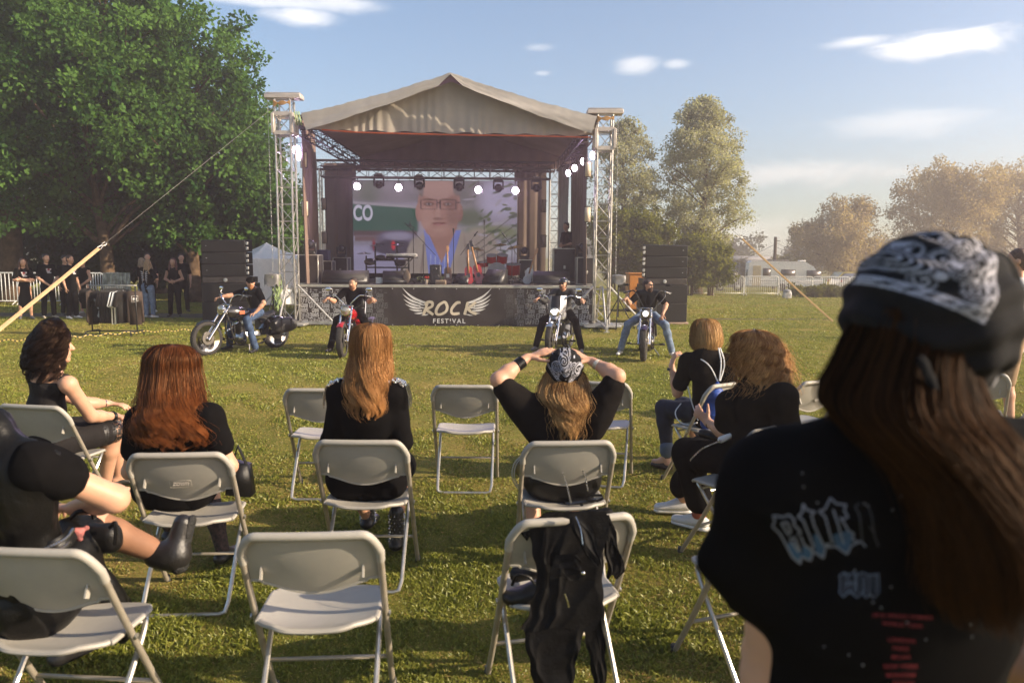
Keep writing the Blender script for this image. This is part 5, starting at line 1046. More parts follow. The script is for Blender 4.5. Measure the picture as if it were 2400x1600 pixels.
# ------------------------------------------------------------------ caravan, cars, roof, pole, bin
def caravan():
    Y = 57.5; a, b = at(1752, 690, Y), at(1928, 690, Y - 1.0); z0 = gz(a.x, Y); rz = math.atan2(-1.0, b.x - a.x); Lc = (b - a).length; t = thing('caravan', 'white touring caravan parked behind the fence', 'caravan', (a.x, Y, z0), rz); H = 2.28
    cw = mat('caravan white', (.80, .78, .74), .4, var=.06, scale=2); out = [(0.05, .38), (0, 1.0), (.03, H - .15), (.25, H), (Lc - 1.35, H - .05), (Lc - .75, H - .38), (Lc - .25, 1.25), (Lc - .02, .95), (Lc, .5), (Lc - .1, .38)]
    Mx = Matrix.Rotation(math.pi / 2, 4, 'X'); mb = MB(); mb.prism(out, -2.1, 0, Mx); mb.build('body', cw, t)
    mb = MB(); mb.box((Lc / 2, -.012, .78), (Lc * .97, .02, .04)); mb.box((Lc / 2, -.012, .62), (Lc * .96, .02, .02)); mb.build('trim_strip', mat('grey trim', (.25, .23, .22), .4), t)
    gl = mat('dark window', (.14, .12, .115), .3, var=.2)
    for x, w_, z, h_ in ((1.35, .48, 1.42, .52), (2.9, .95, 1.35, .50), (4.75, .95, 1.30, .50)):
        MB().box((x, -.012, z), (w_ + .1, .02, h_ + .1), bev=.006).build('window_frame', mat('window rubber', (.12, .11, .10), .6), t); MB().box((x, -.03, z), (w_, .012, h_)).build('window_pane', gl, t)
    MB().box((-.005, 1.05, 1.35), (.03, .95, .55)).build('rear_window', gl, t)
    MB().box((.62, -.014, 1.15), (.60, .02, 1.55), bev=.01).build('door', mat('caravan cream', (.55, .45, .28), .5), t)
    for x in (2.5, 3.2): MB().lathe([(.30, 0), (.30, .16), (.16, .17), (0, .17)], (x, .12, .30), (0, -1, 0), 18).build('wheel', blackm, t)
    MB().box((2.2, .9, H + .04), (1.6, .8, .06), bev=.01).build('roof_rack', mat('grey trim', (.25, .23, .22)), t); MB().box((4.0, .9, H + .02), (.5, .5, .1), bev=.02).build('roof_vent', cw, t); MB().tube([(Lc - .1, 1.0, .45), (Lc + 1.0, 1.0, .45)], .04, 8).build('drawbar', blackm, t)
caravan()
def car(px0, px1, Y, H, col, lab, nm='parked_car', mirror=False):
    a, b = at(px0, 690, Y), at(px1, 690, Y); Lc = b.x - a.x; z0 = gz(a.x, Y); t = thing(nm, lab, 'car', (a.x, Y, z0)); s = Lc / 4.2; h = H
    out = [(0, .35), (.02, .75), (.10, .92), (.95, 1.0), (1.55, h - .04), (2.1, h), (3.2, h - .02), (3.85, 1.02), (4.15, .95), (4.2, .4), (4.05, .28), (3.75, .28), (3.65, .48), (3.4, .58), (3.1, .48), (3.0, .28), (1.25, .28), (1.15, .48), (.9, .58), (.62, .48), (.52, .28), (.12, .28)]
    if mirror: out = [(4.2 - x, z) for x, z in out][::-1]
    Mx = Matrix.Rotation(math.pi / 2, 4, 'X'); MB().prism([(x * s, z) for x, z in out], -1.7, 0, Mx).build('body', mat('car paint ' + lab[:8], col, .25, .3, var=.05, coat=.6), t)
    w_ = [(1.18, 1.02), (1.62, h - .10), (2.3, h - .08), (2.3, 1.02)], [(2.38, 1.02), (2.38, h - .08), (3.15, h - .10), (3.62, 1.02)]
    for q in w_: q = [(4.2 - x, z) for x, z in q] if mirror else q; MB().prism([(x * s, z) for x, z in q], -.01, .012, Mx).build('window', mat('dark window', (.06, .05, .05)), t)
    for x in (.9, 3.38): x = 4.2 - x if mirror else x; MB().lathe([(.31, 0), (.31, .18), (.2, .2), (.18, .17), (0, .17)], (x * s, .14, .31), (0, -1, 0), 20).build('wheel', blackm, t); MB().lathe([(.18, 0), (.1, .02), (0, .03)], (x * s, -.035, .31), (0, -1, 0), 14).build('hubcap', alu, t)
    MB().box(((.03 if not mirror else 4.17) * s, -.2, .8), (.05, .3, .14)).build('tail_light', mat('tail light', (.4, .02, .02), .3), t)
car(1672, 1742, 56, 1.55, (.05, .055, .065), 'dark grey hatchback parked behind the fence left of the caravan'); car(1936, 2040, 60, 1.5, (.45, .36, .05), 'yellow car parked behind the fence right of the caravan'); car(1966, 2070, 55, 1.35, (.35, .36, .37), 'light grey car in front of the yellow one'); car(2290, 2420, 50, 1.45, (.55, .55, .55), 'pale car at the right edge behind the photographer', mirror=True)
t = thing('shed', 'low grey-roofed building on the horizon left of the caravan', 'building', base(1712, 95)); MB().box((-1, 0, 1.3), (9, 5, 2.6)).build('wall', mat('shed wall', (.22, .21, .21), .8), t); MB().prism([(-5.8, 2.55), (-5.6, 3.35), (4.6, 3.35), (4.8, 2.55)], -3, 3, Matrix.Rotation(math.pi / 2, 4, 'X')).build('roof', mat('shed roof', (.25, .25, .28), .6), t)
t = thing('utility_pole', 'dark wooden utility pole behind the caravan', 'pole', base(1816, 66)); hp_ = hgt(1816, 555, 66); MB().tube([(0, 0, 0), (0, 0, hp_)], [.17, .13], 10).build('pole', mat('creosoted wood', (.05, .035, .025), .9), t); MB().box((.15, 0, hp_ - .35), (.5, .08, .06)).build('crossarm', blackm, t)
for k, (q0, q1) in enumerate((((1816, 573, 66), (1672, 622, 70)), ((1816, 568, 66), (1905, 590, 90)), ((1816, 578, 66), (1905, 596, 90)))):
    a, b = at(*q0), at(*q1); m_ = (a + b) / 2 - Vector((0, 0, .35)); one(MB().tube(smooth_path([a, m_, b], 8), .018, 5), 'overhead_wire', cable, ('overhead wire sagging left from the pole', 'upper overhead wire running right from the pole', 'lower overhead wire running right from the pole')[k], 'wire', 'overhead wires')
for k, px_ in enumerate((1706, 1713, 1722, 1730)): t = base(px_, 80); one(MB().tube([t, Vector(t) + Vector((.2, 0, hgt(px_, 615, 80)))], .035, 5), 'mast', mat('pale mast', (.45, .42, .4), .6), 'thin mast above the grey roof, %s' % ('leftmost', 'second', 'third', 'rightmost')[k], 'mast', 'thin masts on the horizon')
p = gp(1844, 706, -.36); t = thing('litter_bin', 'white litter bin standing before the caravan fence', 'bin', (p.x, p.y, gz(p.x, p.y))); hb = at(1844, 683, p.y).z - gz(p.x, p.y); MB().box((0, 0, hb * .55), (.36, .32, hb * .72), bev=.03).build('body', mat('bin white', (.62, .60, .58), .5), t); MB().lathe([(.2, 0), (.19, .08), (.1, .14), (0, .15)], (0, 0, hb * .9), (0, 0, 1), 14).build('lid', mat('bin grey', (.3, .29, .28), .5), t); MB().tube([(0, 0, 0), (0, 0, hb * .3)], .04, 8).build('post', steel, t); MB().lathe([(.09, 0), (.09, .01), (.02, .012)], (0, -.165, hb * .55), (0, -1, 0), 14).build('emblem', mat('bin grey', (.3, .29, .28)), t)
for k in range(9):
    x0 = base(1880 + 30 * k, 41)
    tree('tall_grass_clump', 'dark tuft of tall grass before the fence, %s one right of the bin' % ORD[k], x0, .6, blob(0, 0, .15, .7, .5, .14, 3, 300 + k, .05), 26, 40, .2, .13, (.09, .10, .03), (.17, .17, .06), 300 + k, .01, 'tufts of tall grass by the fence', 'plant', limbs=0, up=.1)
# ================================================================== FIGURE BUILDER (signed distance shapes -> one continuous surface)
def npv(a): return np.array([float(a[0]), float(a[1]), float(a[2])])
def unit(a): a = np.asarray(a, float); return a / (np.linalg.norm(a) + 1e-12)
class Sdf:
    def __init__(s, vox): s.h = vox; s.P = []
    def cap(s, a, b, ra, rb, k=.03, n=None, sc=1.0, op=1): s.P.append(('c', npv(a), npv(b), ra, rb, k, None if n is None else unit(npv(n)), sc, op)); return s
    def ell(s, c, r, B=None, k=.03, op=1): s.P.append(('e', npv(c), np.array(r, float), np.eye(3) if B is None else np.array(B, float), k, op)); return s
    def cut(s, p, n): s.P.append(('p', npv(p), unit(npv(n)))); return s
    def grid(s):
        lo, hi = np.full(3, 1e9), np.full(3, -1e9)
        for q in s.P:
            if q[0] == 'c' and q[8] > 0: m_ = max(q[3], q[4]) + .02; lo = np.minimum(lo, np.minimum(q[1], q[2]) - m_); hi = np.maximum(hi, np.maximum(q[1], q[2]) + m_)
            if q[0] == 'e' and q[5] > 0: m_ = q[2].max() + .01; lo = np.minimum(lo, q[1] - m_); hi = np.maximum(hi, q[1] + m_)
        lo -= 2 * s.h; hi += 2 * s.h; n = np.ceil((hi - lo) / s.h).astype(int) + 1; D = np.full(n, 1.0, np.float32); ax = [lo[i] + s.h * np.arange(n[i]) for i in range(3)]
        for q in s.P:
            if q[0] == 'p':
                d = ((ax[0] - q[1][0]) * q[2][0])[:, None, None] + ((ax[1] - q[1][1]) * q[2][1])[None, :, None] + ((ax[2] - q[1][2]) * q[2][2])[None, None, :]; D = np.maximum(D, d); continue
            if q[0] == 'c': _, a, b, ra, rb, k, nn, sc_, op = q; m_ = max(ra, rb) + k + 3 * s.h; l, u = np.minimum(a, b) - m_, np.maximum(a, b) + m_
            else: _, c, r, B, k, op = q; m_ = r.max() + k + 3 * s.h; l, u = c - m_, c + m_
            i0 = np.clip(np.floor((l - lo) / s.h).astype(int), 0, n - 1); i1 = np.clip(np.ceil((u - lo) / s.h).astype(int) + 1, 1, n)
            if np.any(i1 <= i0): continue
            X = ax[0][i0[0]:i1[0]][:, None, None]; Y = ax[1][i0[1]:i1[1]][None, :, None]; Z = ax[2][i0[2]:i1[2]][None, None, :]
            if q[0] == 'c':
                ba = b - a; L2 = ba @ ba + 1e-12; px, py, pz = X - a[0], Y - a[1], Z - a[2]; t = np.clip((px * ba[0] + py * ba[1] + pz * ba[2]) / L2, 0, 1)
                qx, qy, qz = px - t * ba[0], py - t * ba[1], pz - t * ba[2]
                if nn is not None and sc_ != 1: e = (qx * nn[0] + qy * nn[1] + qz * nn[2]) * (1 / sc_ - 1); qx, qy, qz = qx + nn[0] * e, qy + nn[1] * e, qz + nn[2] * e
                d = np.sqrt(qx * qx + qy * qy + qz * qz) - (ra + (rb - ra) * t)
                if sc_ < 1: d = d * (.5 + .5 * sc_)
            else:
                px, py, pz = X - c[0], Y - c[1], Z - c[2]; w_ = [(px * B[i][0] + py * B[i][1] + pz * B[i][2]) / r[i] for i in range(3)]; k0 = np.sqrt(w_[0] ** 2 + w_[1] ** 2 + w_[2] ** 2); g_ = np.sqrt((w_[0] / r[0]) ** 2 + (w_[1] / r[1]) ** 2 + (w_[2] / r[2]) ** 2) + 1e-9; d = k0 * (k0 - 1) / g_
            S = D[i0[0]:i1[0], i0[1]:i1[1], i0[2]:i1[2]]
            if op > 0: h = np.maximum(k - np.abs(S - d), 0) / max(k, 1e-6); R_ = np.minimum(S, d) - h * h * k * .25
            else: h = np.maximum(k - np.abs(S + d), 0) / max(k, 1e-6); R_ = np.maximum(S, -d) + h * h * k * .25
            D[i0[0]:i1[0], i0[1]:i1[1], i0[2]:i1[2]] = R_
        return D, lo
    def mesh(s):
        D, lo = s.grid(); I = D < 0; n = np.array(D.shape); c = np.zeros(n - 1, np.int8)
        sl = lambda o, m_: tuple(slice(o[i], n[i] - 1 + o[i]) for i in range(3))
        offs = [(a, b, e) for a in (0, 1) for b in (0, 1) for e in (0, 1)]
        for o in offs: c += I[sl(o, n)]
        act = (c > 0) & (c < 8); idx = np.argwhere(act); ID = np.full(n - 1, -1, np.int32); ID[act] = np.arange(len(idx)); acc = np.zeros((len(idx), 3)); cnt = np.zeros(len(idx))
        for a in range(3):
            for o in offs:
                if o[a]: continue
                o2 = list(o); o2[a] = 1; p0 = idx + np.array(o); p1 = idx + np.array(o2); d0, d1 = D[tuple(p0.T)], D[tuple(p1.T)]; m_ = (d0 < 0) != (d1 < 0); t = np.zeros(len(idx)); t[m_] = d0[m_] / (d0[m_] - d1[m_]); q = np.tile(np.array(o, float), (len(idx), 1)); q[:, a] = t; acc[m_] += q[m_]; cnt[m_] += 1
        V = lo + (idx + acc / np.maximum(cnt, 1)[:, None]) * s.h; F_ = []
        for a in range(3):
            b, e = (a + 1) % 3, (a + 2) % 3; s0 = [slice(None)] * 3; s1 = [slice(None)] * 3; s0[a] = slice(0, n[a] - 1); s1[a] = slice(1, n[a]); x = I[tuple(s0)] != I[tuple(s1)]; ed = np.argwhere(x)
            ed = ed[(ed[:, b] > 0) & (ed[:, e] > 0) & (ed[:, b] < n[b] - 1) & (ed[:, e] < n[e] - 1)]
            q = []
            for db, de in ((1, 1), (0, 1), (0, 0), (1, 0)): k = ed.copy(); k[:, b] -= db; k[:, e] -= de; q.append(ID[tuple(k.T)])
            q = np.stack(q, 1); f = I[tuple(ed.T)]; q[~f] = q[~f][:, ::-1]; F_.append(q)
        F_ = np.concatenate(F_); F_ = F_[(F_ >= 0).all(1)]; return V, F_
def vnorm(V, F_):
    a, b, c, d = (V[F_[:, i]] for i in range(4)); n_ = np.cross(c - a, d - b); N_ = np.zeros_like(V)
    for i in range(4): np.add.at(N_, F_[:, i], n_)
    return N_ / (np.linalg.norm(N_, axis=1)[:, None] + 1e-12)
def folds(V, amp, fr, seed, gdir=(0, 0, 1)):
    r_ = np.random.default_rng(seed); out = np.zeros(len(V)); w_ = 1.1 * np.sin(V @ (r_.normal(0, 1, 3) * fr * .4) + 1)
    for k in range(6):
        d = r_.normal(0, 1, 3); d = d - np.array(gdir) * (d @ np.array(gdir)) * .6; d = d / np.linalg.norm(d); out += (1 - np.abs(np.sin(V @ d * fr * (.6 + .9 * r_.random()) + w_ + r_.random() * 6))) ** 2 / (1 + .3 * k)
    return (out / 3 - .35) * amp
def sdfpart(name, S, m, parent, fold=0.0, fr=16, seed=1, smooth=2, cols=None, gdir=(0, 0, 1)):
    V, F_ = S.mesh()
    for _ in range(smooth):   # light relaxation of the surface
        A = np.zeros_like(V); c = np.zeros(len(V))
        for i in range(4):
            j = (i + 1) % 4; np.add.at(A, F_[:, i], V[F_[:, j]]); np.add.at(c, F_[:, i], 1); np.add.at(A, F_[:, j], V[F_[:, i]]); np.add.at(c, F_[:, j], 1)
        V = V * .5 + .5 * A / c[:, None]
    if fold: V = V + vnorm(V, F_) * folds(V, fold, fr, seed, gdir)[:, None]
    me = npmesh(name, V, F_, cols(V) if cols else None); return link(name, me, m, parent, world=True)
skin = mat('skin', (0.54, 0.30, 0.195), 0.48, var=.06, scale=14, bump=.06, bscale=180, spec=.35)
skin.node_tree.nodes['Principled BSDF'].inputs['Subsurface Weight'].default_value = .12; skin.node_tree.nodes['Principled BSDF'].inputs['Subsurface Radius'].default_value = (.02, .008, .004)
skin2 = mat('tanned skin', (0.50, 0.27, 0.17), 0.5, var=.08, scale=14, spec=.35)
blk = mat('black cotton', (0.0055, 0.005, 0.0052), 0.95, var=.15, scale=30, bump=.15, bscale=350, spec=.06)
blkl = mat('black leather', (0.008, 0.0075, 0.0075), 0.38, var=.2, scale=20, bump=.15, bscale=120, spec=.3)
jean = mat('blue jeans', (0.055, 0.085, 0.15), 0.85, var=.3, scale=12, bump=.2, bscale=300, spec=.15); jeanl = mat('light jeans', (0.17, 0.22, 0.30), 0.85, var=.25, scale=12, spec=.15)
shoew = mat('white shoe', (.62, .60, .57), .55, var=.08); shoeb = mat('black shoe', (.015, .014, .014), .4)
def hairmat(name, tr=.25, rough=.42):
    m = bpy.data.materials.new(name); m.use_nodes = True; t = m.node_tree; b = t.nodes['Principled BSDF']; a = N(t, 'ShaderNodeAttribute', _attribute_name='Col'); t.links.new(a.outputs['Color'], b.inputs['Base Color']); b.inputs['Roughness'].default_value = rough; b.inputs['Specular IOR Level'].default_value = .35; b.inputs['Specular Tint'].default_value = (1.0, .62, .36, 1)
    q = N(t, 'ShaderNodeBsdfTranslucent'); mx = N(t, 'ShaderNodeMixShader'); mx.inputs[0].default_value = tr; t.links.new(a.outputs['Color'], q.inputs[0]); t.links.new(b.outputs[0], mx.inputs[1]); t.links.new(q.outputs[0], mx.inputs[2]); t.links.new(mx.outputs[0], t.nodes['Material Output'].inputs[0]); return m
hairm = hairmat('hair')
def tubes(P, rad, ref):
    """P (n,m,3) strand points, rad (n,m), 3-sided tubes"""
    n, m_, _ = P.shape; T = np.empty_like(P); T[:, 1:-1] = P[:, 2:] - P[:, :-2]; T[:, 0] = P[:, 1] - P[:, 0]; T[:, -1] = P[:, -1] - P[:, -2]; T /= np.linalg.norm(T, axis=2)[..., None] + 1e-9
    U = np.cross(T, ref); U /= np.linalg.norm(U, axis=2)[..., None] + 1e-9; W_ = np.cross(T, U); V = []
    for k in range(3): a = k * 2 * math.pi / 3; V.append(P + (U * math.cos(a) * 1.25 + W_ * math.sin(a) * .8) * rad[..., None])
    V = np.stack(V, 2).reshape(-1, 3); i, j = np.meshgrid(np.arange(n), np.arange(m_ - 1), indexing='ij'); b = (i * m_ + j).ravel() * 3; F_ = np.concatenate([np.stack([b + k, b + (k + 1) % 3, b + 3 + (k + 1) % 3, b + 3 + k], 1) for k in range(3)]); return V, F_
def hair(parent, lv, rx, bk, n=1500, m_=26, wave=.008, wf=3.0, fmax=2.1, c0=(.1, .05, .02), c1=(.3, .12, .04), rad=.0016, seed=1, clump=12, tight=.8, tend=.82, inner=.80, curl=False, name='hair', part=0.0, stray=.02, wstart=.25, spread=.22, endrag=1.0, tex=1.3):
    """lv: levels (centre xyz, half width, half depth) from the crown down; rx: right axis, bk: back axis"""
    g = np.random.default_rng(seed); rx, bk = unit(rx), unit(bk)
    q5 = np.array([list(npv(l[0])) + [l[1], l[2]] for l in lv]); q5 = np.vstack([q5[0], q5, q5[-1]]); o5 = []
    for i in range(1, len(q5) - 2):
        for tt_ in np.linspace(0, 1, 5)[:-1]: a_, b_, c_, d_ = q5[i - 1:i + 3]; o5.append(.5 * (2 * b_ + (c_ - a_) * tt_ + (2 * a_ - 5 * b_ + 4 * c_ - d_) * tt_ ** 2 + (3 * b_ - a_ - 3 * c_ + d_) * tt_ ** 3))
    o5.append(q5[-1]); lv = [(o[:3], max(o[3], .004), max(o[4], .004)) for o in o5]; C_ = np.array([npv(l[0]) for l in lv]); A = np.array([l[1] for l in lv]); B = np.array([l[2] for l in lv]); seg = np.linalg.norm(np.diff(C_, axis=0), axis=1) + np.abs(np.diff(A)) * .8; s_ = np.concatenate([[0], np.cumsum(seg)]); s_ /= s_[-1]
    def lvl(t, arr): return np.interp(t, s_, arr)
    nc = max(4, n // clump); fc = (g.random(nc) * 2 - 1) * fmax; te = tend + (1.0 - tend) * g.random(nc) ** endrag; ph = 2.4 * np.sin(fc * 2.1 + seed) + g.random(nc) * 2.6; ph2 = g.random(nc) * 6.28; dc = g.random(nc); fr_ = wf * (.88 + .24 * g.random(nc)); cmix = g.random(nc); ci = g.integers(0, nc, n)
    t = np.linspace(0, 1, m_)[None, :] * te[ci][:, None] * (1 - .08 * g.random((n, 1))); off = g.normal(0, 1, (n, 1)); off2 = g.normal(0, 1, (n, 1)); k_ = 1 - tight * np.clip(t, 0, 1) ** tex
    w_ = np.clip((t - wstart) / .3, 0, 1); phi = fc[ci][:, None] + off * spread * k_ * (.35 + .65 * np.clip(t * 4, 0, 1)) ; s = (.84 + .22 * dc[ci][:, None]) + off2 * .03 * k_
    ang = 2 * math.pi * fr_[ci][:, None] * t + ph[ci][:, None] + g.normal(0, .25, (n, 1))
    phi = phi + 0; X = lvl(t, A) * np.sin(phi) * s; Yb = lvl(t, B) * np.cos(phi) * s
    if curl: dx = wave * w_ * np.cos(ang); dn = wave * w_ * np.sin(ang)
    else: dx = wave * w_ * np.sin(ang); dn = .75 * wave * w_ * np.sin(ang * 1.0 + 1.4)
    X = X + dx * np.cos(phi) + dn * np.sin(phi); Yb = Yb - dx * np.sin(phi) + dn * np.cos(phi); st = g.normal(0, 1, (n, 1)) * stray * (g.random((n, 1)) < .12) * t; X = X + st
    P = np.stack([lvl(t, C_[:, i]) for i in range(3)], -1) + X[..., None] * rx + Yb[..., None] * bk
    if curl: P[..., 2] += wave * .6 * w_ * np.cos(ang * 1.0 + 1.0)
    R_ = rad * (1.15 - .75 * np.clip(np.linspace(0, 1, m_), 0, 1) ** 2)[None, :] * (.7 + .6 * g.random((n, 1))); V, F_ = tubes(P, R_, bk + .3 * rx)
    mixv = np.clip(-.05 + .85 * cmix[ci][:, None] + .8 * (t - .42) + g.normal(0, .14, (n, 1)), 0, 1); col = np.array(c0) * (1 - mixv[..., None]) + np.array(c1) * mixv[..., None]; col = np.repeat(col.reshape(-1, 3), 3, 0)
    # inner mass that closes the gaps
    q = []; nu = 26; tt = np.linspace(0, min(.93, tend * .9), 26)
    for a in tt: q.append([np.array([np.interp(a, s_, C_[:, i]) for i in range(3)]) + rx * np.interp(a, s_, A) * inner * math.sin(f) + bk * np.interp(a, s_, B) * inner * math.cos(f) for f in np.linspace(-fmax, fmax, nu)])
    q = np.array(q).reshape(-1, 3); i, j = np.meshgrid(np.arange(25), np.arange(nu - 1), indexing='ij'); b = (i * nu + j).ravel(); F2 = np.stack([b, b + 1, b + nu + 1, b + nu], 1) + len(V)
    V = np.concatenate([V, q]); F_ = np.concatenate([F_, F2]); col = np.concatenate([col, np.tile(np.array(c0) * .6, (len(q), 1))]); return link(name, npmesh(name, V, F_, col), hairm, parent, world=True)
def head(S, c, f, u, s=1.0, ears=True):
    f, u = unit(f), unit(u); r = np.cross(f, u); B = [r, f, u]; c = npv(c); P = lambda a, b, d: c + (r * a + f * b + u * d) * s
    S.ell(P(0, -.008, .028), (.074 * s, .092 * s, .086 * s), B, .02); S.ell(P(0, .026, -.040), (.056 * s, .060 * s, .072 * s), B, .03); S.ell(P(0, .068, -.092), (.024 * s, .018 * s, .018 * s), B, .02)
    S.ell(P(0, .072, .036), (.050 * s, .018 * s, .012 * s), B, .012)
    for e in (-1, 1): S.ell(P(e * .031, .094, .016), (.017 * s, .014 * s, .011 * s), B, .010, -1); S.ell(P(e * .040, .058, -.022), (.022 * s, .022 * s, .020 * s), B, .02)
    S.cap(P(0, .084, .018), P(0, .106, -.020), .008 * s, .012 * s, .012); S.ell(P(0, .098, -.024), (.017 * s, .012 * s, .009 * s), B, .008)
    S.ell(P(0, .084, -.050), (.022 * s, .010 * s, .005 * s), B, .006); S.ell(P(0, .083, -.062), (.019 * s, .010 * s, .006 * s), B, .006)
    if ears:
        for e in (-1, 1): S.ell(P(e * .077, -.006, .004), (.009 * s, .020 * s, .032 * s), B, .006)
    return r
def hand(S, w_, d, pn, side=1, curl=.35, s=1.0, k=.008, thumb=.8):
    """w_ wrist, d pointing direction, pn palm normal (towards the palm), side +1/-1: where the thumb is along d x pn"""
    w_ = npv(w_); d = unit(d); pn = unit(npv(pn) - d * (npv(pn) @ d)); l = np.cross(d, pn) * side
    S.cap(w_, w_ + d * .085 * s + 0 * l, .024 * s, .034 * s, .02, pn, .42)
    for i, (o, L_) in enumerate(((.030, .070), (.010, .079), (-.011, .074), (-.031, .058))):
        p = w_ + (d * (.088 - .004 * abs(i - 1)) + l * o) * s; a = curl * (.6 + .12 * i); dd = d + l * o * 1.6; dd = unit(dd)
        for j, fl in enumerate((.46, .31, .23)):
            dd = unit(dd * math.cos(a) + pn * math.sin(a)); q = p + dd * L_ * fl * s; S.cap(p, q, (.0088 - .0006 * j) * s, (.0082 - .0006 * j) * s, k); p = q; a = curl * (1.0 + .1 * i)
    p = w_ + (d * .026 + l * .026) * s; dd = unit(d * .62 + l * .62 + pn * .30 * thumb)
    for L_, r_ in ((.034, .0125), (.030, .0105), (.024, .0095)): q = p + dd * L_ * s; S.cap(p, q, r_ * s, r_ * .93 * s, .010); p = q; dd = unit(dd + d * .25 + pn * curl * .4)
def limb(S, a, b, c, r, k=.025, bulge=0.0):
    """a shoulder/hip, b elbow/knee, c wrist/ankle; r four radii"""
    a, b, c = npv(a), npv(b), npv(c); S.cap(a, b, r[0], r[1], k); S.cap(b, b + (c - b) * .32, r[1] * .98, r[2], k); S.cap(b + (c - b) * .32, c, r[2], r[3], k)
def torso(S, J, s=1.0, fem=1, off=0.0, k=.05):
    bf = J['bf']; p, w_, c, nb = (npv(J[q]) for q in ('pel', 'wai', 'che', 'nb')); hipw, waw, chw = ((.138, .108, .128) if fem else (.135, .125, .150))
    S.cap(p, w_, (hipw + off) * s, (waw + off) * s, k, bf, .74); S.cap(w_, c, (waw + off) * s, (chw + off) * s, k, bf, .70); S.cap(c, c + (nb - c) * .75, (chw * .98 + off) * s, (.085 + off) * s, k, bf, .66)
    S.cap(J['sL'], J['sR'], (.052 + off) * s, (.052 + off) * s, k, None, 1)
def foot(S, a, d, s=1.0, r=.038):
    a = npv(a); d = unit(d); S.cap(a + np.array([0, 0, -.035]) - d * .025, a + d * .15 * s + np.array([0, 0, -.052]), r * s, r * .80 * s, .02, (0, 0, 1), .75); S.cap(a, a + d * .07 + np.array([0, 0, -.035]), .034 * s, .030 * s, .02)
def W(*a): return npv(at(*a))
# ================================================================== MOTORCYCLES
chrome = mat('chrome', (.78, .76, .74), .08, 1.0, var=.05); tyre = mat('tyre rubber', (.030, .026, .023), .75, var=.35, scale=20, bump=.4, bscale=90); ironm = mat('engine metal', (.10, .095, .09), .4, .7, var=.4, scale=25, rvar=.15); alloy = mat('polished alloy', (.5, .48, .46), .22, .95, var=.15, scale=12)
bleather = mat('saddle leather', (.022, .020, .019), .4, var=.25, scale=14, bump=.2, bscale=60)
def Tm(v): return Vector(v)
def wheel(t, nm, c, R_, wd, spokes=True, m=chrome):
    w_ = MB(); w_.lathe([(R_ * .77, -wd * .42), (R_ * .86, -wd * .52), (R_ * .95, -wd * .42), (R_, -wd * .16), (R_, wd * .16), (R_ * .95, wd * .42), (R_ * .86, wd * .52), (R_ * .77, wd * .42), (R_ * .74, 0), (R_ * .77, -wd * .42)], c, (0, 1, 0), 44)
    for k in range(44):
        a = k * 2 * math.pi / 44
        for sg in (-1, 1): q = Vector(c) + Vector((math.cos(a) * R_ * .985, sg * wd * .24, math.sin(a) * R_ * .985)); w_.box(q, (.022, wd * .22, .010), RY(-a + math.pi / 2) @ RZ(sg * .5))
    W_ = w_.build(nm, tyre, t)
    r = MB(); r.lathe([(R_ * .76, -wd * .40), (R_ * .79, -wd * .44), (R_ * .73, -wd * .36), (R_ * .70, -wd * .1), (R_ * .70, wd * .1), (R_ * .73, wd * .36), (R_ * .79, wd * .44), (R_ * .76, wd * .40)], c, (0, 1, 0), 40); r.lathe([(.03, -wd * .5), (.055, -wd * .35), (.045, 0), (.055, wd * .35), (.03, wd * .5)], c, (0, 1, 0), 16); r.build('rim', m, W_)
    s = MB(); n = 36 if spokes else 9
    for k in range(n):
        a = k * 2 * math.pi / n; b = a + (.35 if k % 2 else -.35) * (1 if spokes else 0); sg = 1 if (k // 2) % 2 else -1; s.tube([Vector(c) + Vector((math.cos(a) * .045, sg * wd * .3 * spokes, math.sin(a) * .045)), Vector(c) + Vector((math.cos(b) * R_ * .72, 0, math.sin(b) * R_ * .72))], .0028 if spokes else .014, 4, cap=False)
    s.build('spokes', m, W_)
    for sg in (-1, 1):
        d = MB(); d.lathe([(.07, 0), (.125, 0), (.125, .005), (.07, .005), (.07, 0)], Vector(c) + Vector((0, sg * wd * .48, 0)), (0, 1, 0), 32)
        if sg > 0 or nm == 'rear_wheel': d.build('brake_disc', mat('disc steel', (.25, .23, .21), .35, .9), W_)
BS_ = .895
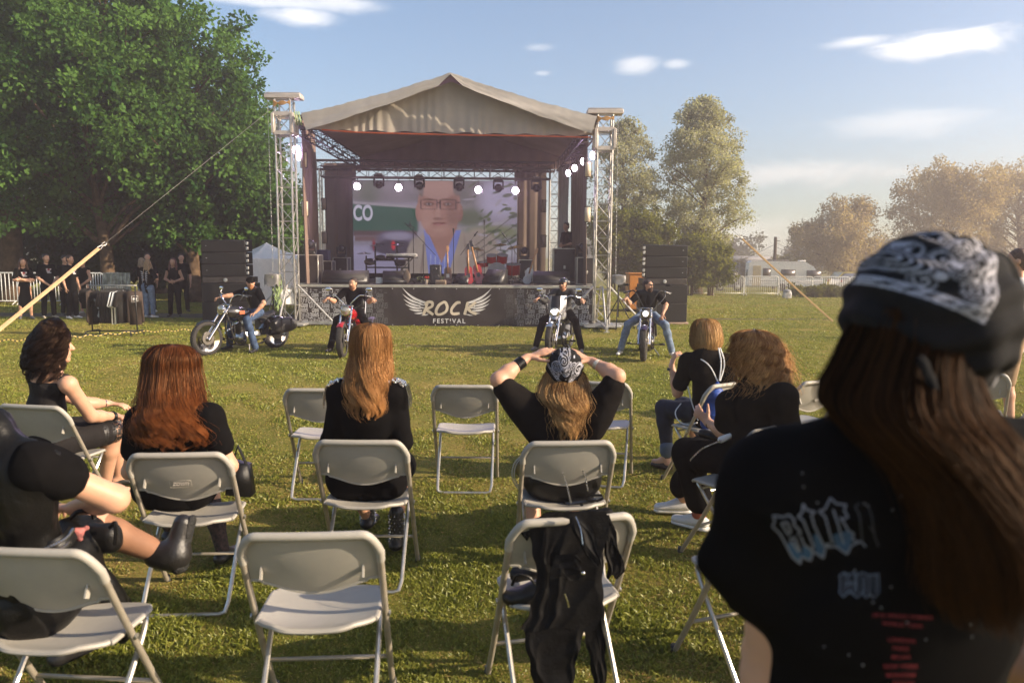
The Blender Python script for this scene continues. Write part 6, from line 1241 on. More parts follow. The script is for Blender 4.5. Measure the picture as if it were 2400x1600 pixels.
def moto(lab, loc, rz, body=(.02, .018, .018), flame=False, fairing=False, bags=True, apes=False, lit=0.0, red_fender=False, steer=0.0, backrest=False, mirror_black=False, R1=.335):
    t = thing('motorcycle', lab, 'motorcycle', loc, rz, 'parked motorcycles in front of the stage'); t.scale = (BS_, BS_, BS_); pm = mat('tank paint %.2f%.2f' % (body[0], body[1]), body, .16, .25, var=.06, coat=1.0)
    fx = .82; wheel(t, 'front_wheel', (fx, 0, R1), R1, .11); wheel(t, 'rear_wheel', (-.80, 0, .315), .315, .15, spokes=not bags or True)
    top = Vector((.36, 0, .93)); ax = Vector((fx, 0, R1)); d = (top - ax).normalized()
    for sg in (-1, 1):
        f = MB(); y = sg * .095; f.tube([ax + Vector((0, y, 0)) - d * .03, ax + Vector((0, y, 0)) + d * .34], .028, 12); f.tube([ax + Vector((0, y, 0)) + d * .34, ax + Vector((0, y, 0)) + d * .35, top + Vector((0, y, 0)) + d * .04], [.030, .020, .020], 12); f.build('fork_leg', chrome, t)
    f = MB(); f.box(top + d * .03, (.07, .25, .03), RY(-.5), .01); f.box(top - d * .16, (.08, .25, .035), RY(-.5), .01); f.tube([top + Vector((-.06, 0, -.2)), top + Vector((-.06, 0, .03))], .032, 10); f.build('triple_clamp', alloy, t)
    MB().tube([ax + Vector((0, -.11, 0)), ax + Vector((0, .11, 0))], .014, 8).build('front_axle', alloy, t)
    fe = MB(); rows = []
    for k in range(15):
        a = R(52) + R(105) * k / 14; rows.append([tuple(ax + Vector((math.cos(a) * (R1 + .022) , y * (1 if True else 0), math.sin(a) * (R1 + .022) - abs(y / .08) ** 2 * .03))) for y in (-.06, -.045, -.02, 0, .02, .045, .06)])
    fe.grid(rows); fe.build('front_fender', pm if red_fender or not fairing else chrome, t, auto=False)
    # handlebars
    hb = top + Vector((-.04, 0, .06)); rise = .30 if apes else .17
    for sg in (-1, 1):
        pts = smooth_path([hb + Vector((0, sg * .06, 0)), hb + Vector((.02, sg * .15, rise * .55)), hb + Vector((-.02, sg * .24, rise)), hb + Vector((-.10, sg * .33, rise * .96)), hb + Vector((-.20, sg * .43, rise * .86))], 5); b = MB(); b.tube(pts, .0125, 8); b.build('handlebar', chrome if not mirror_black else blackm, t)
        g_ = MB(); a, c = pts[-5], pts[-1]; g_.tube([a.lerp(c, .1), c + (c - a) * .25], .019, 10); g_.box(a - (c - a) * .25, (.05, .05, .045), bev=.012); g_.build('grip', blackp, t)
        l = MB(); l.tube([a - (c - a) * .2 + Vector((.03, 0, 0)), a + Vector((.06, sg * .02, 0)), c + Vector((.055, sg * .01, -.01))], .006, 6); l.build('lever', alloy, t)
        cb = MB(); cb.tube(smooth_path([a, a + Vector((.12, -sg * .02, -.12)), top + Vector((.06, sg * .05, -.1)), top + Vector((-.05, sg * .03, -.3))], 5), .006, 6); cb.build('control_cable', cable if not mirror_black else alloy, t)
        m_ = MB(); q = a + Vector((-.02, sg * .02, .11)); m_.tube([a, a + Vector((.03, 0, .06)), q], .006, 6); m_.build('mirror_stem', chrome if not mirror_black else blackm, t); h = MB(); h.ell(q + Vector((0, sg * .03, .02)), (.018, .062 if not mirror_black else .058, .038 if not mirror_black else .022)); h.build('mirror', chrome if not mirror_black else blackm, t)
    # headlight
    hl = top + Vector((.13, 0, -.06)) if not fairing else top + Vector((.16, 0, -.08)); b = MB(); b.lathe([(.02, -.12), (.07, -.10), (.092, -.03), (.095, .01), (.088, .018)], hl, (1, 0, -.05), 24); H_ = b.build('headlight', chrome if not apes else blackm, t)
    ln = MB(); ln.lathe([(.086, .012), (.06, .028), (0, .036)], hl, (1, 0, -.05), 20); ln.build('lens', mat('lit headlamp %.1f' % lit, (.7, .68, .62), .08, .3, var=0, emit=(.95, .9, 1.0), estr=lit * .28) if lit * 0 else mat('headlamp glass', (.55, .50, .42), .06, .6), H_)
    if lit: MB().lathe([(.05, .034), (.03, .042), (0, .044)], hl, (1, 0, -.05), 16).build('bulb', mat('lit bulb', (.8, .8, .8), .2, var=0, emit=(.95, .9, 1.0), estr=2.5), t)
    if fairing:
        sil = mat('silver paint', (.24, .24, .26), .35, .5, coat=.8); rows = []
        for k in range(13):
            a = -1 + 2 * k / 12; row = []
            for j in range(9):
                s = j / 8; z = -.20 + .46 * s; hwid = .17 * math.sin(min(1, (s * .8 + .28)) * math.pi * .62) ** .8 + .02; x = .20 - .16 * s - .17 * a * a - .02 * (1 - s); row.append(tuple(top + Vector((x + .03, a * hwid, z - .02))))
            rows.append(row)
        fm = MB(); fm.grid(rows[:4]); fm.grid(rows[9:]); fm.grid([r[:2] for r in rows[3:10]]); fm.build('fairing', sil, t, auto=False); fw = MB(); fw.grid([[tuple(Vector(p) + Vector((.004, 0, 0))) for p in r[4:]] for r in rows[3:10]]); fw.build('windscreen', mat('smoked screen', (.02, .02, .025), .35, var=0, spec=.2), t, auto=False); fl = MB(); fl.grid([r[1:5] for r in rows[3:10]]); fl.build('lamp_panel', blackp, t, auto=False)
        l2 = MB(); l2.ell(top + Vector((.245, 0, -.06)), (.02, .07, .042)); l2.build('headlight_glass', mat('lit headlamp', (.8, .8, .8), .1, var=0, emit=(.95, .95, 1.0), estr=1.1), t)
    # tank, seat, fenders
    tk = MB(); rows = []
    for k in range(13):
        s = k / 12; x = -.16 + .52 * s; hw = .135 * math.sin(math.pi * (.18 + .70 * s)) ** .7 * (1 - .15 * s); hh = .13 * math.sin(math.pi * (.15 + .66 * s)) ** .6; zc = .745 + .075 * s; rows.append([(x, hw * math.copysign(abs(math.cos(a)) ** .8, math.cos(a)), zc + hh * math.sin(a)) for a in np.linspace(0, 2 * math.pi, 21)])
    tk.grid(rows); tk.add([tuple(np.mean(np.array(rows[0]), 0))] + rows[0], [(0, i + 1, i + 2) for i in range(20)]); tk.add([tuple(np.mean(np.array(rows[-1]), 0))] + rows[-1], [(0, i + 2, i + 1) for i in range(20)]); tk.build('fuel_tank', pm, t, auto=False)
    MB().lathe([(.035, 0), (.035, .012), (.02, .018), (0, .018)], (.14, 0, .905), (0, 0, 1), 16).build('fuel_cap', chrome, t)
    if flame:
        for sg in (-1, 1): e = MB(); e.box((.10, sg * .138, .80), (.12, .006, .07), bev=.02); e.build('tank_badge', mat('orange badge', (.55, .12, .05), .4), t)
    st = MB(); rows = []
    for k in range(14):
        s = k / 13; x = -.74 + .60 * s; hw = .11 + .05 * math.sin(math.pi * min(1, s * 1.5)) * (1 if s < .66 else .7) - .05 * max(0, s - .8) * 3; z = .70 + .05 * (1 - min(1, s * 2.4)) - .02 * math.sin(s * 3); rows.append([(x, hw * math.cos(a), z + (.055 if math.sin(a) > 0 else .03) * math.sin(a)) for a in np.linspace(0, 2 * math.pi, 17)])
    st.grid(rows); st.build('seat', bleather, t, auto=False)
    rf = MB(); rows = []
    for k in range(15):
        a = R(10) + R(150) * k / 14; rows.append([(-.80 - math.cos(a) * .37, y, .315 + math.sin(a) * .365 - (abs(y) / .1) ** 2 * .035) for y in (-.1, -.07, -.03, 0, .03, .07, .1)])
    rf.grid(rows); rf.build('rear_fender', pm, t, auto=False)
    MB().ell((-1.17, 0, .52), (.03, .06, .035)).build('tail_light', mat('tail light', (.4, .02, .02), .3), t)
    if backrest:
        b = MB(); b.tube(smooth_path([(-.78, -.12, .68), (-.86, -.12, .98), (-.87, 0, 1.06), (-.86, .12, .98), (-.78, .12, .68)], 5), .012, 8); b.build('sissy_bar', chrome, t); MB().box((-.85, 0, .93), (.05, .2, .16), RY(-.1), .02).build('backrest_pad', bleather, t)
    # frame
    fr = MB(); 
    for sg in (-1, 1): fr.tube(smooth_path([(.36, 0, .80), (.34, sg * .08, .55), (.26, sg * .11, .22), (.10, sg * .12, .15), (-.35, sg * .12, .15), (-.50, sg * .12, .30), (-.50, sg * .11, .62), (-.2, sg * .05, .68), (.34, 0, .86)], 5), .018, 8)
    for sg in (-1, 1): fr.tube([(-.45, sg * .12, .30), (-.80, sg * .13, .315)], .024, 8); fr.tube([(-.48, sg * .14, .62), (-.79, sg * .15, .33)], .027, 8)
    fr.build('frame', blackm, t)
    en = MB(); en.lathe([(.10, -.12), (.14, -.08), (.14, .08), (.10, .13), (0, .13)], (.02, 0, .28), (0, 1, 0), 20); en.box((-.22, 0, .30), (.30, .20, .20), bev=.05); en.lathe([(.09, -.0), (.10, .03), (.06, .05), (0, .05)], (-.24, .10, .31), (0, 1, 0), 18); en.build('crankcase', alloy, t)
    for ang, x0 in ((-.40, -.04), (.40, .06)):
        c0 = Vector((x0, 0, .38)); u = Vector((math.sin(ang), 0, math.cos(ang))); cy = MB(); 
        for k in range(9): cy.lathe([(.085, -.004), (.085, .006)], c0 + u * (.02 + .021 * k), u, 16)
        cy.tube([c0, c0 + u * .2], .065, 12); cy.build('cylinder', ironm, t); rc = MB(); rc.box(c0 + u * .23, (.13, .13, .05), RY(ang), .02); rc.build('rocker_cover', chrome, t)
    af = MB(); af.lathe([(.085, -.02), (.10, 0), (.10, .04), (.06, .06), (0, .06)], (.02, -.13, .52), (0, -1, 0), 22); af.build('air_cleaner', chrome, t)
    for (x0, z0, yy) in ((.20, .50, -.11), (-.14, .48, -.12)):
        e = MB(); e.tube(smooth_path([(x0 * .8, yy * .6, z0), (x0 + .10, yy, z0 - .08), (x0 + .06, yy - .04, .28), (-.1, -.17, .22 + (.06 if x0 < 0 else 0)), (-.35, -.19, .22 + (.07 if x0 < 0 else 0))], 5), .022, 8); e.tube([(-.33, -.19, .22 + (.07 if x0 < 0 else 0)), (-1.0, -.21, .24 + (.08 if x0 < 0 else 0))], [.024, .042], 12); e.build('exhaust_pipe', chrome, t)
    pl = MB(); pl.lathe([(.12, 0), (.13, .02), (.09, .035), (0, .035)], (-.03, .135, .28), (0, 1, 0), 22); pl.box((-.28, .145, .285), (.36, .03, .10), bev=.015); pl.build('primary_cover', chrome, t)
    for sg in (-1, 1):
        pg = MB(); pg.tube([(.22, sg * .14, .25), (.24, sg * .30, .26)], .010, 6); pg.tube([(.24, sg * .27, .26), (.24, sg * .37, .265)], .02, 8); pg.build('footpeg', blackm, t)
        cg = MB(); cg.tube(smooth_path([(.33, sg * .06, .66), (.36, sg * .22, .60), (.38, sg * .27, .42), (.33, sg * .20, .26), (.28, sg * .10, .22)], 5), .013, 8)
        if flame: cg.build('crash_bar', mat('brown chrome', (.12, .10, .08), .2, .9), t)
    ks = MB(); ks.tube([(-.05, .13, .17), (.06, .27, .01)], .012, 6); ks.build('kickstand', steel, t)
    if bags:
        for sg in (-1, 1):
            rows = []; 
            for k in range(9):
                s = k / 8; x = -1.10 + .56 * s; hh = .155 * (1 - abs(2 * s - 1) ** 3 * .35); zc = .50 - .015 * s; rows.append([(x, sg * (.25 + .085 * math.copysign(abs(math.cos(a)) ** .6, math.cos(a))), zc + hh * math.copysign(abs(math.sin(a)) ** .7, math.sin(a))) for a in np.linspace(0, 2 * math.pi, 17)])
            b = MB(); b.grid(rows); b.add([tuple(np.mean(np.array(rows[0]), 0))] + rows[0], [(0, i + 1, i + 2) for i in range(16)]); b.add([tuple(np.mean(np.array(rows[-1]), 0))] + rows[-1], [(0, i + 2, i + 1) for i in range(16)]); b.build('saddlebag', bleather, t, auto=False)
            for x in (-.70, -.95): MB().box((x, sg * .338, .52), (.03, .008, .22), bev=.002).build('buckle_strap', blackm, t)
    return t
BS = .895
def bike_at(pf, pr_, **k):
    """pf: pixel of the front contact point, pr_: direction vector in the ground plane (forward)"""
    f = gp(*pf); u = Vector((pr_[0], pr_[1], 0)).normalized(); loc = f - u * (.82 * BS); return (loc.x, loc.y, 0), math.atan2(u.y, u.x)
BK = []
l, r_ = bike_at((486, 833), (-.56, -.83)); BK.append((l, r_)); moto('black cruiser motorcycle with chrome forks and black side cases at the left', l, r_, flame=True, bags=True)
l, r_ = bike_at((803, 838), (.0, -1.0)); BK.append((l, r_)); moto('cherry red motorcycle with chrome headlight parked head-on', l, r_, body=(.45, .012, .016), red_fender=True, bags=True, backrest=True)
l, r_ = bike_at((1291, 836), (-.28, -.96)); BK.append((l, r_)); moto('silver motorcycle with a dark windscreen fairing and lit headlight', l, r_, body=(.50, .50, .52), fairing=True, bags=False, lit=2.5)
l, r_ = bike_at((1508, 846), (-.23, -.97)); BK.append((l, r_)); moto('purple-black motorcycle with high handlebars facing the camera', l, r_, body=(.035, .014, .05), bags=False, apes=True, lit=3.0, mirror_black=True)
# ================================================================== PEOPLE ON THE MOTORCYCLES AND IN THE BACKGROUND
def cap_hair(S, c, f, u, s=1.0, back=.0, k=.01):
    """short hair as a shell over the skull; the face is cut free"""
    f, u = unit(f), unit(u); r = np.cross(f, u); B = [r, f, u]; c = npv(c); S.ell(c + (-f * .018 + u * .040) * s, (.082 * s, .095 * s, .088 * s), B, k); S.ell(c + (-f * .035 - u * .02) * s, (.074 * s, .070 * s, .07 * s), B, .02)
    S.cut(c + f * .062 * s + u * .07 * s, f * .8 - u * .6)
def rider(k, lab, J, topc, vest=None, jeans=jean, headgear=None, beard=(.20, .09, .04), hairc=(.03, .02, .015), shades=True, shoe=shoeb, vox=.011, skinm=skin2, jacket=False, tattoo=False):
    loc, rz = BK[k]; M_ = Matrix.Translation(loc) @ Matrix.Rotation(rz, 4, 'Z'); G = lambda *a: npv(M_ @ Vector(a)); D = lambda *a: npv(M_.to_3x3() @ Vector(a))
    t = thing('person', lab, 'person', loc, 0, 'riders sitting on the motorcycles'); Q = dict(pel=(-.36, 0, .79), wai=(-.36, 0, .92), che=(-.30, 0, 1.10), nb=(-.25, 0, 1.245), hd=(-.22, 0, 1.375), sL=(-.27, .175, 1.215), sR=(-.27, -.175, 1.215), eL=(-.06, .36, 1.02), eR=(-.06, -.36, 1.02), wL=(.09, .44, 1.10), wR=(.09, -.44, 1.10), hL=(-.33, .10, .78), hR=(-.33, -.10, .78), kL=(.06, .27, .66), kR=(.06, -.27, .66), aL=(.02, .42, .09), aR=(.02, -.42, .09), bf=(1, 0, 0), hf=(1, 0, 0), dL=(1, .3, 0), dR=(1, -.3, 0), hdL=(.6, .3, -.2), hdR=(.6, -.3, -.2))
    Q.update(J); J = {q: (D(*v) if q in ('bf', 'hf', 'dL', 'dR', 'hdL', 'hdR') else G(*v)) for q, v in Q.items()}
    S = Sdf(vox); torso(S, J, .95, 0); head(S, J['hd'], J['hf'], (0, 0, 1)); S.cap(J['nb'], J['hd'], .058, .056)
    for s in 'LR': limb(S, J['s' + s], J['e' + s], J['w' + s], (.054, .043, .044, .028)); hand(S, J['w' + s], J['hd' + s], (0, 0, -1), 1 if s == 'L' else -1, .75, 1.05); limb(S, J['h' + s], J['k' + s], J['a' + s], (.08, .056, .058, .042))
    sdfpart('body', S, skinm, t, smooth=1)
    S = Sdf(vox); torso(S, J, 1.0, 0, .012)
    for s in 'LR':
        e = J['s' + s] + (J['e' + s] - J['s' + s]) * (.72 if not jacket else 1)
        S.cap(J['s' + s], e, .072, .066, .03)
        if jacket: S.cap(e, J['e' + s] + (J['w' + s] - J['e' + s]) * .85, .062, .048, .02)
    if jacket: S.cap(J['pel'], J['pel'] + D(-.02, 0, -.12), .16, .15, .04)
    sdfpart('jacket' if jacket else 't_shirt', S, topc, t, .010, 18, k)
    if vest is not None:
        S = Sdf(vox); torso(S, J, 1.0, 0, .026); S.cut(J['sL'] + D(0, .035, 0), D(0, 1, .1)); S.cut(J['sR'] + D(0, -.035, 0), D(0, -1, .1)); S.cap(J['wai'] + D(.17, 0, -.1), J['nb'] + D(.14, 0, .04), .03, .055, .02, None, 1, -1); sdfpart('vest', S, vest, t, .006, 18, k)
    S = Sdf(vox); S.cap(J['pel'], (J['hL'] + J['hR']) / 2, .145, .13, .05, J['bf'], .8)
    for s in 'LR': limb(S, J['h' + s], J['k' + s], J['a' + s] + np.array([0, 0, .03]), (.098, .074, .072, .066), .04)
    sdfpart('trousers', S, jeans, t, .010, 20, k + 3)
    for s in 'LR': S = Sdf(vox * .8); foot(S, J['a' + s], J['d' + s], 1.0, .044); sdfpart('shoe', S, shoe, t)
    f, u = unit(J['hf']), np.array([0, 0, 1.]); r = np.cross(f, u); hd = J['hd']
    if beard is not None: S = Sdf(.008); B = [r, f, u]; S.ell(hd + f * .045 - u * .080, (.058, .055, .052), B); S.cap(hd + f * .05 - u * .09, hd + f * .055 - u * .125, .035, .02, .02, op=1); S.ell(hd + f * .085 - u * .044, (.035, .022, .010), B); S.cut(hd + f * .0 - u * .038, u * .9 + f * -.12); sdfpart('beard', S, mat('beard %.2f' % beard[0], beard, .8, var=.3, scale=80, bump=.5, bscale=150), t, .004, 80, 2)
    if headgear == 'cap':
        S = Sdf(.007); S.ell(hd - f * .01 + u * .050, (.086, .102, .082), [r, f, u]); S.cut(hd + u * .035, -u + f * .12); sdfpart('baseball_cap', S, blk, t); b = MB(); b.grid([[tuple(hd + f * (.078 + .085 * (1 - (a / 1.0) ** 2 * .55) * v) + r * a * .075 + u * (.048 - .022 * v - .012 * a * a)) for v in np.linspace(0, 1, 6)] for a in np.linspace(-1, 1, 11)]); b.build('cap_peak', blk, t, world=True)
    elif headgear == 'helmet':
        S = Sdf(.007); S.ell(hd - f * .008 + u * .036, (.098, .112, .105), [r, f, u]); S.cut(hd + u * .038, -u + f * .10); sdfpart('helmet', S, mat('helmet black', (.015, .015, .016), .18, coat=.6), t); b = MB(); b.grid([[tuple(hd + f * (.088 + .05 * (1 - a * a * .7) * v) + r * a * .08 + u * (.050 - .012 * v)) for v in np.linspace(0, 1, 5)] for a in np.linspace(-1, 1, 11)]); b.build('helmet_peak', blackp, t, world=True)
        MB().tube([tuple(hd + r * .088 + u * .03), tuple(hd + r * .075 - u * .06 + f * .02), tuple(hd - u * .12 + f * .05), tuple(hd - r * .075 - u * .06 + f * .02), tuple(hd - r * .088 + u * .03)], .007, 6).build('chin_strap', cable, t, world=True)
    else: S = Sdf(.007); cap_hair(S, hd, f, u); sdfpart('hair', S, mat('short hair %.2f' % hairc[0], hairc, .6, var=.3, scale=60, bump=.4, bscale=120), t, .005, 60, 3)
    if shades:
        g_ = MB()
        for e in (-1, 1): g_.ell(hd + f * .098 + r * e * .032 + u * .016, (.027, .010, .018), Matrix(((r[0], f[0], 0), (r[1], f[1], 0), (0, 0, 1))))
        g_.tube([tuple(hd + f * .10 - r * .06 + u * .02), tuple(hd + f * .108 + u * .022), tuple(hd + f * .10 + r * .06 + u * .02)], .004, 5); g_.build('sunglasses', mat('sunglass', (.01, .01, .01), .08), t, world=True)
    else:
        for e in (-1, 1): MB().ell(hd + f * .084 + r * e * .031 + u * .014, (.010, .010, .008), nu=10, nv=8).build('eye', mat('eye', (.25, .2, .16), .2), t, world=True)
    t.scale = (BS, BS, BS)
    return t, J, D
rider(0, 'bearded rider in black cap and leather vest looking aside on the black cruiser', dict(hf=(.55, .84, 0), eL=(-.22, .40, .98), wL=(-.06, .34, .80), hdL=(.8, -.35, -.35), eR=(.02, -.33, 1.12), wR=(.20, -.40, 1.10), kL=(.10, .28, .66), aL=(.03, .42, .09), bf=(.97, .2, 0)), blk, vest=blkl, headgear='cap', beard=(.32, .13, .05))
rider(1, 'bearded bare-headed man in black T-shirt on the red motorcycle', dict(hf=(.97, -.22, 0), nb=(-.25, 0, 1.25)), blk, jeans=blk, headgear=None, beard=(.20, .085, .04), hairc=(.035, .02, .012), shades=False)
rider(2, 'rider in black helmet, sunglasses and dark overshirt on the silver motorcycle', dict(hf=(.96, -.2, 0), kR=(.04, -.36, .64), aR=(-.05, -.52, .09), kL=(.05, .32, .64), aL=(.10, .46, .09)), mat('charcoal shirt', (.022, .021, .020), .7, var=.2), jeans=blk, headgear='helmet', beard=(.28, .12, .06), jacket=True, shoe=mat('grey shoe', (.22, .2, .19), .6))
rider(3, 'dark-bearded man in sunglasses and blue jeans astride the purple-black motorcycle', dict(hf=(.55, .80, .05), eL=(-.22, .36, 1.0), wL=(-.06, .30, .82), hdL=(.7, -.2, -.7), kR=(.06, -.36, .62), kL=(.06, .36, .62), aR=(.04, -.50, .09), aL=(.04, .50, .09), wR=(.06, -.40, 1.14), nb=(-.27, .0, 1.25)), blk, vest=blkl, jeans=jeanl, headgear=None, beard=(.05, .022, .014), hairc=(.03, .016, .012), shoe=shoew)
# prints on the shirts of the second rider
def stander(px, fpy, H, yaw, lab, arms='down', top=blk, legs=blk, legkind='trousers', shoe=shoew, hairc=(.05, .025, .015), hairlen=0.0, capm=None, vox=.013, lean=0.0, Y=None, z=0.0, bare=False, prn=None, grp='bystanders by the trees', hairw=.10, sleeves=True, bag=False):
    p = gp(px, fpy) if Y is None else at(px, 600, Y); base_ = np.array([p.x, p.y, z]); f = np.array([math.cos(yaw), math.sin(yaw), 0]); r = np.array([f[1], -f[0], 0]); u = np.array([0, 0, 1.]); P = lambda a, b, c: base_ + r * a * H + f * b * H + u * c * H
    t = thing('person', lab, 'person', tuple(base_), 0, grp); J = dict(bf=f, pel=P(0, 0, .53), wai=P(0, .005, .61), che=P(0, 0, .73), nb=P(0, -.005, .825), sL=P(-.090, -.005, .800), sR=P(.090, -.005, .800), hL=P(-.052, 0, .51), hR=P(.052, 0, .51), kL=P(-.062, .015, .285), kR=P(.062, .01, .285), aL=P(-.075, -.01, .05), aR=P(.075, -.015, .05), hd=P(0, .012, .925))
    if arms == 'folded': E = (P(-.135, .03, .64), P(.135, .03, .64)); Wt = (P(.04, .13, .655), P(-.04, .125, .63)); hdr = (r, -r)
    elif arms == 'clasped': E = (P(-.14, .02, .63), P(.14, .02, .63)); Wt = (P(-.02, .12, .52), P(.02, .12, .51)); hdr = (r * .5 - u * .8, -r * .5 - u * .8)
    elif arms == 'waist': E = (P(-.14, -.02, .64), P(.14, -.02, .64)); Wt = (P(-.03, .11, .60), P(.03, .11, .60)); hdr = (r, -r)
    elif arms == 'face': E = (P(-.15, .05, .66), P(.15, .04, .66)); Wt = (P(-.06, .12, .80), P(.05, .14, .62)); hdr = (u, -r)
    elif arms == 'film': E = (P(-.13, .06, .64), P(.14, .04, .64)); Wt = (P(-.05, .20, .70), P(.04, .19, .70)); hdr = (f, f)
    else: E = (P(-.135, -.02, .635), P(.135, -.02, .635)); Wt = (P(-.13, .03, .49), P(.13, .03, .49)); hdr = (-u, -u)
    J['eL'], J['eR'] = E; J['wL'], J['wR'] = Wt
    S = Sdf(vox); s_ = H / 1.72; torso(S, J, s_ * .96, hairlen > 0); head(S, J['hd'], f, u, s_); S.cap(J['nb'], J['hd'], .050, .048)
    for q, hd_ in zip('LR', hdr): limb(S, J['s' + q], J['e' + q], J['w' + q], (.044, .036, .037, .025)); hand(S, J['w' + q], hd_, f if arms != 'down' else -r if q == 'R' else r, 1, .5); limb(S, J['h' + q], J['k' + q], J['a' + q], (.075, .050, .052, .036))
    sdfpart('body', S, skin, t, smooth=1)
    S = Sdf(vox); torso(S, J, s_ * .95, hairlen > 0, .010); S.cap(J['pel'], P(0, 0, .49), .13 * s_, .135 * s_, .04, f, .75)
    if sleeves:
        for q in 'LR': S.cap(J['s' + q], J['s' + q] + (J['e' + q] - J['s' + q]) * .75, .056, .062, .03)
    sdfpart('top', S, top, t, .010, 16, int(px))
    S = Sdf(vox); S.cap(J['pel'], P(0, 0, .50), .135 * s_, .13 * s_, .04, f, .78)
    if legkind == 'skirt': S.cap(P(0, 0, .5), P(0, 0, .27), .15 * s_, .17 * s_, .03, f, .8); sdfpart('skirt', S, legs, t, .012, 16, int(px))
    else:
        end = .07 if legkind == 'trousers' else .27
        for q in 'LR': a = P(-.072 if q == 'L' else .072, 0, end); S.cap(J['h' + q], J['k' + q], .088, .070, .04); S.cap(J['k' + q], a, .070, .062, .03) if end < .2 else None
        sdfpart('trousers' if end < .2 else 'shorts', S, legs, t, .010, 16, int(px) + 1)
    for q in 'LR': S = Sdf(vox * .7); foot(S, J['a' + q], f + (r if q == 'R' else -r) * .25, .95, .042); sdfpart('shoe', S, shoe, t)
    S = Sdf(vox * .7); cap_hair(S, J['hd'], f, u, s_)
    if hairlen > 0:
        for a in (-1, 0, 1): S.cap(J['hd'] - f * .035 + r * a * .045, J['hd'] - f * .06 + r * a * hairw * .75 - u * hairlen, .058, .035, .03)
        for a in (-1, 1): S.cap(J['hd'] + r * a * .075 + f * .01, J['hd'] + r * a * hairw + f * .035 - u * hairlen * .8, .025, .026, .02)
    sdfpart('hair', S, mat('far hair %.2f%.2f' % (hairc[0], hairc[1]), hairc, .5, var=.35, scale=40, bump=.5, bscale=90), t, .008, 60, 4)
    if capm is not None: S = Sdf(.008); S.ell(J['hd'] - f * .01 + u * .05, (.088, .102, .080), [r, f, u]); S.cut(J['hd'] + u * .04, -u); S.cap(J['hd'] + f * .07 + u * .05, J['hd'] + f * .15 + u * .035, .05, .05, .01, u, .2); sdfpart('cap', S, capm, t)
    if prn: prn(t, J, f, r, u)
    return t, J
def pr_red(t, J, f, r, u):
    b = MB(); c = J['che'] + f * .128 + u * .02
    for dx, dz, w_, h_, m_ in ((-.0, .03, .13, .035, 0), (.01, -.015, .08, .05, 0), (-.015, -.06, .10, .03, 0)): b.add([tuple(c + r * (dx - w_ / 2) + u * (dz - h_ / 2)), tuple(c + r * (dx + w_ / 2) + u * (dz - h_ / 2)), tuple(c + r * (dx + w_ / 2) + u * (dz + h_ / 2)), tuple(c + r * (dx - w_ / 2) + u * (dz + h_ / 2))], [(0, 1, 2, 3)])
    b.build('print', mat('print white', (.55, .5, .5), .8), t, world=True); b = MB(); c = c + f * .004 + u * .02; b.add([tuple(c + r * -.02 - u * .03), tuple(c + r * .04 - u * .03), tuple(c + r * .02 + u * .03), tuple(c - r * .03 + u * .02)], [(0, 1, 2, 3)]); b.build('print_emblem', mat('print red', (.25, .02, .03), .8), t, world=True)
def pr_wings(t, J, f, r, u):
    b = MB()
    for sg in (-1, 1):
        for k in range(6):
            c = J['che'] - f * .135 + r * sg * .03 + u * (.06 - .035 * k); d = r * sg * (.11 - .008 * k) + u * (.06 - .035 * k); n_ = u * .010; b.add([tuple(c - n_), tuple(c + d * .5 - n_ * 1.4), tuple(c + d), tuple(c + d * .5 + n_ * 1.4), tuple(c + n_)], [(0, 1, 2, 3, 4)])
    b.build('print', mat('print white', (.55, .5, .5)), t, world=True)
stander(62, 748, 1.64, R(-50), 'girl with long brown hair and folded arms by the white barrier', 'folded', legkind='skirt', shoe=mat('checked shoe', (.12, .12, .12), .6), hairc=(.10, .045, .022), hairlen=.22, prn=pr_red)
stander(116, 746, 1.76, R(-35), 'tall young man with clasped hands and a white and red shirt print', 'clasped', shoe=mat('beige shoe', (.42, .36, .28), .7), hairc=(.02, .013, .01), prn=pr_red)
stander(150, 744, 1.72, R(-25), 'dark-haired man standing close behind the man with glasses', 'down', shoe=shoeb, hairc=(.02, .013, .01), Y=21.4)
stander(171, 747, 1.73, R(-15), 'short-haired man in glasses and black clothes under the tan strap', 'down', hairc=(.07, .04, .025), prn=pr_red)
stander(193, 744, 1.62, R(-95), 'woman in a black bare-shouldered dress and dark tights behind the rail', 'clasped', sleeves=False, legkind='skirt', shoe=mat('strap sandal', (.3, .28, .26), .5), hairc=(.05, .03, .02), capm=blk, Y=21.9)
stander(352, 745, 1.62, R(70), 'light-haired woman in jeans seen from behind with a wing print', 'face', legs=jeanl, shoe=shoew, hairc=(.36, .22, .11), hairlen=.26, prn=pr_wings, hairw=.12)
stander(331, 742, 1.66, R(60), 'person in dark jacket and jeans beside the woman with the wing print', 'face', legs=jeanl, shoe=shoeb, hairc=(.30, .20, .12), hairlen=.12, Y=21.6)
stander(345, 738, 1.80, R(-60), 'dark-haired man partly hidden behind the light-haired woman', 'down', hairc=(.03, .018, .012), Y=22.6)
stander(411, 742, 1.66, R(-80), 'red-haired woman in a black sleeveless top with hands together', 'waist', shoe=shoeb, sleeves=False, hairc=(.14, .035, .018), hairlen=.26)
stander(424, 737, 1.78, R(-60), 'person in black behind the red-haired woman', 'down', shoe=shoeb, hairc=(.03, .018, .012), Y=22.8)
p_ = onstage(1325, 22.3); stander(1327, 600, 1.74, R(-140), 'man in black T-shirt bending over a desk at the back right of the stage', 'waist', Y=22.3, z=p_.z - .0, hairc=(.03, .02, .02), grp='people at the stage', shoe=shoeb)
t = thing('person', 'x', 'person')
bpy.data.objects.remove(t)
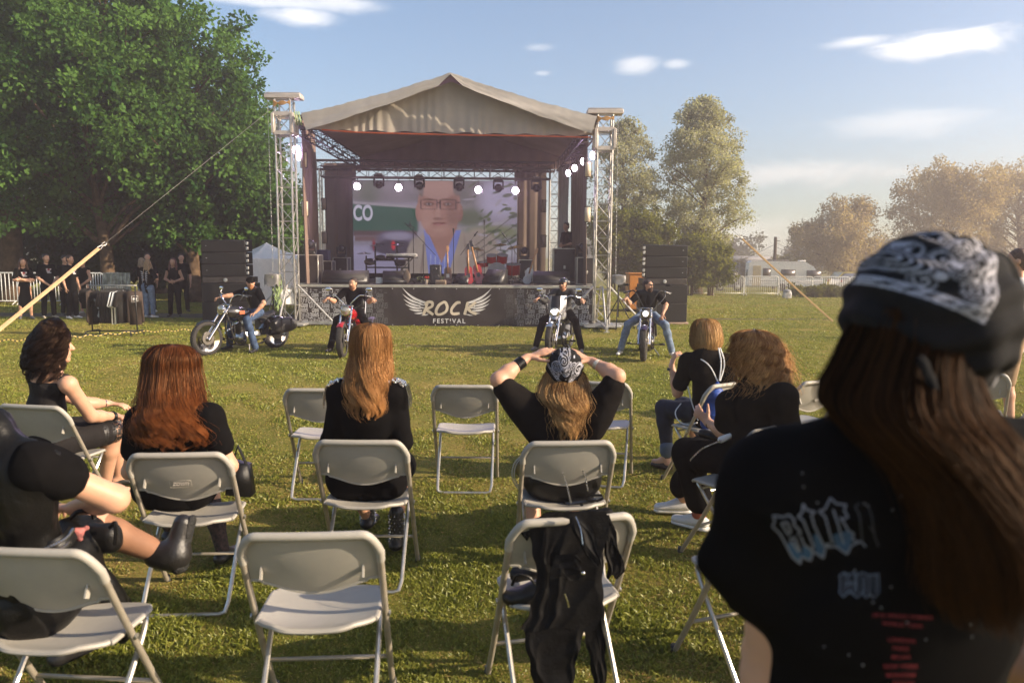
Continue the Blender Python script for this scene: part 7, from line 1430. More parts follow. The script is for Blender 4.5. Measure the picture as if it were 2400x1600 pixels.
stander(2392, 900, 1.84, R(150), 'photographer in white shirt and tan shorts at the right edge', 'film', top=mat('off-white shirt', (.60, .57, .54), .8), legs=mat('tan shorts', (.30, .19, .10), .8), legkind='shorts', Y=7.4, hairc=(.1, .05, .03), grp='people at the right edge', vox=.010)
stander(2388, 740, 1.66, R(170), 'blonde woman far behind the photographer at the right edge', 'down', top=mat('pinkish top', (.30, .20, .17), .8), Y=15.5, hairc=(.55, .38, .18), hairlen=.12, grp='people at the right edge')
def gimbal():
    c = at(2376, 712, 7.2); t = thing('camera_gimbal', 'black camera on a stabiliser held by the photographer', 'camera', c); MB().box((0, 0, .03), (.10, .07, .075), bev=.012).build('camera_body', blackp, t); MB().lathe([(.028, 0), (.032, .07), (.025, .075), (0, .07)], (-.05, 0, .03), (-1, -.1, 0), 16).build('lens', blackp, t)
    g_ = MB(); g_.tube(smooth_path([(.05, .05, .05), (.09, .06, -.03), (.03, .04, -.10), (-.01, .0, -.13), (-.03, -.02, -.22), (-.08, -.02, -.30)], 5), .014, 8); g_.build('stabiliser_handle', blackp, t)
gimbal()
# ================================================================== SEATED WOMEN AND THE STANDING WOMAN
def proj(p): v = CR.inverted() @ (Vector(p) - Vector((0, 0, CAMH))); return 1200 + FPX * v.x / -v.z, 800 - FPX * v.y / -v.z
def Wz(px, z, Y):
    x = at(px, 800, Y).x
    for _ in range(4): q = proj((x, Y, z)); x += (px - q[0]) * Y / FPX * .98
    return np.array([x, Y, z])
def woman(name_label, J, grp='women seated on the folding chairs'):
    b = J['pel'] * 1.0; return thing('person', name_label, 'person', (b[0], b[1], 0), 0, grp)
def neckhead(S, J, s=.98): head(S, J['hd'], J['hf'], J.get('hu', (0, 0, 1)), s); S.cap(J['nb'], J['hd'] - npv(J['hf']) * .01, .050, .048)
def bandana(t, c, f, u, R3, corner, rot, seed=0, res=150, low=(60, 80, 118), tail=None, ps=1.0):
    f = unit(f); u = unit(npv(u) - f * (npv(u) @ f)); r = np.cross(f, u); c = npv(c); g = np.random.default_rng(seed); V = []; col = []; cr_, sr = math.cos(rot), math.sin(rot)
    cen = [(g.uniform(-.75, .75), g.uniform(-.55, .95), g.uniform(.16, .30) * ps, g.uniform(3, 6), g.random() * 6, 1 if g.random() < .5 else -1) for _ in range(int(16 / ps ** 2))]; dots = [(g.uniform(-.9, .9), g.uniform(-.9, 1), g.uniform(.025, .05)) for _ in range(26)]
    for i in range(res + 1):
        for j in range(res + 1):
            az = 2 * math.pi * j / res; a2 = abs(math.pi - az) / math.pi   # 0 = back, 1 = front
            lo = low[2] + (low[1] - low[2]) * min(1, a2 * 2) if a2 < .5 else low[1] + (low[0] - low[1]) * (a2 * 2 - 1)
            th = R(lo) * i / res; d = r * (math.sin(th) * math.sin(az)) + f * (math.sin(th) * math.cos(az)) + u * math.cos(th); q = np.array([d @ r * R3[0], d @ f * R3[1], d @ u * R3[2]])
            fo = .003 * math.sin(az * 9 + th * 3) * (i / res) ** 2 + .0022 * math.sin(th * 16 + 2 * math.sin(az * 3)); q = q * (1 + fo / .09); V.append(c + r * q[0] + f * q[1] + u * q[2])
            U_, Wd = q[0] / R3[0], q[2] / R3[2]
            x, y = U_ - corner[0], Wd - corner[1]; x, y = x * cr_ - y * sr, x * sr + y * cr_; b_ = y - abs(x) * .95; v = 0.012; back = q[1] < .25 * R3[1]
            if back and -.0 < b_ < .17:
                e = min(abs(b_ - .015), abs(b_ - .155)); ck = math.sin(x * 60) * math.sin((b_ - .085) * 70); v = .42 if e < .014 or ck > .15 else .06
            elif b_ >= .17 or not back:
                v = .014
                for (a, b, rr, fr, ph, sg) in cen:
                    dx, dy = U_ - a, Wd - b; dd = math.hypot(dx, dy)
                    if dd < rr:
                        w_ = math.sin(dd / rr * fr * 2.3 * 3.14 * .55 + sg * math.atan2(dy, dx) + ph); v = .34 if w_ > .45 else .014
                        if abs(dd - rr * .93) < rr * .05: v = .30 if ps == 1 else .18
                        break
                for (a, b, rr) in dots:
                    if math.hypot(U_ - a, Wd - b) < rr: v = .42
            elif Wd < -.55 and abs(U_) > .5: v = .3 if math.sin(U_ * 30 + Wd * 22) > .3 else .02
            col.append((v, v * .98, v * (1.08)))
    n = res + 1; i, j = np.meshgrid(np.arange(res), np.arange(res), indexing='ij'); k = (i * n + j).ravel(); me = npmesh('bandana', np.array(V), np.stack([k, k + 1, k + n + 1, k + n], 1), np.array(col)); link('bandana', me, mat('bandana cotton', (.1, .1, .1), .85, var=.12, scale=60, attr='Col', bump=.15, bscale=200, spec=.1), t, world=True)
    if tail:
        S = Sdf(.005)
        for a, b, r1, r2 in tail: S.cap(a, b, r1, r2, .02, f, .45)
        sdfpart('bandana_knot', S, mat('bandana black', (.010, .010, .011), .9, var=.2, scale=40, spec=.1), t, .004, 60, 3)
def lv_px(rows, Y, rx_=(1, 0, 0)):
    """rows: (py, px_left, px_right, half depth, dY) -> hair levels"""
    out = []
    for py, a, b, dp, dY in rows: p, q = at(a, py, Y + dY), at(b, py, Y + dY); out.append((npv((p + q) / 2), (q - p).length / 2, dp))
    return out
def bracelet(t, w_, d, r_=.032, n=3, m=blkl, name='bracelet', gap=.012, rr=.006):
    d = unit(d)
    for k in range(n):
        b = MB(); c = npv(w_) + d * gap * k; u = unit(np.cross(d, (0, 0.3, 1))); v = np.cross(d, u); b.tube([tuple(c + u * r_ * math.cos(a) + v * r_ * .82 * math.sin(a)) for a in np.linspace(0, 2 * math.pi, 20)[:-1]], rr, 6, closed=True); b.build(name, m, t, world=True)
silver = mat('silver', (.7, .68, .66), .2, 1.0)
# ---- strawberry-blonde woman with studded shoulders
def w_epaulette():
    Y = 3.80; J = dict(bf=(0, 1, 0), hf=(.10, 1, .0), pel=Wz(860, .55, 3.94), wai=Wz(862, .72, 3.89), che=Wz(861, .92, 3.80), nb=W(862, 893, 3.80), hd=W(870, 822, 3.84), sL=W(798, 922, 3.80), sR=W(926, 922, 3.80), eL=W(776, 1035, 3.86), eR=W(944, 1035, 3.84), wL=Wz(812, .62, 4.08), wR=Wz(905, .62, 4.08), hL=Wz(818, .53, 3.90), hR=Wz(905, .53, 3.90), kL=Wz(800, .50, 4.30), kR=Wz(938, .50, 4.28), aL=Wz(862, .10, 4.52), aR=Wz(930, .10, 4.18))
    t = woman('strawberry-blonde woman in black with silver studded epaulettes, seated with her back to us', J)
    S = Sdf(.008); torso(S, J, .95); neckhead(S, J)
    for q in 'LR': limb(S, J['s' + q], J['e' + q], J['w' + q], (.043, .036, .034, .023)); hand(S, J['w' + q], (0, 1, -.2), (0, 0, -1), 1 if q == 'L' else -1, .4, .92); limb(S, J['h' + q], J['k' + q], J['a' + q], (.075, .052, .048, .034)); foot(S, J['a' + q], (.1, 1, 0))
    sdfpart('body', S, skin, t)
    S = Sdf(.008); torso(S, J, 1.0, 1, .016)
    for q in 'LR': S.cap(J['s' + q], J['e' + q], .060, .052, .04); S.cap(J['e' + q], J['w' + q], .050, .036, .03)
    S.cap(J['pel'], Wz(862, .60, 3.92), .155, .14, .05, (0, 1, 0), .85); sdfpart('jacket', S, blk, t, .010, 13, 4)
    S = Sdf(.009); S.cap(Wz(822, .55, 3.93), Wz(900, .55, 3.93), .118, .118, .06)
    for q in 'LR': S.cap(J['h' + q], J['k' + q], .110, .085, .06); 
    S.cap(J['kL'], J['kR'], .07, .07, .08); sdfpart('skirt', S, blk, t, .010, 12, 5)
    g = np.random.default_rng(3)
    for sg, nm in ((-1, 'sL'), (1, 'sR')):
        b = MB(); c = J[nm] + np.array([-sg * .008, 0, .040]); b2 = MB()
        for k in range(95):
            a = g.uniform(-.055, .070) ; e = g.uniform(-.05, .05); p = c + np.array([sg * a, e, .032 - 6 * max(0, a) ** 2 - 5 * e * e + g.normal(0, .002)]); b.lathe([(.0062, 0), (.0045, .006), (0, .013)], tuple(p), (sg * a * 6 + g.normal(0, .3), e * 8, 1), 6)
        b.build('epaulette', silver, t, world=True)
        for k in range(11):
            e = -.05 + .010 * k; p = c + np.array([sg * .072, e, .006]); b2.tube([tuple(p), tuple(p + np.array([sg * .012, 0, -.05])), tuple(p + np.array([sg * .015, 0, -.10 - .02 * math.sin(k)]))], .0022, 4)
        b2.build('chain_fringe', silver, t, world=True)
    for q, hgt_ in (('R', .20), ('L', .20)):
        a = J['a' + q]; S = Sdf(.006); S.cap(a + (0, 0, hgt_ - .05), a, .044, .042, .02); foot(S, a, (.1, 1, 0), 1.0, .042); bt = sdfpart('ankle_boot', S, shoeb, t); b = MB()
        for k in range(10):
            for j in range(13): an = 2 * math.pi * (j + .5 * (k % 2)) / 13; b.lathe([(.0055, 0), (.004, .004), (0, .011)], tuple(a + np.array([math.cos(an) * .043, math.sin(an) * .043, -.03 + .019 * k])), (math.cos(an), math.sin(an), 0), 5)
        b.build('boot_studs', silver, t, world=True)
    c = J['hd']; L_ = lv_px([(757, 862, 878, .01, 0), (762, 838, 900, .05, 0), (778, 826, 912, .085, 0), (805, 822, 915, .100, 0), (840, 824, 915, .105, 0), (880, 818, 912, .11, -.04), (920, 812, 912, .10, -.08), (960, 826, 900, .08, -.11), (985, 845, 888, .06, -.12)], 3.84)
    hair(t, L_, (1, 0, 0), (0, -1, 0), n=6000, m_=34, wave=.017, wf=2.9, fmax=2.0, c0=(.20, .085, .030), c1=(.62, .32, .12), rad=.00085, seed=11, clump=90, tight=.92, tex=.9, tend=.62, spread=.30, inner=.78, stray=.02)
w_epaulette()
# ---- auburn-haired woman
def w_auburn():
    J = dict(bf=(-.05, 1, 0), hf=(-.05, 1, 0), pel=Wz(412, .55, 3.73), wai=Wz(412, .70, 3.68), che=Wz(410, .88, 3.60), nb=W(405, 955, 3.60), hd=W(402, 882, 3.66), sL=W(330, 985, 3.58), sR=W(490, 980, 3.58), eL=W(305, 1105, 3.66), eR=W(538, 1092, 3.60), wL=Wz(330, .62, 3.95), wR=Wz(500, .62, 3.95), hL=Wz(375, .53, 3.76), hR=Wz(455, .53, 3.76), kL=Wz(350, .50, 4.12), kR=Wz(480, .50, 4.12), aL=Wz(400, .10, 4.30), aR=Wz(522, .10, 3.98))
    t = woman('woman with long wavy auburn hair and puffed black sleeves, seated with her back to us', J)
    S = Sdf(.008); torso(S, J, .97); neckhead(S, J)
    for q in 'LR': limb(S, J['s' + q], J['e' + q], J['w' + q], (.045, .038, .036, .024)); hand(S, J['w' + q], (0, 1, -.2), (0, 0, -1), 1 if q == 'L' else -1, .4, .92); limb(S, J['h' + q], J['k' + q], J['a' + q], (.075, .052, .048, .034))
    sdfpart('body', S, skin, t)
    S = Sdf(.008); torso(S, J, 1.04, 1, .018)
    for q in 'LR': m_ = J['s' + q] + (J['e' + q] - J['s' + q]) * .55; S.cap(J['s' + q], m_, .062, .066, .04)
    S.cap(J['pel'], J['wai'], .16, .14, .05, (0, 1, 0), .8); S.cut(Wz(412, .445, 3.6), (0, 0, -1)); sdfpart('blouse', S, blk, t, .011, 13, 4)
    S = Sdf(.009); S.cap(J['hL'] + (0, -.03, .02), J['hR'] + (0, -.03, .02), .120, .120, .06)
    for q in 'LR': S.cap(J['h' + q], J['k' + q], .105, .085, .06)
    sdfpart('skirt', S, blk, t, .010, 12, 6)
    for q in 'LR': S = Sdf(.007); limb(S, J['k' + q], (J['k' + q] + J['a' + q]) / 2, J['a' + q], (.054, .050, .044, .037)); sdfpart('stocking', S, mat('patterned stocking', (.045, .022, .018), .7, var=.8, scale=55), t); S = Sdf(.007); foot(S, J['a' + q], (.1, 1, 0), 1, .042); sdfpart('shoe', S, shoeb, t)
    L_ = lv_px([(806, 395, 413, .01, 0), (812, 362, 440, .05, 0), (835, 345, 460, .09, 0), (870, 344, 462, .10, 0), (915, 341, 466, .11, -.03), (955, 334, 474, .12, -.07), (1000, 322, 488, .12, -.10), (1035, 334, 482, .11, -.11), (1052, 352, 462, .09, -.11)], 3.66)
    hair(t, L_, (1, 0, 0), (0, -1, 0), n=8500, m_=44, wave=.024, wf=4.4, fmax=2.0, c0=(.040, .012, .006), c1=(.36, .115, .032), rad=.0009, seed=12, clump=85, tight=.90, tex=.9, tend=.70, spread=.26, inner=.80, wstart=.42, stray=.035)
w_auburn()
b = at(560, 1115, 3.75); t = thing('handbag', 'small black bag hanging beside the auburn-haired woman', 'bag', b); m_ = MB(); m_.prism([(-.06, -.09), (.07, -.10), (.055, .06), (-.03, .08)], -.04, .04, Matrix.Rotation(math.pi / 2, 4, 'X')); m_.build('body', blkl, t); MB().tube([(-.03, 0, .07), (0, 0, .16), (.05, 0, .04)], .008, 6).build('strap', blkl, t)
# ---- woman with raised arms and bandana
def w_bandana():
    J = dict(bf=(.08, 1, 0), hf=(.02, 1, .12), pel=Wz(1316, .55, 3.90), wai=Wz(1312, .72, 3.90), che=Wz(1316, .92, 3.92), nb=W(1320, 945, 3.92), hd=W(1323, 868, 4.00), sL=W(1248, 962, 3.90), sR=W(1396, 960, 3.90), eL=W(1168, 890, 3.86), eR=W(1447, 882, 3.86), wL=W(1236, 838, 3.98), wR=W(1386, 846, 4.0), hL=Wz(1275, .53, 3.92), hR=Wz(1355, .53, 3.92), kL=Wz(1238, .50, 4.28), kR=Wz(1385, .50, 4.30), aL=Wz(1258, .10, 4.05), aR=Wz(1330, .10, 4.45), hu=(0, -.12, 1))
    t = woman('woman in black-and-white bandana holding both hands on top of her head', J)
    S = Sdf(.0065); torso(S, J, .93); neckhead(S, J)
    for q in 'LR': limb(S, J['s' + q], J['e' + q], J['w' + q], (.046, .040, .040, .0245)); limb(S, J['h' + q], J['k' + q], J['a' + q], (.078, .054, .050, .034)); foot(S, J['a' + q], (.1, 1, 0))
    hand(S, J['wL'], unit(W(1310, 812, 4.03) - J['wL']), (.2, .35, -1), -1, .06, .98); hand(S, J['wR'], unit(W(1300, 806, 4.04) - J['wR']), (-.2, .35, -1), 1, .05, .98)
    sdfpart('body', S, skin, t)
    S = Sdf(.008); torso(S, J, 1.0, 1, .016); S.cut(J['wai'] + (0, 0, -.075), (0, 0, -1))
    for q, sx in (('L', -1), ('R', 1)): e = J['s' + q] + (J['e' + q] - J['s' + q]) * .80; S.cap(J['s' + q] + (0, 0, -.02), e + (0, 0, -.012), .075, .064, .05); S.cap(J['s' + q] + (-sx * .02, 0, -.10), J['s' + q] + (J['e' + q] - J['s' + q]) * .45 + (0, 0, -.04), .075, .055, .07)
    sdfpart('t_shirt', S, mat('washed black cotton', (0.010, 0.0085, 0.008), .95, var=.2, scale=20, bump=.15, bscale=300, spec=.06), t, .016, 12, 8)
    S = Sdf(.008); S.cap(J['hL'] + (0, -.02, .03), J['hR'] + (0, -.02, .03), .118, .118, .06); S.cap(J['pel'], J['pel'] + (0, 0, .08), .145, .125, .05, (0, 1, 0), .8)
    for q in 'LR': S.cap(J['h' + q], J['k' + q], .100, .078, .05)
    sdfpart('leather_shorts', S, blkl, t, .014, 12, 9)
    b = MB()
    for k in (0, 1): b.tube(smooth_path([tuple(Wz(1232 - 6 * k, .66, 3.95)), tuple(Wz(1212 - 6 * k, .60, 4.0)), tuple(Wz(1205 - 5 * k, .52, 4.05)), tuple(Wz(1212 - 5 * k, .45, 4.1)), tuple(Wz(1225 - 5 * k, .40, 4.12))], 5), .0035, 5)
    b.build('piping', mat('white piping', (.6, .6, .6), .5), t, world=True)
    for q in 'LR': S = Sdf(.006); S.cap(J['a' + q] + (0, 0, -.02), J['a' + q] + (0, 0, .005), .041, .040, .01); foot(S, J['a' + q] + (0, 0, -.03), (.1, 1, 0), 1, .040); sdfpart('shoe', S, shoeb, t)
    d = J['eL'] - J['wL']; bracelet(t, J['wL'] + unit(d) * .045, d, .033, 5, blkl, gap=.010, rr=.007); bracelet(t, J['wR'] + unit(J['eR'] - J['wR']) * .045, J['eR'] - J['wR'], .031, 3, mat('pale cuff', (.55, .5, .42), .35, .5), 'cuff', .007, .005)
    L_ = lv_px([(862, 1300, 1345, .03, 0), (872, 1284, 1364, .075, 0), (890, 1274, 1372, .09, -.02), (908, 1268, 1376, .12, -.07), (930, 1268, 1378, .14, -.11), (965, 1288, 1370, .12, -.14), (1000, 1300, 1358, .09, -.15), (1040, 1306, 1342, .06, -.15)], 4.0)
    hair(t, L_, (1, 0, 0), (0, -1, 0), n=5200, m_=34, wave=.017, wf=3.0, fmax=2.0, c0=(.20, .095, .035), c1=(.68, .42, .18), rad=.0009, seed=13, clump=80, tight=.92, tex=.9, tend=.50, spread=.30, inner=.70, wstart=.2, stray=.035)
    bandana(t, J['hd'] + (0, -.012, .012), (.02, 1, .20), (0, -.20, 1), (.100, .116, .112), (0, -.66), 0, seed=4, res=190, low=(58, 82, 128), tail=[(W(1312, 905, 3.90), W(1308, 930, 3.885), .022, .012), (W(1320, 903, 3.90), W(1332, 925, 3.89), .018, .010)])
w_bandana()
# shoulder bag on her chair
t = thing('handbag', 'shiny black handbag with chain strap on the chair of the bandana woman', 'bag', at(1365, 1170, 3.78)); S = Sdf(.007); S.cap(W(1335, 1178, 3.82), W(1385, 1172, 3.82), .035, .032, .02, (0, 0, 1), .7); sdfpart('body', S, mat('patent leather', (.012, .012, .013), .15, coat=.6), t, .010, 30, 2)
MB().tube([tuple(W(a, b_, 3.74)) for a, b_ in ((1372, 1172), (1385, 1160), (1410, 1160), (1414, 1167), (1400, 1173), (1378, 1172))], .007, 6, closed=True).build('handle', blkl, t, world=True)
for k, pth in enumerate((((1318, 1105), (1328, 1135), (1335, 1165), (1338, 1178)), ((1365, 1100), (1372, 1120), (1378, 1150)))):
    mb = MB(); P_ = smooth_path([tuple(W(a, b_, 3.70)) for a, b_ in pth], 9)
    for i in range(0, len(P_) - 1): a, b2 = P_[i], P_[i + 1]; d = (b2 - a); u = Vector((1, 0, 0)) if i % 2 else Vector((0, 1, 0)); c = (a + b2) / 2; mb.tube([c + d * .7, c + u * .006, c - d * .7, c - u * .006], .002, 5, closed=True)
    mb.build('chain_strap', silver, t, world=True)
MB().tube([tuple(W(1362, 1180, 3.72)), tuple(W(1372, 1205, 3.70))], .008, 6).build('hanging_strap', blkl, t, world=True)
# ---- short-haired blonde woman with drawstring bag
def w_bob():
    c, rz = CH['bob']; cy = c.y; J = dict(bf=(-.45, .9, 0), hf=(-.15, 1, 0), pel=Wz(1668, .55, cy + .02), wai=Wz(1664, .72, cy - .02), che=Wz(1660, .90, cy - .05), nb=W(1655, 828, cy - .06), hd=W(1653, 783, cy - .02), sL=W(1612, 848, cy + .0), sR=W(1700, 850, cy - .12), eL=W(1588, 920, cy + .10), eR=W(1716, 925, cy - .05), wL=W(1574, 858, cy + .16), wR=W(1690, 960, cy + .2), hL=Wz(1648, .53, cy + .08), hR=Wz(1690, .53, cy + .0), kL=Wz(1556, .50, cy + .36), kR=Wz(1600, .50, cy + .50), aL=Wz(1562, .10, cy + .28), aR=Wz(1640, .10, cy + .55))
    t = woman('woman with a short blonde bob pulling a white cord of her blue bag', J)
    S = Sdf(.008); torso(S, J, .95); neckhead(S, J, .97)
    for q in 'LR': limb(S, J['s' + q], J['e' + q], J['w' + q], (.045, .037, .037, .025)); limb(S, J['h' + q], J['k' + q], J['a' + q], (.07, .05, .046, .034)); foot(S, J['a' + q], (-.5, .8, 0), .95, .034)
    hand(S, J['wL'], (.25, .05, 1), (.9, .2, 0), 1, .75, .95); hand(S, J['wR'], (-.5, .8, 0), (0, 0, -1), -1, .4, .95); sdfpart('body', S, skin, t)
    S = Sdf(.008); torso(S, J, 1.02, 1, .016); S.cap(J['pel'], J['wai'], .15, .13, .05, J['bf'], .8)
    for q in 'LR': e = J['s' + q] + (J['e' + q] - J['s' + q]) * .68; S.cap(J['s' + q], e, .062, .066, .04)
    sdfpart('t_shirt', S, mat('washed black cotton', (0.013, 0.011, 0.010)), t, .014, 13, 2)
    S = Sdf(.008); S.cap(J['hL'], J['hR'], .105, .105, .05)
    for q in 'LR': limb(S, J['h' + q], J['k' + q], J['a' + q] + (0, 0, .08), (.090, .068, .060, .048), .04)
    sdfpart('jeans', S, mat('navy jeans', (.010, .014, .032), .85, var=.3, scale=20), t, .008, 18, 3)
    for q in 'LR': S = Sdf(.005); a = J['a' + q] + (0, 0, .08); S.cap(a + (0, 0, .018), a + (0, 0, -.018), .056, .056, .01); sdfpart('jeans_cuff', S, mat('cuff denim', (.09, .12, .18), .85), t); S = Sdf(.005); foot(S, J['a' + q] + (0, 0, -.028), (-.5, .8, 0), .98, .036); S.cap(J['a' + q] + (0, 0, .0), J['a' + q] + (0, 0, .012), .037, .036, .01); sdfpart('sandal', S, mat('dark sandal', (.03, .012, .012), .5), t)
    bracelet(t, J['wL'] + (0, 0, -.03), (0, 0, 1), .031, 2, mat('navy band', (.02, .03, .06), .6), 'wristband', .010, .005)
    L_ = lv_px([(746, 1646, 1662, .01, 0), (750, 1632, 1676, .05, 0), (762, 1623, 1685, .08, 0), (780, 1619, 1689, .10, 0), (800, 1618, 1690, .108, -.005), (814, 1622, 1687, .095, -.01), (822, 1628, 1682, .08, -.015)], cy - .02)
    hair(t, L_, (1, .1, 0), (.1, -1, 0), n=3600, m_=20, wave=.003, wf=1.5, fmax=2.3, c0=(.26, .13, .045), c1=(.78, .50, .22), rad=.0011, seed=14, clump=50, tight=.35, tend=.88, spread=.34, inner=.84, stray=.006)
    cm = mat('white cord', (.75, .74, .72), .7)
    t2 = thing('drawstring_bag', 'blue drawstring bag with white cords hanging on the blonde woman\'s back', 'bag', tuple(W(1665, 940, cy - .28))); S = Sdf(.007); Yb = cy - .30
    S.cap(W(1682, 898, cy - .22), W(1678, 925, Yb + .03), .016, .05, .02, (0, 1, 0), .6); S.cap(W(1675, 935, Yb + .06), W(1668, 985, Yb + .10), .085, .09, .03, (0, 1, 0), .45); sdfpart('sack', S, mat('blue nylon', (.012, .055, .30), .5, var=.15, bump=.3, bscale=40), t2, .010, 30, 6)
    for pth in (((1590, 832, cy + .12), (1620, 833, cy), (1645, 843, cy - .16), (1665, 860, cy - .22), (1682, 893, cy - .24)), ((1688, 815, cy - .16), (1696, 840, cy - .20), (1697, 860, cy - .22), (1688, 892, cy - .25)), ((1684, 815, cy - .17), (1690, 850, cy - .22), (1686, 892, cy - .25)), ((1612, 905, cy - .0), (1622, 945, cy - .05), (1636, 985, cy - .12)), ((1596, 945, cy + .15), (1583, 965, cy + .10), (1590, 985, cy + .05), (1610, 995, cy), (1634, 990, cy - .1))):
        MB().tube(smooth_path([tuple(W(*p)) for p in pth], 6), .0048, 6).build('cord', cm, t2, world=True)
w_bob()
# ---- curly-haired woman
def w_curly():
    c, rz = CH['curly']; cy = c.y; J = dict(bf=(-.62, .78, 0), hf=(-.55, .83, 0), pel=Wz(1775, .55, cy + .0), wai=Wz(1778, .72, cy - .02), che=Wz(1772, .92, cy - .03), nb=W(1768, 905, cy - .03), hd=W(1765, 850, cy + .0), sL=W(1712, 945, cy + .02), sR=W(1836, 930, cy - .20), eL=W(1700, 1015, cy + .10), eR=W(1850, 1040, cy - .15), wL=W(1660, 990, cy + .24), wR=W(1760, 1020, cy + .12), hL=Wz(1745, .53, cy + .08), hR=Wz(1800, .53, cy + .02), kL=Wz(1612, .50, cy + .36), kR=Wz(1650, .50, cy + .46), aL=Wz(1638, .09, cy + .38), aR=Wz(1600, .10, cy + .66))
    t = woman('woman with thick curly ginger hair and white sneakers, turned to the left', J)
    S = Sdf(.008); torso(S, J, .97); neckhead(S, J)
    for q in 'LR': limb(S, J['s' + q], J['e' + q], J['w' + q], (.046, .040, .038, .026)); limb(S, J['h' + q], J['k' + q], J['a' + q], (.08, .055, .05, .038))
    hand(S, J['wL'], (-.35, .3, .35), (.5, .5, -.2), -1, .6, .95); hand(S, J['wR'], (-.5, .8, 0), (0, 0, -1), -1, .4, .95); sdfpart('body', S, skin, t)
    S = Sdf(.008); torso(S, J, 1.12, 1, .018); S.cap(J['pel'], J['wai'], .155, .145, .05, J['bf'], .85)
    for q in 'LR': e = J['s' + q] + (J['e' + q] - J['s' + q]) * .62; S.cap(J['s' + q], e, .070, .074, .05)
    sdfpart('t_shirt', S, mat('washed black cotton', (0.013, 0.011, 0.010)), t, .016, 11, 12)
    S = Sdf(.009); S.cap(J['hL'], J['hR'], .125, .125, .05)
    for q in 'LR': S.cap(J['h' + q], J['k' + q], .115, .095, .06); S.cap(J['k' + q], J['a' + q] + (0, 0, .10), .09, .088, .05)
    sdfpart('wide_trousers', S, blk, t, .016, 12, 13)
    for q in 'LR':
        d = (-.75, .62, 0) if q == 'L' else (-.9, .1, 0); S = Sdf(.006); foot(S, J['a' + q], d, 1.02, .046); sh = sdfpart('sneaker', S, shoew, t); S = Sdf(.006); a = J['a' + q]; d = unit(d); S.cap(a - d * .035 + (0, 0, -.072), a + d * .155 + (0, 0, -.074), .043, .038, .01, (0, 0, 1), .45); sdfpart('shoe_sole', S, mat('sole white', (.72, .70, .66), .5), t)
    S = Sdf(.006); S.cap(J['aL'] + (0, 0, .015), J['aL'] + (0, 0, .05), .046, .046, .01); sdfpart('sock', S, mat('rust sock', (.35, .08, .04), .9), t)
    bracelet(t, J['wL'] + (.01, -.01, -.01), J['eL'] - J['wL'], .031, 1, blkl, rr=.003)
    L_ = lv_px([(772, 1758, 1776, .02, 0), (778, 1732, 1800, .07, 0), (800, 1722, 1822, .11, 0), (835, 1722, 1836, .13, 0), (875, 1732, 1842, .14, 0), (910, 1738, 1842, .13, -.02), (932, 1760, 1830, .11, -.03), (942, 1775, 1820, .09, -.03)], cy - .02)
    hair(t, L_, (1, .15, 0), (.15, -1, 0), n=7500, m_=70, wave=.0165, wf=6.5, fmax=2.3, c0=(.26, .115, .04), c1=(.80, .46, .19), rad=.0009, seed=15, clump=42, tight=.90, tex=.55, tend=.35, spread=.15, inner=.80, curl=True, wstart=.05, stray=.07)
    b = MB(); q = [tuple(W(a, b_, Yy)) for a, b_, Yy in ((1727, 822, cy - .02), (1735, 800, cy - .07), (1750, 782, cy - .06), (1768, 772, cy - .02))]; b.tube(smooth_path(q, 5), .006, 6)
    for k in range(9): p = smooth_path(q, 4)[k]; b.box(p + Vector((0, -.006, .003)), (.014, .014, .014), bev=.003)
    b.build('hair_band', blackp, t, world=True); MB().ell(W(1719, 826, cy + .07), (.006, .022, .02)).build('sunglasses', mat('sunglass', (.01, .01, .01)), t, world=True)
    t2 = thing('handbag', 'black shoulder bag with silver chain on the curly-haired woman\'s lap', 'bag', tuple(W(1680, 1015, cy + .2))); S = Sdf(.007); S.cap(W(1650, 1015, cy + .26), W(1720, 1035, cy + .14), .04, .04, .02, (0, 0, 1), .7); sdfpart('body', S, blkl, t2, .006, 30, 2)
    mb = MB(); P_ = smooth_path([tuple(W(*p)) for p in ((1690, 1032, cy - .02), (1670, 1040, cy + .05), (1645, 1052, cy + .10), (1625, 1070, cy + .14), (1618, 1078, cy + .15))], 9)
    for i in range(len(P_) - 1): a, b2 = P_[i], P_[i + 1]; d = (b2 - a); u = Vector((0, 0, 1)) if i % 2 else Vector((0, 1, 0)); c_ = (a + b2) / 2; mb.tube([c_ + d * .8, c_ + u * .006, c_ - d * .8, c_ - u * .006], .0022, 5, closed=True)
    mb.build('chain_strap', silver, t2, world=True)
    S = Sdf(.006); S.cap(W(1690, 1030, cy + .02), W(1712, 1020, cy + .0), .022, .016, .01); sdfpart('lining', S, mat('white lining', (.7, .69, .68), .8), t2, .006, 30, 2)
    t3 = thing('handbag', 'small bag hanging below the curly-haired woman\'s chair', 'bag', tuple(W(1700, 1155, cy - .1))); S = Sdf(.007); S.cap(W(1690, 1145, cy - .05), W(1725, 1160, cy - .08), .028, .03, .02); sdfpart('body', S, blkl, t3)
w_curly()
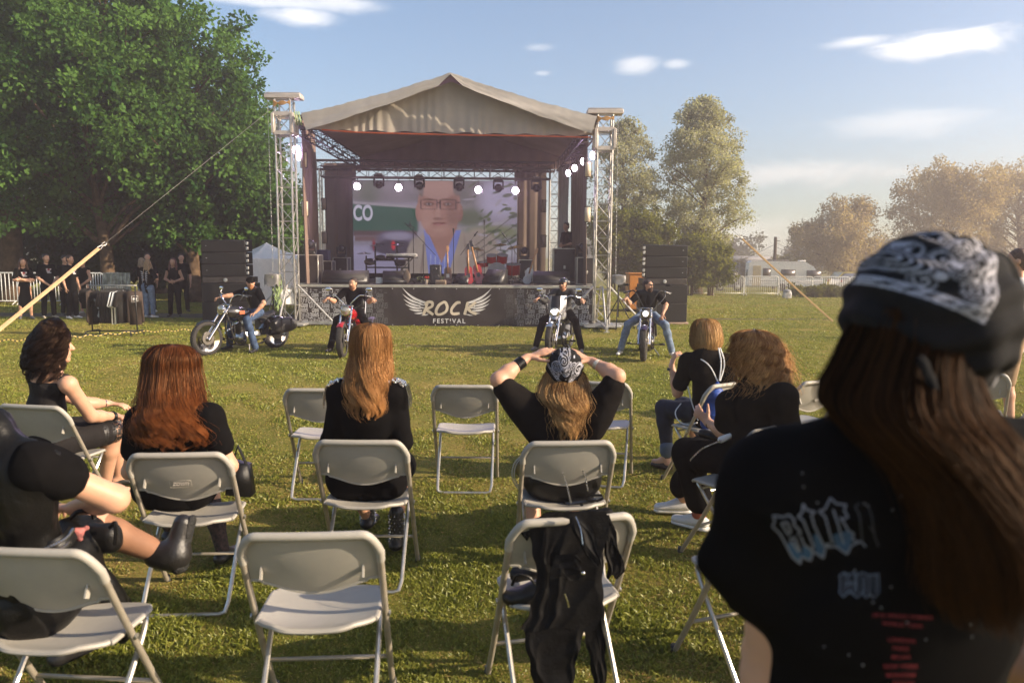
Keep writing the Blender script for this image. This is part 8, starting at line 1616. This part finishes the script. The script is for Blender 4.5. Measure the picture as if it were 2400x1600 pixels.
# ---- dark-haired woman in the mesh dress
def w_mesh():
    c, rz = CH['mesh_dress']; cy = c.y; J = dict(bf=(.72, .70, 0), hf=(.90, .42, .02), pel=Wz(98, .55, cy + .04), wai=Wz(108, .72, cy + .02), che=Wz(112, .93, cy + .02), nb=W(118, 878, cy + .02), hd=W(128, 812, cy + .04), sL=W(90, 905, cy + .20), sR=W(160, 900, cy - .08), eL=W(205, 945, cy + .38), eR=W(214, 975, cy + .08), wL=W(255, 945, cy + .50), wR=W(272, 975, cy + .30), hL=Wz(100, .53, cy + .14), hR=Wz(120, .53, cy - .02), kL=Wz(268, .52, cy + .48), kR=Wz(262, .52, cy + .28), aL=Wz(278, .12, cy + .62), aR=Wz(246, .10, cy + .40))
    t = woman('dark curly-haired woman in a black mesh dress with bare arms, turned to the right', J)
    S = Sdf(.007); torso(S, J, .97); neckhead(S, J)
    for q in 'LR': limb(S, J['s' + q], J['e' + q], J['w' + q], (.047, .040, .038, .025)); limb(S, J['h' + q], J['k' + q], J['a' + q], (.082, .060, .058, .036)); foot(S, J['a' + q], (.6, .6, 0), .95, .034)
    hand(S, J['wR'], (.9, .3, -.12), (0, 0, -1), -1, .35, .95); hand(S, J['wL'], (.9, .2, -.15), (0, 0, -1), 1, .35, .95); sdfpart('body', S, skin, t)
    dm = mat('mesh fabric', (.012, .010, .010), .8, var=.0, spec=.2); nt_ = dm.node_tree; co = N(nt_, 'ShaderNodeTexCoord'); vo = N(nt_, 'ShaderNodeTexVoronoi', Scale=75.0); vo.feature = 'DISTANCE_TO_EDGE'; bu = N(nt_, 'ShaderNodeBump', Strength=.9, Distance=.004); nt_.links.new(co.outputs['Object'], vo.inputs['Vector']); nt_.links.new(vo.outputs['Distance'], bu.inputs['Height']); nt_.links.new(bu.outputs[0], nt_.nodes['Principled BSDF'].inputs['Normal'])
    S = Sdf(.007); torso(S, J, 1.0, 1, .012); S.cap(J['pel'], J['wai'], .150, .128, .05, J['bf'], .85); S.cap(J['sR'] + (.0, 0, .0), J['eR'], .060, .05, .01, op=-1); S.cap(J['sL'], J['eL'], .060, .05, .01, op=-1); S.cap(J['sR'] * .35 + J['nb'] * .65 + (0, 0, -.01), J['che'], .05, .10, .03); S.cut(J['nb'] + (0, 0, -.035), (0, 0, 1)); sdfpart('dress_top', S, dm, t, .006, 14, 3)
    S = Sdf(.0045); q0 = J['nb'] * .45 + J['sR'] * .55; S.cap(J['nb'] + (0, 0, -.03), J['sR'] * .8 + J['nb'] * .2 + (0, 0, .022), .055, .036, .02); S.cap(J['nb'] + (0, 0, -.03), J['sL'] * .7 + J['nb'] * .3 + (0, 0, .02), .055, .036, .02)
    fm = bpy.data.materials.new('fishnet'); fm.use_nodes = True; q_ = fm.node_tree; pb = q_.nodes['Principled BSDF']; pb.inputs['Base Color'].default_value = (.010, .009, .009, 1); tr_b = N(q_, 'ShaderNodeBsdfTransparent'); mx = N(q_, 'ShaderNodeMixShader'); co = N(q_, 'ShaderNodeTexCoord'); vo = N(q_, 'ShaderNodeTexVoronoi', Scale=62.0, Randomness=.35); vo.feature = 'DISTANCE_TO_EDGE'; gt = N(q_, 'ShaderNodeMath', _operation='GREATER_THAN'); gt.inputs[1].default_value = .16
    q_.links.new(co.outputs['Object'], vo.inputs['Vector']); q_.links.new(vo.outputs['Distance'], gt.inputs[0]); q_.links.new(gt.outputs[0], mx.inputs[0]); q_.links.new(pb.outputs[0], mx.inputs[1]); q_.links.new(tr_b.outputs[0], mx.inputs[2]); q_.links.new(mx.outputs[0], q_.nodes['Material Output'].inputs[0])
    sdfpart('mesh_yoke', S, fm, t)
    S = Sdf(.008); S.cap(J['hL'], J['hR'], .125, .125, .05)
    for q in 'LR': S.cap(J['h' + q], J['h' + q] + (J['k' + q] - J['h' + q]) * .86, .112, .088, .06)
    sdfpart('dress_skirt', S, dm, t, .008, 14, 5)
    S = Sdf(.005)
    for q in 'LR': S.cap(J['h' + q] + (J['k' + q] - J['h' + q]) * .80, J['k' + q] * 1.0, .090, .078, .05)
    sdfpart('mesh_hem', S, fm, t)
    bracelet(t, J['wR'] + unit(J['eR'] - J['wR']) * .03, J['eR'] - J['wR'], .031, 2, blkl, 'watch_strap', .012, .008); bracelet(t, J['wL'] + unit(J['eL'] - J['wL']) * .03, J['eL'] - J['wL'], .030, 1, silver, rr=.004)
    for q in 'LR': S = Sdf(.005); foot(S, J['a' + q] + (0, 0, -.02), (.6, .6, 0), .98, .035); sdfpart('shoe', S, shoeb, t)
    bk_ = unit((-.55, -.80, 0)); rx_ = unit((.80, -.55, 0))
    L_ = lv_px([(744, 122, 140, .02, 0), (752, 95, 158, .06, 0), (775, 82, 170, .10, 0), (805, 72, 168, .12, 0), (835, 66, 160, .12, 0), (862, 60, 166, .11, 0), (885, 62, 170, .09, 0), (895, 80, 160, .07, 0)], cy + .02)
    hair(t, L_, rx_, bk_, n=5200, m_=52, wave=.028, wf=5.0, fmax=1.75, tex=.5, c0=(.006, .004, .004), c1=(.030, .016, .013), rad=.0012, seed=16, clump=60, tight=.8, tend=.55, spread=.14, inner=.76, curl=True, wstart=.1, stray=.03)
    b = MB(); hc = J['hd']; f = unit(J['hf']); r = np.cross(f, (0, 0, 1)); 
    for k in range(7): a = hc + r * .082 + f * (.05 - .012 * k) + np.array([0, 0, .07 - .02 * k]); b.tube([tuple(a), tuple(a + f * .03 + (0, 0, -.004))], .003, 5)
    b.build('hair_clips', silver, t, world=True); MB().tube([tuple(hc + r * .085 + f * (.0 + .012 * math.cos(a)) + np.array([0, 0, -.045 + .012 * math.sin(a)])) for a in np.linspace(0, 6.28, 14)[:-1]], .0018, 5, closed=True).build('earring', silver, t, world=True)
w_mesh()
# ---- woman in the leather dress at the left edge
def w_leather():
    J = dict(bf=(.35, .93, 0), hf=(.3, 1, 0), pel=Wz(55, .54, 2.50), wai=Wz(50, .72, 2.44), che=Wz(30, .95, 2.40), nb=W(-45, 985, 2.40), hd=W(-125, 925, 2.44), sL=W(-95, 1090, 2.44), sR=W(95, 1095, 2.36), eL=W(-80, 1230, 2.6), eR=W(268, 1168, 2.50), wL=Wz(60, .68, 2.80), wR=W(170, 1190, 2.76), hL=Wz(10, .53, 2.56), hR=Wz(100, .53, 2.52), kL=Wz(60, .50, 2.95), kR=Wz(215, .66, 2.86), aL=Wz(150, .10, 2.95), aR=Wz(385, .52, 2.90))
    t = woman('woman in a black leather dress with one booted leg crossed, at the left edge', J)
    S = Sdf(.0065); torso(S, J, 1.0); neckhead(S, J); limb(S, J['sR'], J['eR'], J['wR'], (.048, .046, .042, .028)); limb(S, J['sL'], J['eL'], J['wL'], (.055, .045, .042, .028)); hand(S, J['wR'], (-.7, .4, -.1), (0, -.2, -1), 1, .6, .95); hand(S, J['wL'], (.8, .3, 0), (0, 0, -1), -1, .5, .95)
    for q in 'LR': limb(S, J['h' + q], J['k' + q], J['a' + q], (.085, .062, .055, .040))
    sdfpart('body', S, skin, t)
    gl = mat('dress leather', (.006, .0055, .005), .40, var=.25, scale=6, bump=.5, bscale=7, spec=.2)
    S = Sdf(.008); torso(S, J, 1.03, 1, .018); S.cap(J['sL'], J['sL'] + (J['eL'] - J['sL']) * .4, .07, .075, .04); S.cap(J['pel'], J['wai'], .155, .132, .05, J['bf'], .8); sdfpart('dress_top', S, gl, t, .026, 15, 3); S = Sdf(.006); S.cap(J['sR'] + (-.01, 0, 0), J['sR'] + (J['eR'] - J['sR']) * .28, .090, .080, .03); sdfpart('sleeve', S, blk, t, .016, 24, 5); S = Sdf(.007); S.cap(J['hd'] - npv(J['bf']) * .03 + (0, 0, .03), J['nb'] + (-.0, -.08, -.02), .10, .06, .03); sdfpart('hair', S, mat('dark hair mass', (.012, .008, .006), .45, var=.4, scale=40), t, .012, 60, 2)
    S = Sdf(.009); S.cap(J['hL'] + (0, -.04, .0), J['hR'] + (0, -.04, .0), .15, .15, .06)
    S.cap(J['hR'], J['kR'] * .75 + J['hR'] * .25, .125, .10, .06); S.cap(J['hL'], J['kL'], .125, .11, .06)
    for a, b_, r1, r2 in (((130, .50, 2.60), (255, .40, 2.74), .11, .06), ((200, .50, 2.70), (290, .36, 2.80), .075, .045), ((230, .46, 2.70), (285, .27, 2.74), .05, .03), ((-30, .50, 2.5), (90, .40, 2.62), .15, .12)): S.cap(Wz(*a), Wz(*b_), r1, r2, .05, (.2, 1, 0), .6)
    sdfpart('dress_skirt', S, gl, t, .040, 9, 8)
    S = Sdf(.006); S.cap(J['kR'], J['kR'] + (J['aR'] - J['kR']) * .32, .064, .058, .02); S.cap(J['kR'] + (J['aR'] - J['kR']) * .32, J['aR'], .058, .042, .02); sdfpart('stocking', S, mat('sheer stocking', (.30, .150, .085), .6, var=.1, spec=.3), t)
    bd = unit(W(438, 1240, 2.90) - W(400, 1325, 2.88)); a = J['aR']; S = Sdf(.006); S.cap(a + (-.03, 0, 0), a + (.05, 0, -.01), .052, .052, .02); S.cap(W(410, 1300, 2.90), W(428, 1225, 2.93), .048, .036, .03); S.cap(a + (.02, 0, 0), W(410, 1295, 2.9), .052, .052, .03); sdfpart('ankle_boot', S, mat('boot leather', (.018, .016, .015), .35, var=.2, bump=.2, bscale=60), t)
    S = Sdf(.005); S.cap(W(424, 1318, 2.90), W(448, 1222, 2.94), .034, .030, .01, unit(W(450, 1270, 2.9) - W(425, 1262, 2.9)), .6); S.ell(W(420, 1325, 2.90), (.035, .04, .028)); sdfpart('boot_sole', S, mat('lug sole', (.016, .015, .014), .6, bump=.8, bscale=50), t)
    S = Sdf(.007); limb(S, J['kL'], (J['kL'] + J['aL']) / 2, J['aL'], (.06, .055, .055, .052)); foot(S, J['aL'], (.4, .9, 0), 1, .045); sdfpart('boot', S, shoeb, t)
    b = MB(); g = np.random.default_rng(1); S = Sdf(.006); P_ = smooth_path([tuple(W(88, 1296, 2.37)), tuple(W(128, 1282, 2.38)), tuple(W(158, 1264, 2.42)), tuple(W(172, 1246, 2.48))], 6); MB().tube(P_, (.004, .026), 8, flat=(0, -1, 0)).build('belt', blkl, t, world=True)
    for i, p in enumerate(P_[3:]):
        for dz in (-.012, .012): b.lathe([(.007, 0), (.005, .004), (0, .006)], p + Vector((.004 * 1, -.008, dz)), (.3, -1, 0), 8)
    b.build('belt_studs', silver, t, world=True)
    t2 = thing('handbag', 'black handbag with straps on the leather-dressed woman\'s lap', 'bag', tuple(W(235, 1250, 2.75))); S = Sdf(.006); S.cap(W(215, 1250, 2.74), W(255, 1250, 2.74), .045, .045, .02, (0, 0, 1), .9); S.cap(W(210, 1272, 2.74), W(262, 1270, 2.74), .04, .04, .02); sdfpart('body', S, blkl, t2, .004, 30, 2)
    MB().tube(smooth_path([tuple(W(*p)) for p in ((258, 1235, 2.68), (270, 1225, 2.66), (272, 1255, 2.66), (270, 1275, 2.67))], 5), .008, 6).build('strap', blkl, t2, world=True); MB().tube(smooth_path([tuple(W(*p)) for p in ((165, 1215, 2.60), (185, 1198, 2.6), (215, 1200, 2.6), (222, 1215, 2.6))], 5), .009, 6).build('handle', blkl, t2, world=True)
    t3 = thing('scarf', 'crumpled pink cloth lying on the lap by the handbag', 'scarf', tuple(W(185, 1240, 2.6))); S = Sdf(.006); S.cap(W(182, 1248, 2.58), W(206, 1236, 2.62), .018, .012, .01, (0, 1, 0), .5); S.cap(W(184, 1262, 2.57), W(174, 1242, 2.58), .014, .010, .01); sdfpart('cloth', S, mat('pink cloth', (.38, .12, .11), .8, var=.5, scale=30), t3, .020, 40, 3)
w_leather()
# ================================================================== JACKET CHAIR AND THE STANDING WOMAN
from mathutils.bvhtree import BVHTree
def wjacket():
    t = thing('leather_jacket', 'black leather jacket slung over the back of a folding chair', 'jacket', tuple(W(1320, 1300, 2.52)))
    jm = mat('jacket leather', (.0065, .006, .006), .62, var=.3, scale=14, bump=.3, bscale=16, spec=.10)
    def sheet(nm, rows, Y0, Y1, amp=.016, fr=5.0, ph=0.0, nu=46, nv=44, thick=.006):
        ys = [r[0] for r in rows]; A = []
        for j in range(nv + 1):
            v = j / nv; py = ys[0] + (ys[-1] - ys[0]) * v; a = np.interp(py, ys, [r[1] for r in rows]) + 2.2 * math.sin(py * .11 + ph); b_ = np.interp(py, ys, [r[2] for r in rows]) + 2.2 * math.sin(py * .09 + 2 + ph); row = []
            for i in range(nu + 1):
                u = i / nu; x = u * fr * .7 + .4 * math.sin(v * 3 + ph) + .35 * math.sin(u * 4 + ph)  + .5 * v * math.sin(u * 3 + ph); f_ = (1 - abs(math.sin(x * math.pi))) ** 1.8 + .45 * (1 - abs(math.sin(x * 5.1 + v * 6 + ph))) ** 2 + .35 * math.sin(v * 19 + u * 7 + ph) * (1 if v > .1 else 0) * .5; amp_ = amp * .5; row.append(tuple(W(a + (b_ - a) * u, py + 5 * math.sin(u * 9 + ph) * v, Y0 + (Y1 - Y0) * v - amp_ * f_ * min(1, .25 + v * 2.2))))
            A.append(row)
        m_ = MB(); m_.grid(A); m_.grid([[(p[0], p[1] + thick, p[2]) for p in r][::-1] for r in A]); m_.build(nm, jm, t, world=True, auto=False)
    sheet('back_panel', [(1200, 1282, 1422), (1222, 1244, 1430), (1256, 1241, 1424), (1300, 1250, 1414), (1356, 1260, 1413), (1410, 1247, 1413), (1443, 1238, 1411), (1474, 1222, 1392)], 2.545, 2.47, .020, 4.2)
    sheet('front_panel', [(1462, 1226, 1380), (1500, 1230, 1362), (1560, 1243, 1350), (1650, 1258, 1336)], 2.475, 2.44, .018, 3.2, 1.3); sheet('lining_panel', [(1400, 1356, 1414), (1470, 1366, 1417), (1540, 1382, 1420), (1660, 1400, 1424)], 2.49, 2.46, .012, 2.0, 2.2)
    sheet('sleeve', [(1206, 1408, 1430), (1240, 1412, 1441), (1290, 1418, 1452), (1338, 1424, 1466), (1352, 1424, 1452)], 2.575, 2.53, .014, 1.6, .4); sheet('collar', [(1204, 1330, 1362), (1230, 1338, 1384), (1262, 1350, 1397), (1300, 1376, 1408), (1324, 1398, 1412)], 2.50, 2.44, .014, 1.0, .9)
    sheet('shoulder_flap', [(1226, 1214, 1260), (1236, 1213, 1262), (1262, 1230, 1252)], 2.55, 2.535, .010, 1.3, .2); sheet('pocket_flap', [(1300, 1300, 1352), (1330, 1292, 1368), (1356, 1290, 1372)], 2.478, 2.462, .006, 1.5, 2.0)
    S = Sdf(.0065); S.cap(W(1235, 1232, 2.57), W(1300, 1216, 2.575), .020, .024, .02); S.cap(W(1300, 1216, 2.575), W(1424, 1203, 2.60), .026, .020, .02); sdfpart('folded_yoke', S, jm, t, .010, 34, 5)
    MB().tube(smooth_path([tuple(W(*p)) for p in ((1350, 1210, 2.46), (1361, 1240, 2.435), (1366, 1275, 2.42))], 5), .0022, 5).build('zip', silver, t, world=True); MB().tube([tuple(W(1323, 1390, 2.40)), tuple(W(1330, 1408, 2.40)), tuple(W(1333, 1422, 2.40))], .003, 5).build('pull_tab', silver, t, world=True)
    MB().ell(tuple(W(1367, 1343, 2.405)), (.007, .004, .007), nu=12, nv=8).build('snap_button', silver, t, world=True)
    t = thing('handbag', 'soft black handbag lying on the seat of the jacket chair', 'bag', tuple(W(1225, 1390, 2.62))); S = Sdf(.007); S.cap(W(1205, 1400, 2.66), W(1262, 1385, 2.66), .045, .055, .03, (0, 0, 1), .8); S.cap(W(1215, 1345, 2.80), W(1258, 1338, 2.80), .03, .035, .03); sdfpart('body', S, blkl, t, .014, 22, 2); MB().tube(smooth_path([tuple(W(*p)) for p in ((1200, 1370, 2.62), (1212, 1348, 2.60), (1240, 1352, 2.60), (1255, 1370, 2.60))], 5), .006, 6).build('handle', blkl, t, world=True)
wjacket()
def standing():
    x0 = .525; J = dict(bf=(-.06, 1, 0), hf=(-.08, 1, -.02), pel=np.array([x0, 1.02, .93]), wai=np.array([x0, 1.01, 1.08]), che=np.array([x0, .99, 1.26]), nb=W(2150, 1025, .99), hd=W(2165, 768, 1.0), sL=W(1846, 1140, .98), sR=W(2475, 1125, 1.02), eL=W(1812, 1590, 1.02), eR=W(2520, 1560, 1.05), wL=np.array([.46, 1.27, 1.10]), wR=np.array([.72, 1.28, 1.05]), hL=np.array([x0 - .09, 1.02, .90]), hR=np.array([x0 + .09, 1.02, .90]), kL=np.array([x0 - .09, 1.03, .49]), kR=np.array([x0 + .10, 1.03, .49]), aL=np.array([x0 - .10, 1.0, .09]), aR=np.array([x0 + .11, 1.0, .09]))
    t = thing('person', 'woman standing closest in a bandana, long brown hair and printed black T-shirt', 'person', (x0, 1.0, 0), 0)
    S = Sdf(.0075); torso(S, J, 1.0); neckhead(S, J, 1.0)
    for q in 'LR': limb(S, J['s' + q], J['e' + q], J['w' + q], (.050, .042, .040, .026)); hand(S, J['w' + q], (.6 if q == 'L' else -.6, .6, .2), (0, 0, -1), 1 if q == 'L' else -1, .5); limb(S, J['h' + q], J['k' + q], J['a' + q], (.085, .058, .055, .038))
    sdfpart('body', S, skin, t)
    sb = mat('soft black cotton', (.0042, .0040, .0042), .95, var=.1, spec=.05, bump=.1, bscale=400)
    S = Sdf(.0065); torso(S, J, 1.06, 1, .030); S.cap(J['pel'], J['wai'], .175, .160, .05, J['bf'], .78); S.cap(J['nb'] + (0, .0, -.045), J['sL'] + (0, 0, .006), .070, .056, .04); S.cap(J['nb'] + (0, .0, -.045), J['sR'] + (0, 0, .006), .070, .056, .04)
    for q, e in (('L', W(1790, 1292, .985)), ('R', W(2540, 1330, 1.03))): S.cap(J['s' + q] + (0, 0, -.01), e, .062, .064, .04, (0, 1, 0), .85)
    d = unit(W(1745, 1330, .985) - J['sL']); S.cap(W(1790, 1200, .985), W(1668, 1306, .985), .040, .008, .05, (0, 1, 0), .8); S.cap(W(1790, 1380, .985), W(1672, 1318, .985), .034, .008, .05, (0, 1, 0), .8); 
    shirt = sdfpart('t_shirt', S, sb, t, .022, 10, 21); me = shirt.data; o = Vector(t.location); vs = [v.co + o for v in me.vertices]; bvh = BVHTree.FromPolygons(vs, [tuple(p.vertices) for p in me.polygons])
    def hit(px, py, off=.0015):
        d_ = ray(px, py).normalized(); h = bvh.ray_cast(Vector((0, 0, CAMH)), d_); return None if h[0] is None else h[0] - d_ * off
    def cp(a, b): return (1780 + a / 3.335, 1130 + b / 3.335)
    def ribbon(mb, pts, wpx, off=.0015):
        P = []
        for (a, b), (c, d2) in zip(pts[:-1], pts[1:]):
            n = max(2, int(math.hypot(c - a, d2 - b) / 4)); P += [(a + (c - a) * i / n, b + (d2 - b) * i / n) for i in range(n)]
        P.append(pts[-1]); rows = []
        for i, p in enumerate(P):
            q, r2 = P[max(i - 1, 0)], P[min(i + 1, len(P) - 1)]; dx, dy = r2[0] - q[0], r2[1] - q[1]; l = math.hypot(dx, dy) + 1e-6; nx, ny = -dy / l * wpx / 2, dx / l * wpx / 2; a, b = hit(p[0] + nx, p[1] + ny, off), hit(p[0] - nx, p[1] - ny, off)
            if a is None or b is None: continue
            rows.append([a, b])
        if len(rows) > 1: mb.grid(rows)
    L1 = [[(100, 345), (120, 300), (105, 258), (185, 270), (232, 252), (272, 292), (268, 330), (300, 360), (322, 388), (300, 412)], [(100, 345), (160, 400), (215, 500), (255, 580), (320, 635), (325, 580), (400, 610), (420, 540)], [(170, 320), (215, 310), (245, 380), (225, 410), (185, 340), (170, 320)], [(235, 440), (275, 430), (320, 540), (300, 535), (240, 450)], [(322, 420), (350, 490), (395, 515), (420, 540)],
          [(300, 262), (335, 235), (340, 165), (370, 215), (435, 230), (405, 255), (430, 340), (500, 490), (550, 478)], [(300, 262), (345, 300), (375, 380), (425, 500), (400, 530), (455, 560), (500, 592), (515, 510), (550, 478)],
          [(465, 222), (510, 212), (555, 120), (600, 165), (680, 175), (660, 215), (692, 268), (640, 292)], [(465, 222), (515, 270), (555, 420), (575, 478)], [(630, 270), (700, 380), (738, 402), (725, 440), (765, 465)], [(575, 210), (610, 310), (640, 420), (660, 482)], [(510, 505), (600, 500), (685, 560), (720, 492), (790, 458), (832, 502)]]
    L2 = [[(783, 160), (745, 190), (782, 250), (806, 470)], [(850, 180), (880, 270), (900, 420), (932, 500)], [(860, 340), (900, 400)]]
    mb = MB()
    for l in L1: ribbon(mb, [cp(*p) for p in l], 4.6, .0024)
    mb.build('print_outline', mat('print pale', (.17, .18, .23), .7, var=.2), t, world=True, auto=False, smooth=False); mb = MB()
    for l in L2: ribbon(mb, [cp(*p) for p in l], 3.6, .0024)
    mb.build('print_faint', mat('print faint', (.045, .045, .055), .7, var=.3), t, world=True, auto=False, smooth=False)
    mb = MB()
    for q in ([(215, 480), (270, 460), (330, 560), (320, 635), (250, 575)], [(345, 480), (420, 540), (400, 605), (330, 580)], [(420, 410), (455, 400), (505, 500), (500, 590), (440, 540)], [(572, 410), (690, 375), (735, 420), (685, 555), (600, 500)]):
        c = (sum(p[0] for p in q) / len(q), sum(p[1] for p in q) / len(q)); H_ = [hit(*cp(*p)) for p in q]; hc = hit(*cp(*c)); n = len(q)
        if hc is None or any(h is None for h in H_): continue
        mb.add([hc] + H_, [(0, 1 + i, 1 + (i + 1) % n) for i in range(n)])
    mb.build('print_fill', mat('print blue', (.02, .075, .16), .7, var=.3), t, world=True, auto=False, smooth=False)
    mb = MB(); g = np.random.default_rng(2)
    for x in (630, 668, 700, 742, 760, 800, 830, 865, 905, 930): ribbon(mb, [cp(x, 722 + g.integers(-18, 12)), cp(x + 4, 790), cp(x + g.integers(-6, 10), 862)], 3.2, .0024)
    ribbon(mb, [cp(620, 735), cp(662, 700), cp(690, 722), cp(740, 705), cp(775, 722), cp(800, 700), cp(850, 725), cp(925, 715)], 3.2, .0024); ribbon(mb, [cp(622, 850), cp(658, 895), cp(700, 848), cp(765, 898), cp(800, 858), cp(835, 900), cp(862, 862), cp(892, 905), cp(930, 865)], 3.2, .0024); ribbon(mb, [cp(668, 800), cp(720, 780), cp(742, 800)], 3, .0024)
    mb.build('print_second_word', mat('print slate', (.10, .12, .17), .7, var=.3), t, world=True, auto=False, smooth=False)
    for k in range(26):
        h = hit(1830 + g.random() * 500, 1090 + g.random() * 480, .002)
        if h is not None: MB().ell(tuple(h), (.0011, .0006, .0011), nu=6, nv=4).build('lint', mat('lint', (.30, .30, .32), .8, var=0), t, world=True)
    red = mat('print red', (.16, .006, .008), .8, var=0)
    for tx, cx, cy_, hh, sl in (('2018 SPRING SUMMER', 1120, 1045, 38, .055), ('WORLD TOUR', 1118, 1110, 38, .08), ('LONDON', 1112, 1232, 40, .08), ('PARIS', 1105, 1296, 40, .05), ('MILAN', 1105, 1362, 40, .0), ('NEW YORK', 1105, 1436, 42, .0), ('MOSCOW', 1105, 1504, 42, .0), ('TOKYO', 1125, 1566, 40, .0)):
        cu = bpy.data.curves.new('tx', 'FONT'); cu.body = tx; cu.size = 1; cu.align_x = 'CENTER'; cu.space_character = 1.25; cu.offset = .02; ob = bpy.data.objects.new('tmp', cu); C.objects.link(ob); m2 = bpy.data.meshes.new_from_object(ob.evaluated_get(bpy.context.evaluated_depsgraph_get())); bpy.data.objects.remove(ob)
        ok = True
        for v in m2.vertices:
            a, b = cx + v.co.x * hh * 1.05, cy_ + v.co.x * hh * sl - (v.co.y - .35) * hh; h = hit(*cp(a, b), .0018)
            if h is None: ok = False; break
            v.co = h
        if ok: link('print_line', m2, red, t, smooth=False, world=True)
    L_ = lv_px([(640, 2140, 2200, .04, 0), (700, 2040, 2250, .08, 0), (780, 2010, 2250, .09, 0), (850, 1978, 2250, .095, -.01), (930, 1945, 2272, .11, -.03), (1000, 1990, 2318, .12, -.05), (1100, 2085, 2385, .12, -.07), (1220, 2125, 2440, .13, -.08), (1340, 2130, 2460, .125, -.085), (1420, 2170, 2450, .12, -.085)], .985)
    hair(t, L_, (1, -.03, 0), (-.03, -1, 0), n=13000, m_=36, wave=.007, wf=1.8, fmax=2.0, c0=(.006, .003, .0022), c1=(.075, .030, .010), rad=.00055, seed=21, clump=26, tight=.6, tend=.62, spread=.16, inner=.84, wstart=.3, stray=.012)
    hm_ = hairm.copy(); hm_.name = 'dark hair'; q_ = hm_.node_tree.nodes['Principled BSDF']; q_.inputs['Roughness'].default_value = .55; q_.inputs['Specular IOR Level'].default_value = .12
    for ch in t.children:
        if ch.name.startswith('hair') and 'tie' not in ch.name: ch.data.materials[0] = hm_
    bandana(t, J['hd'] + (0, -.008, .014), (-.08, 1, 0), (.06, -.16, 1), (.101, .122, .112), (-.10, .02), R(-22), seed=9, res=230, ps=.6, low=(84, 133, 137), tail=[(W(2275, 640, .94), W(2335, 638, .94), .036, .020), (W(2335, 638, .94), W(2388, 664, .94), .020, .005), (W(2285, 680, .93), W(2272, 785, .93), .040, .026), (W(2272, 785, .93), W(2215, 828, .92), .024, .014), (W(2160, 845, .87), W(2200, 930, .86), .010, .008)])
    MB().lathe([(.006, .03), (.009, .012), (.013, -.012), (.014, -.014), (.0, -.014)], tuple(W(2370, 1345, .84)), (0, 0, 1), 14).build('hair_tie', mat('blue hair tie', (.10, .16, .28), .5, var=.5, scale=60), t, world=True)
    S = Sdf(.008)
    for q in 'LR': limb(S, J['h' + q], J['k' + q], J['a' + q] + (0, 0, .03), (.105, .072, .064, .055), .05)
    sdfpart('trousers', S, blk, t, .010, 14, 3)
    for q in 'LR': S = Sdf(.007); foot(S, J['a' + q], (0, 1, 0), 1, .043); sdfpart('shoe', S, shoeb, t)
standing()
stander(2165, 1400, 1.70, R(95), 'added unseen figure in black behind the bandana of the nearest woman, shading the grass', 'down', Y=3.9, hairc=(.03, .018, .012), grp='added unseen figures shading the foreground', shoe=shoeb, vox=.016)  # added figure, out of sight, whose shadow darkens the foreground grass
stander(2185, 1400, 1.66, R(100), 'person in black standing hidden right behind the nearest woman\'s back', 'down', Y=2.8, hairc=(.03, .018, .012), grp='added unseen figures shading the foreground', shoe=shoeb, vox=.016)  # second unseen figure, added only to cast shade nearer the camera
# ------------------------------------------------------------------ air
hm = bpy.data.materials.new('haze'); hm.use_nodes = True; t = hm.node_tree; t.nodes.clear(); o = N(t, 'ShaderNodeOutputMaterial'); v = N(t, 'ShaderNodeVolumePrincipled')
v.inputs['Color'].default_value = (1.0, .83, .74, 1); v.inputs['Density'].default_value = 0.0050; v.inputs['Anisotropy'].default_value = 0.55; t.links.new(v.outputs[0], o.inputs['Volume'])
hz = MB().box((0, 60, 8.5), (420, 200, 23)).build('haze', hm, smooth=False); hz.location = (0, 0, 0); tag(hz, kind='stuff')
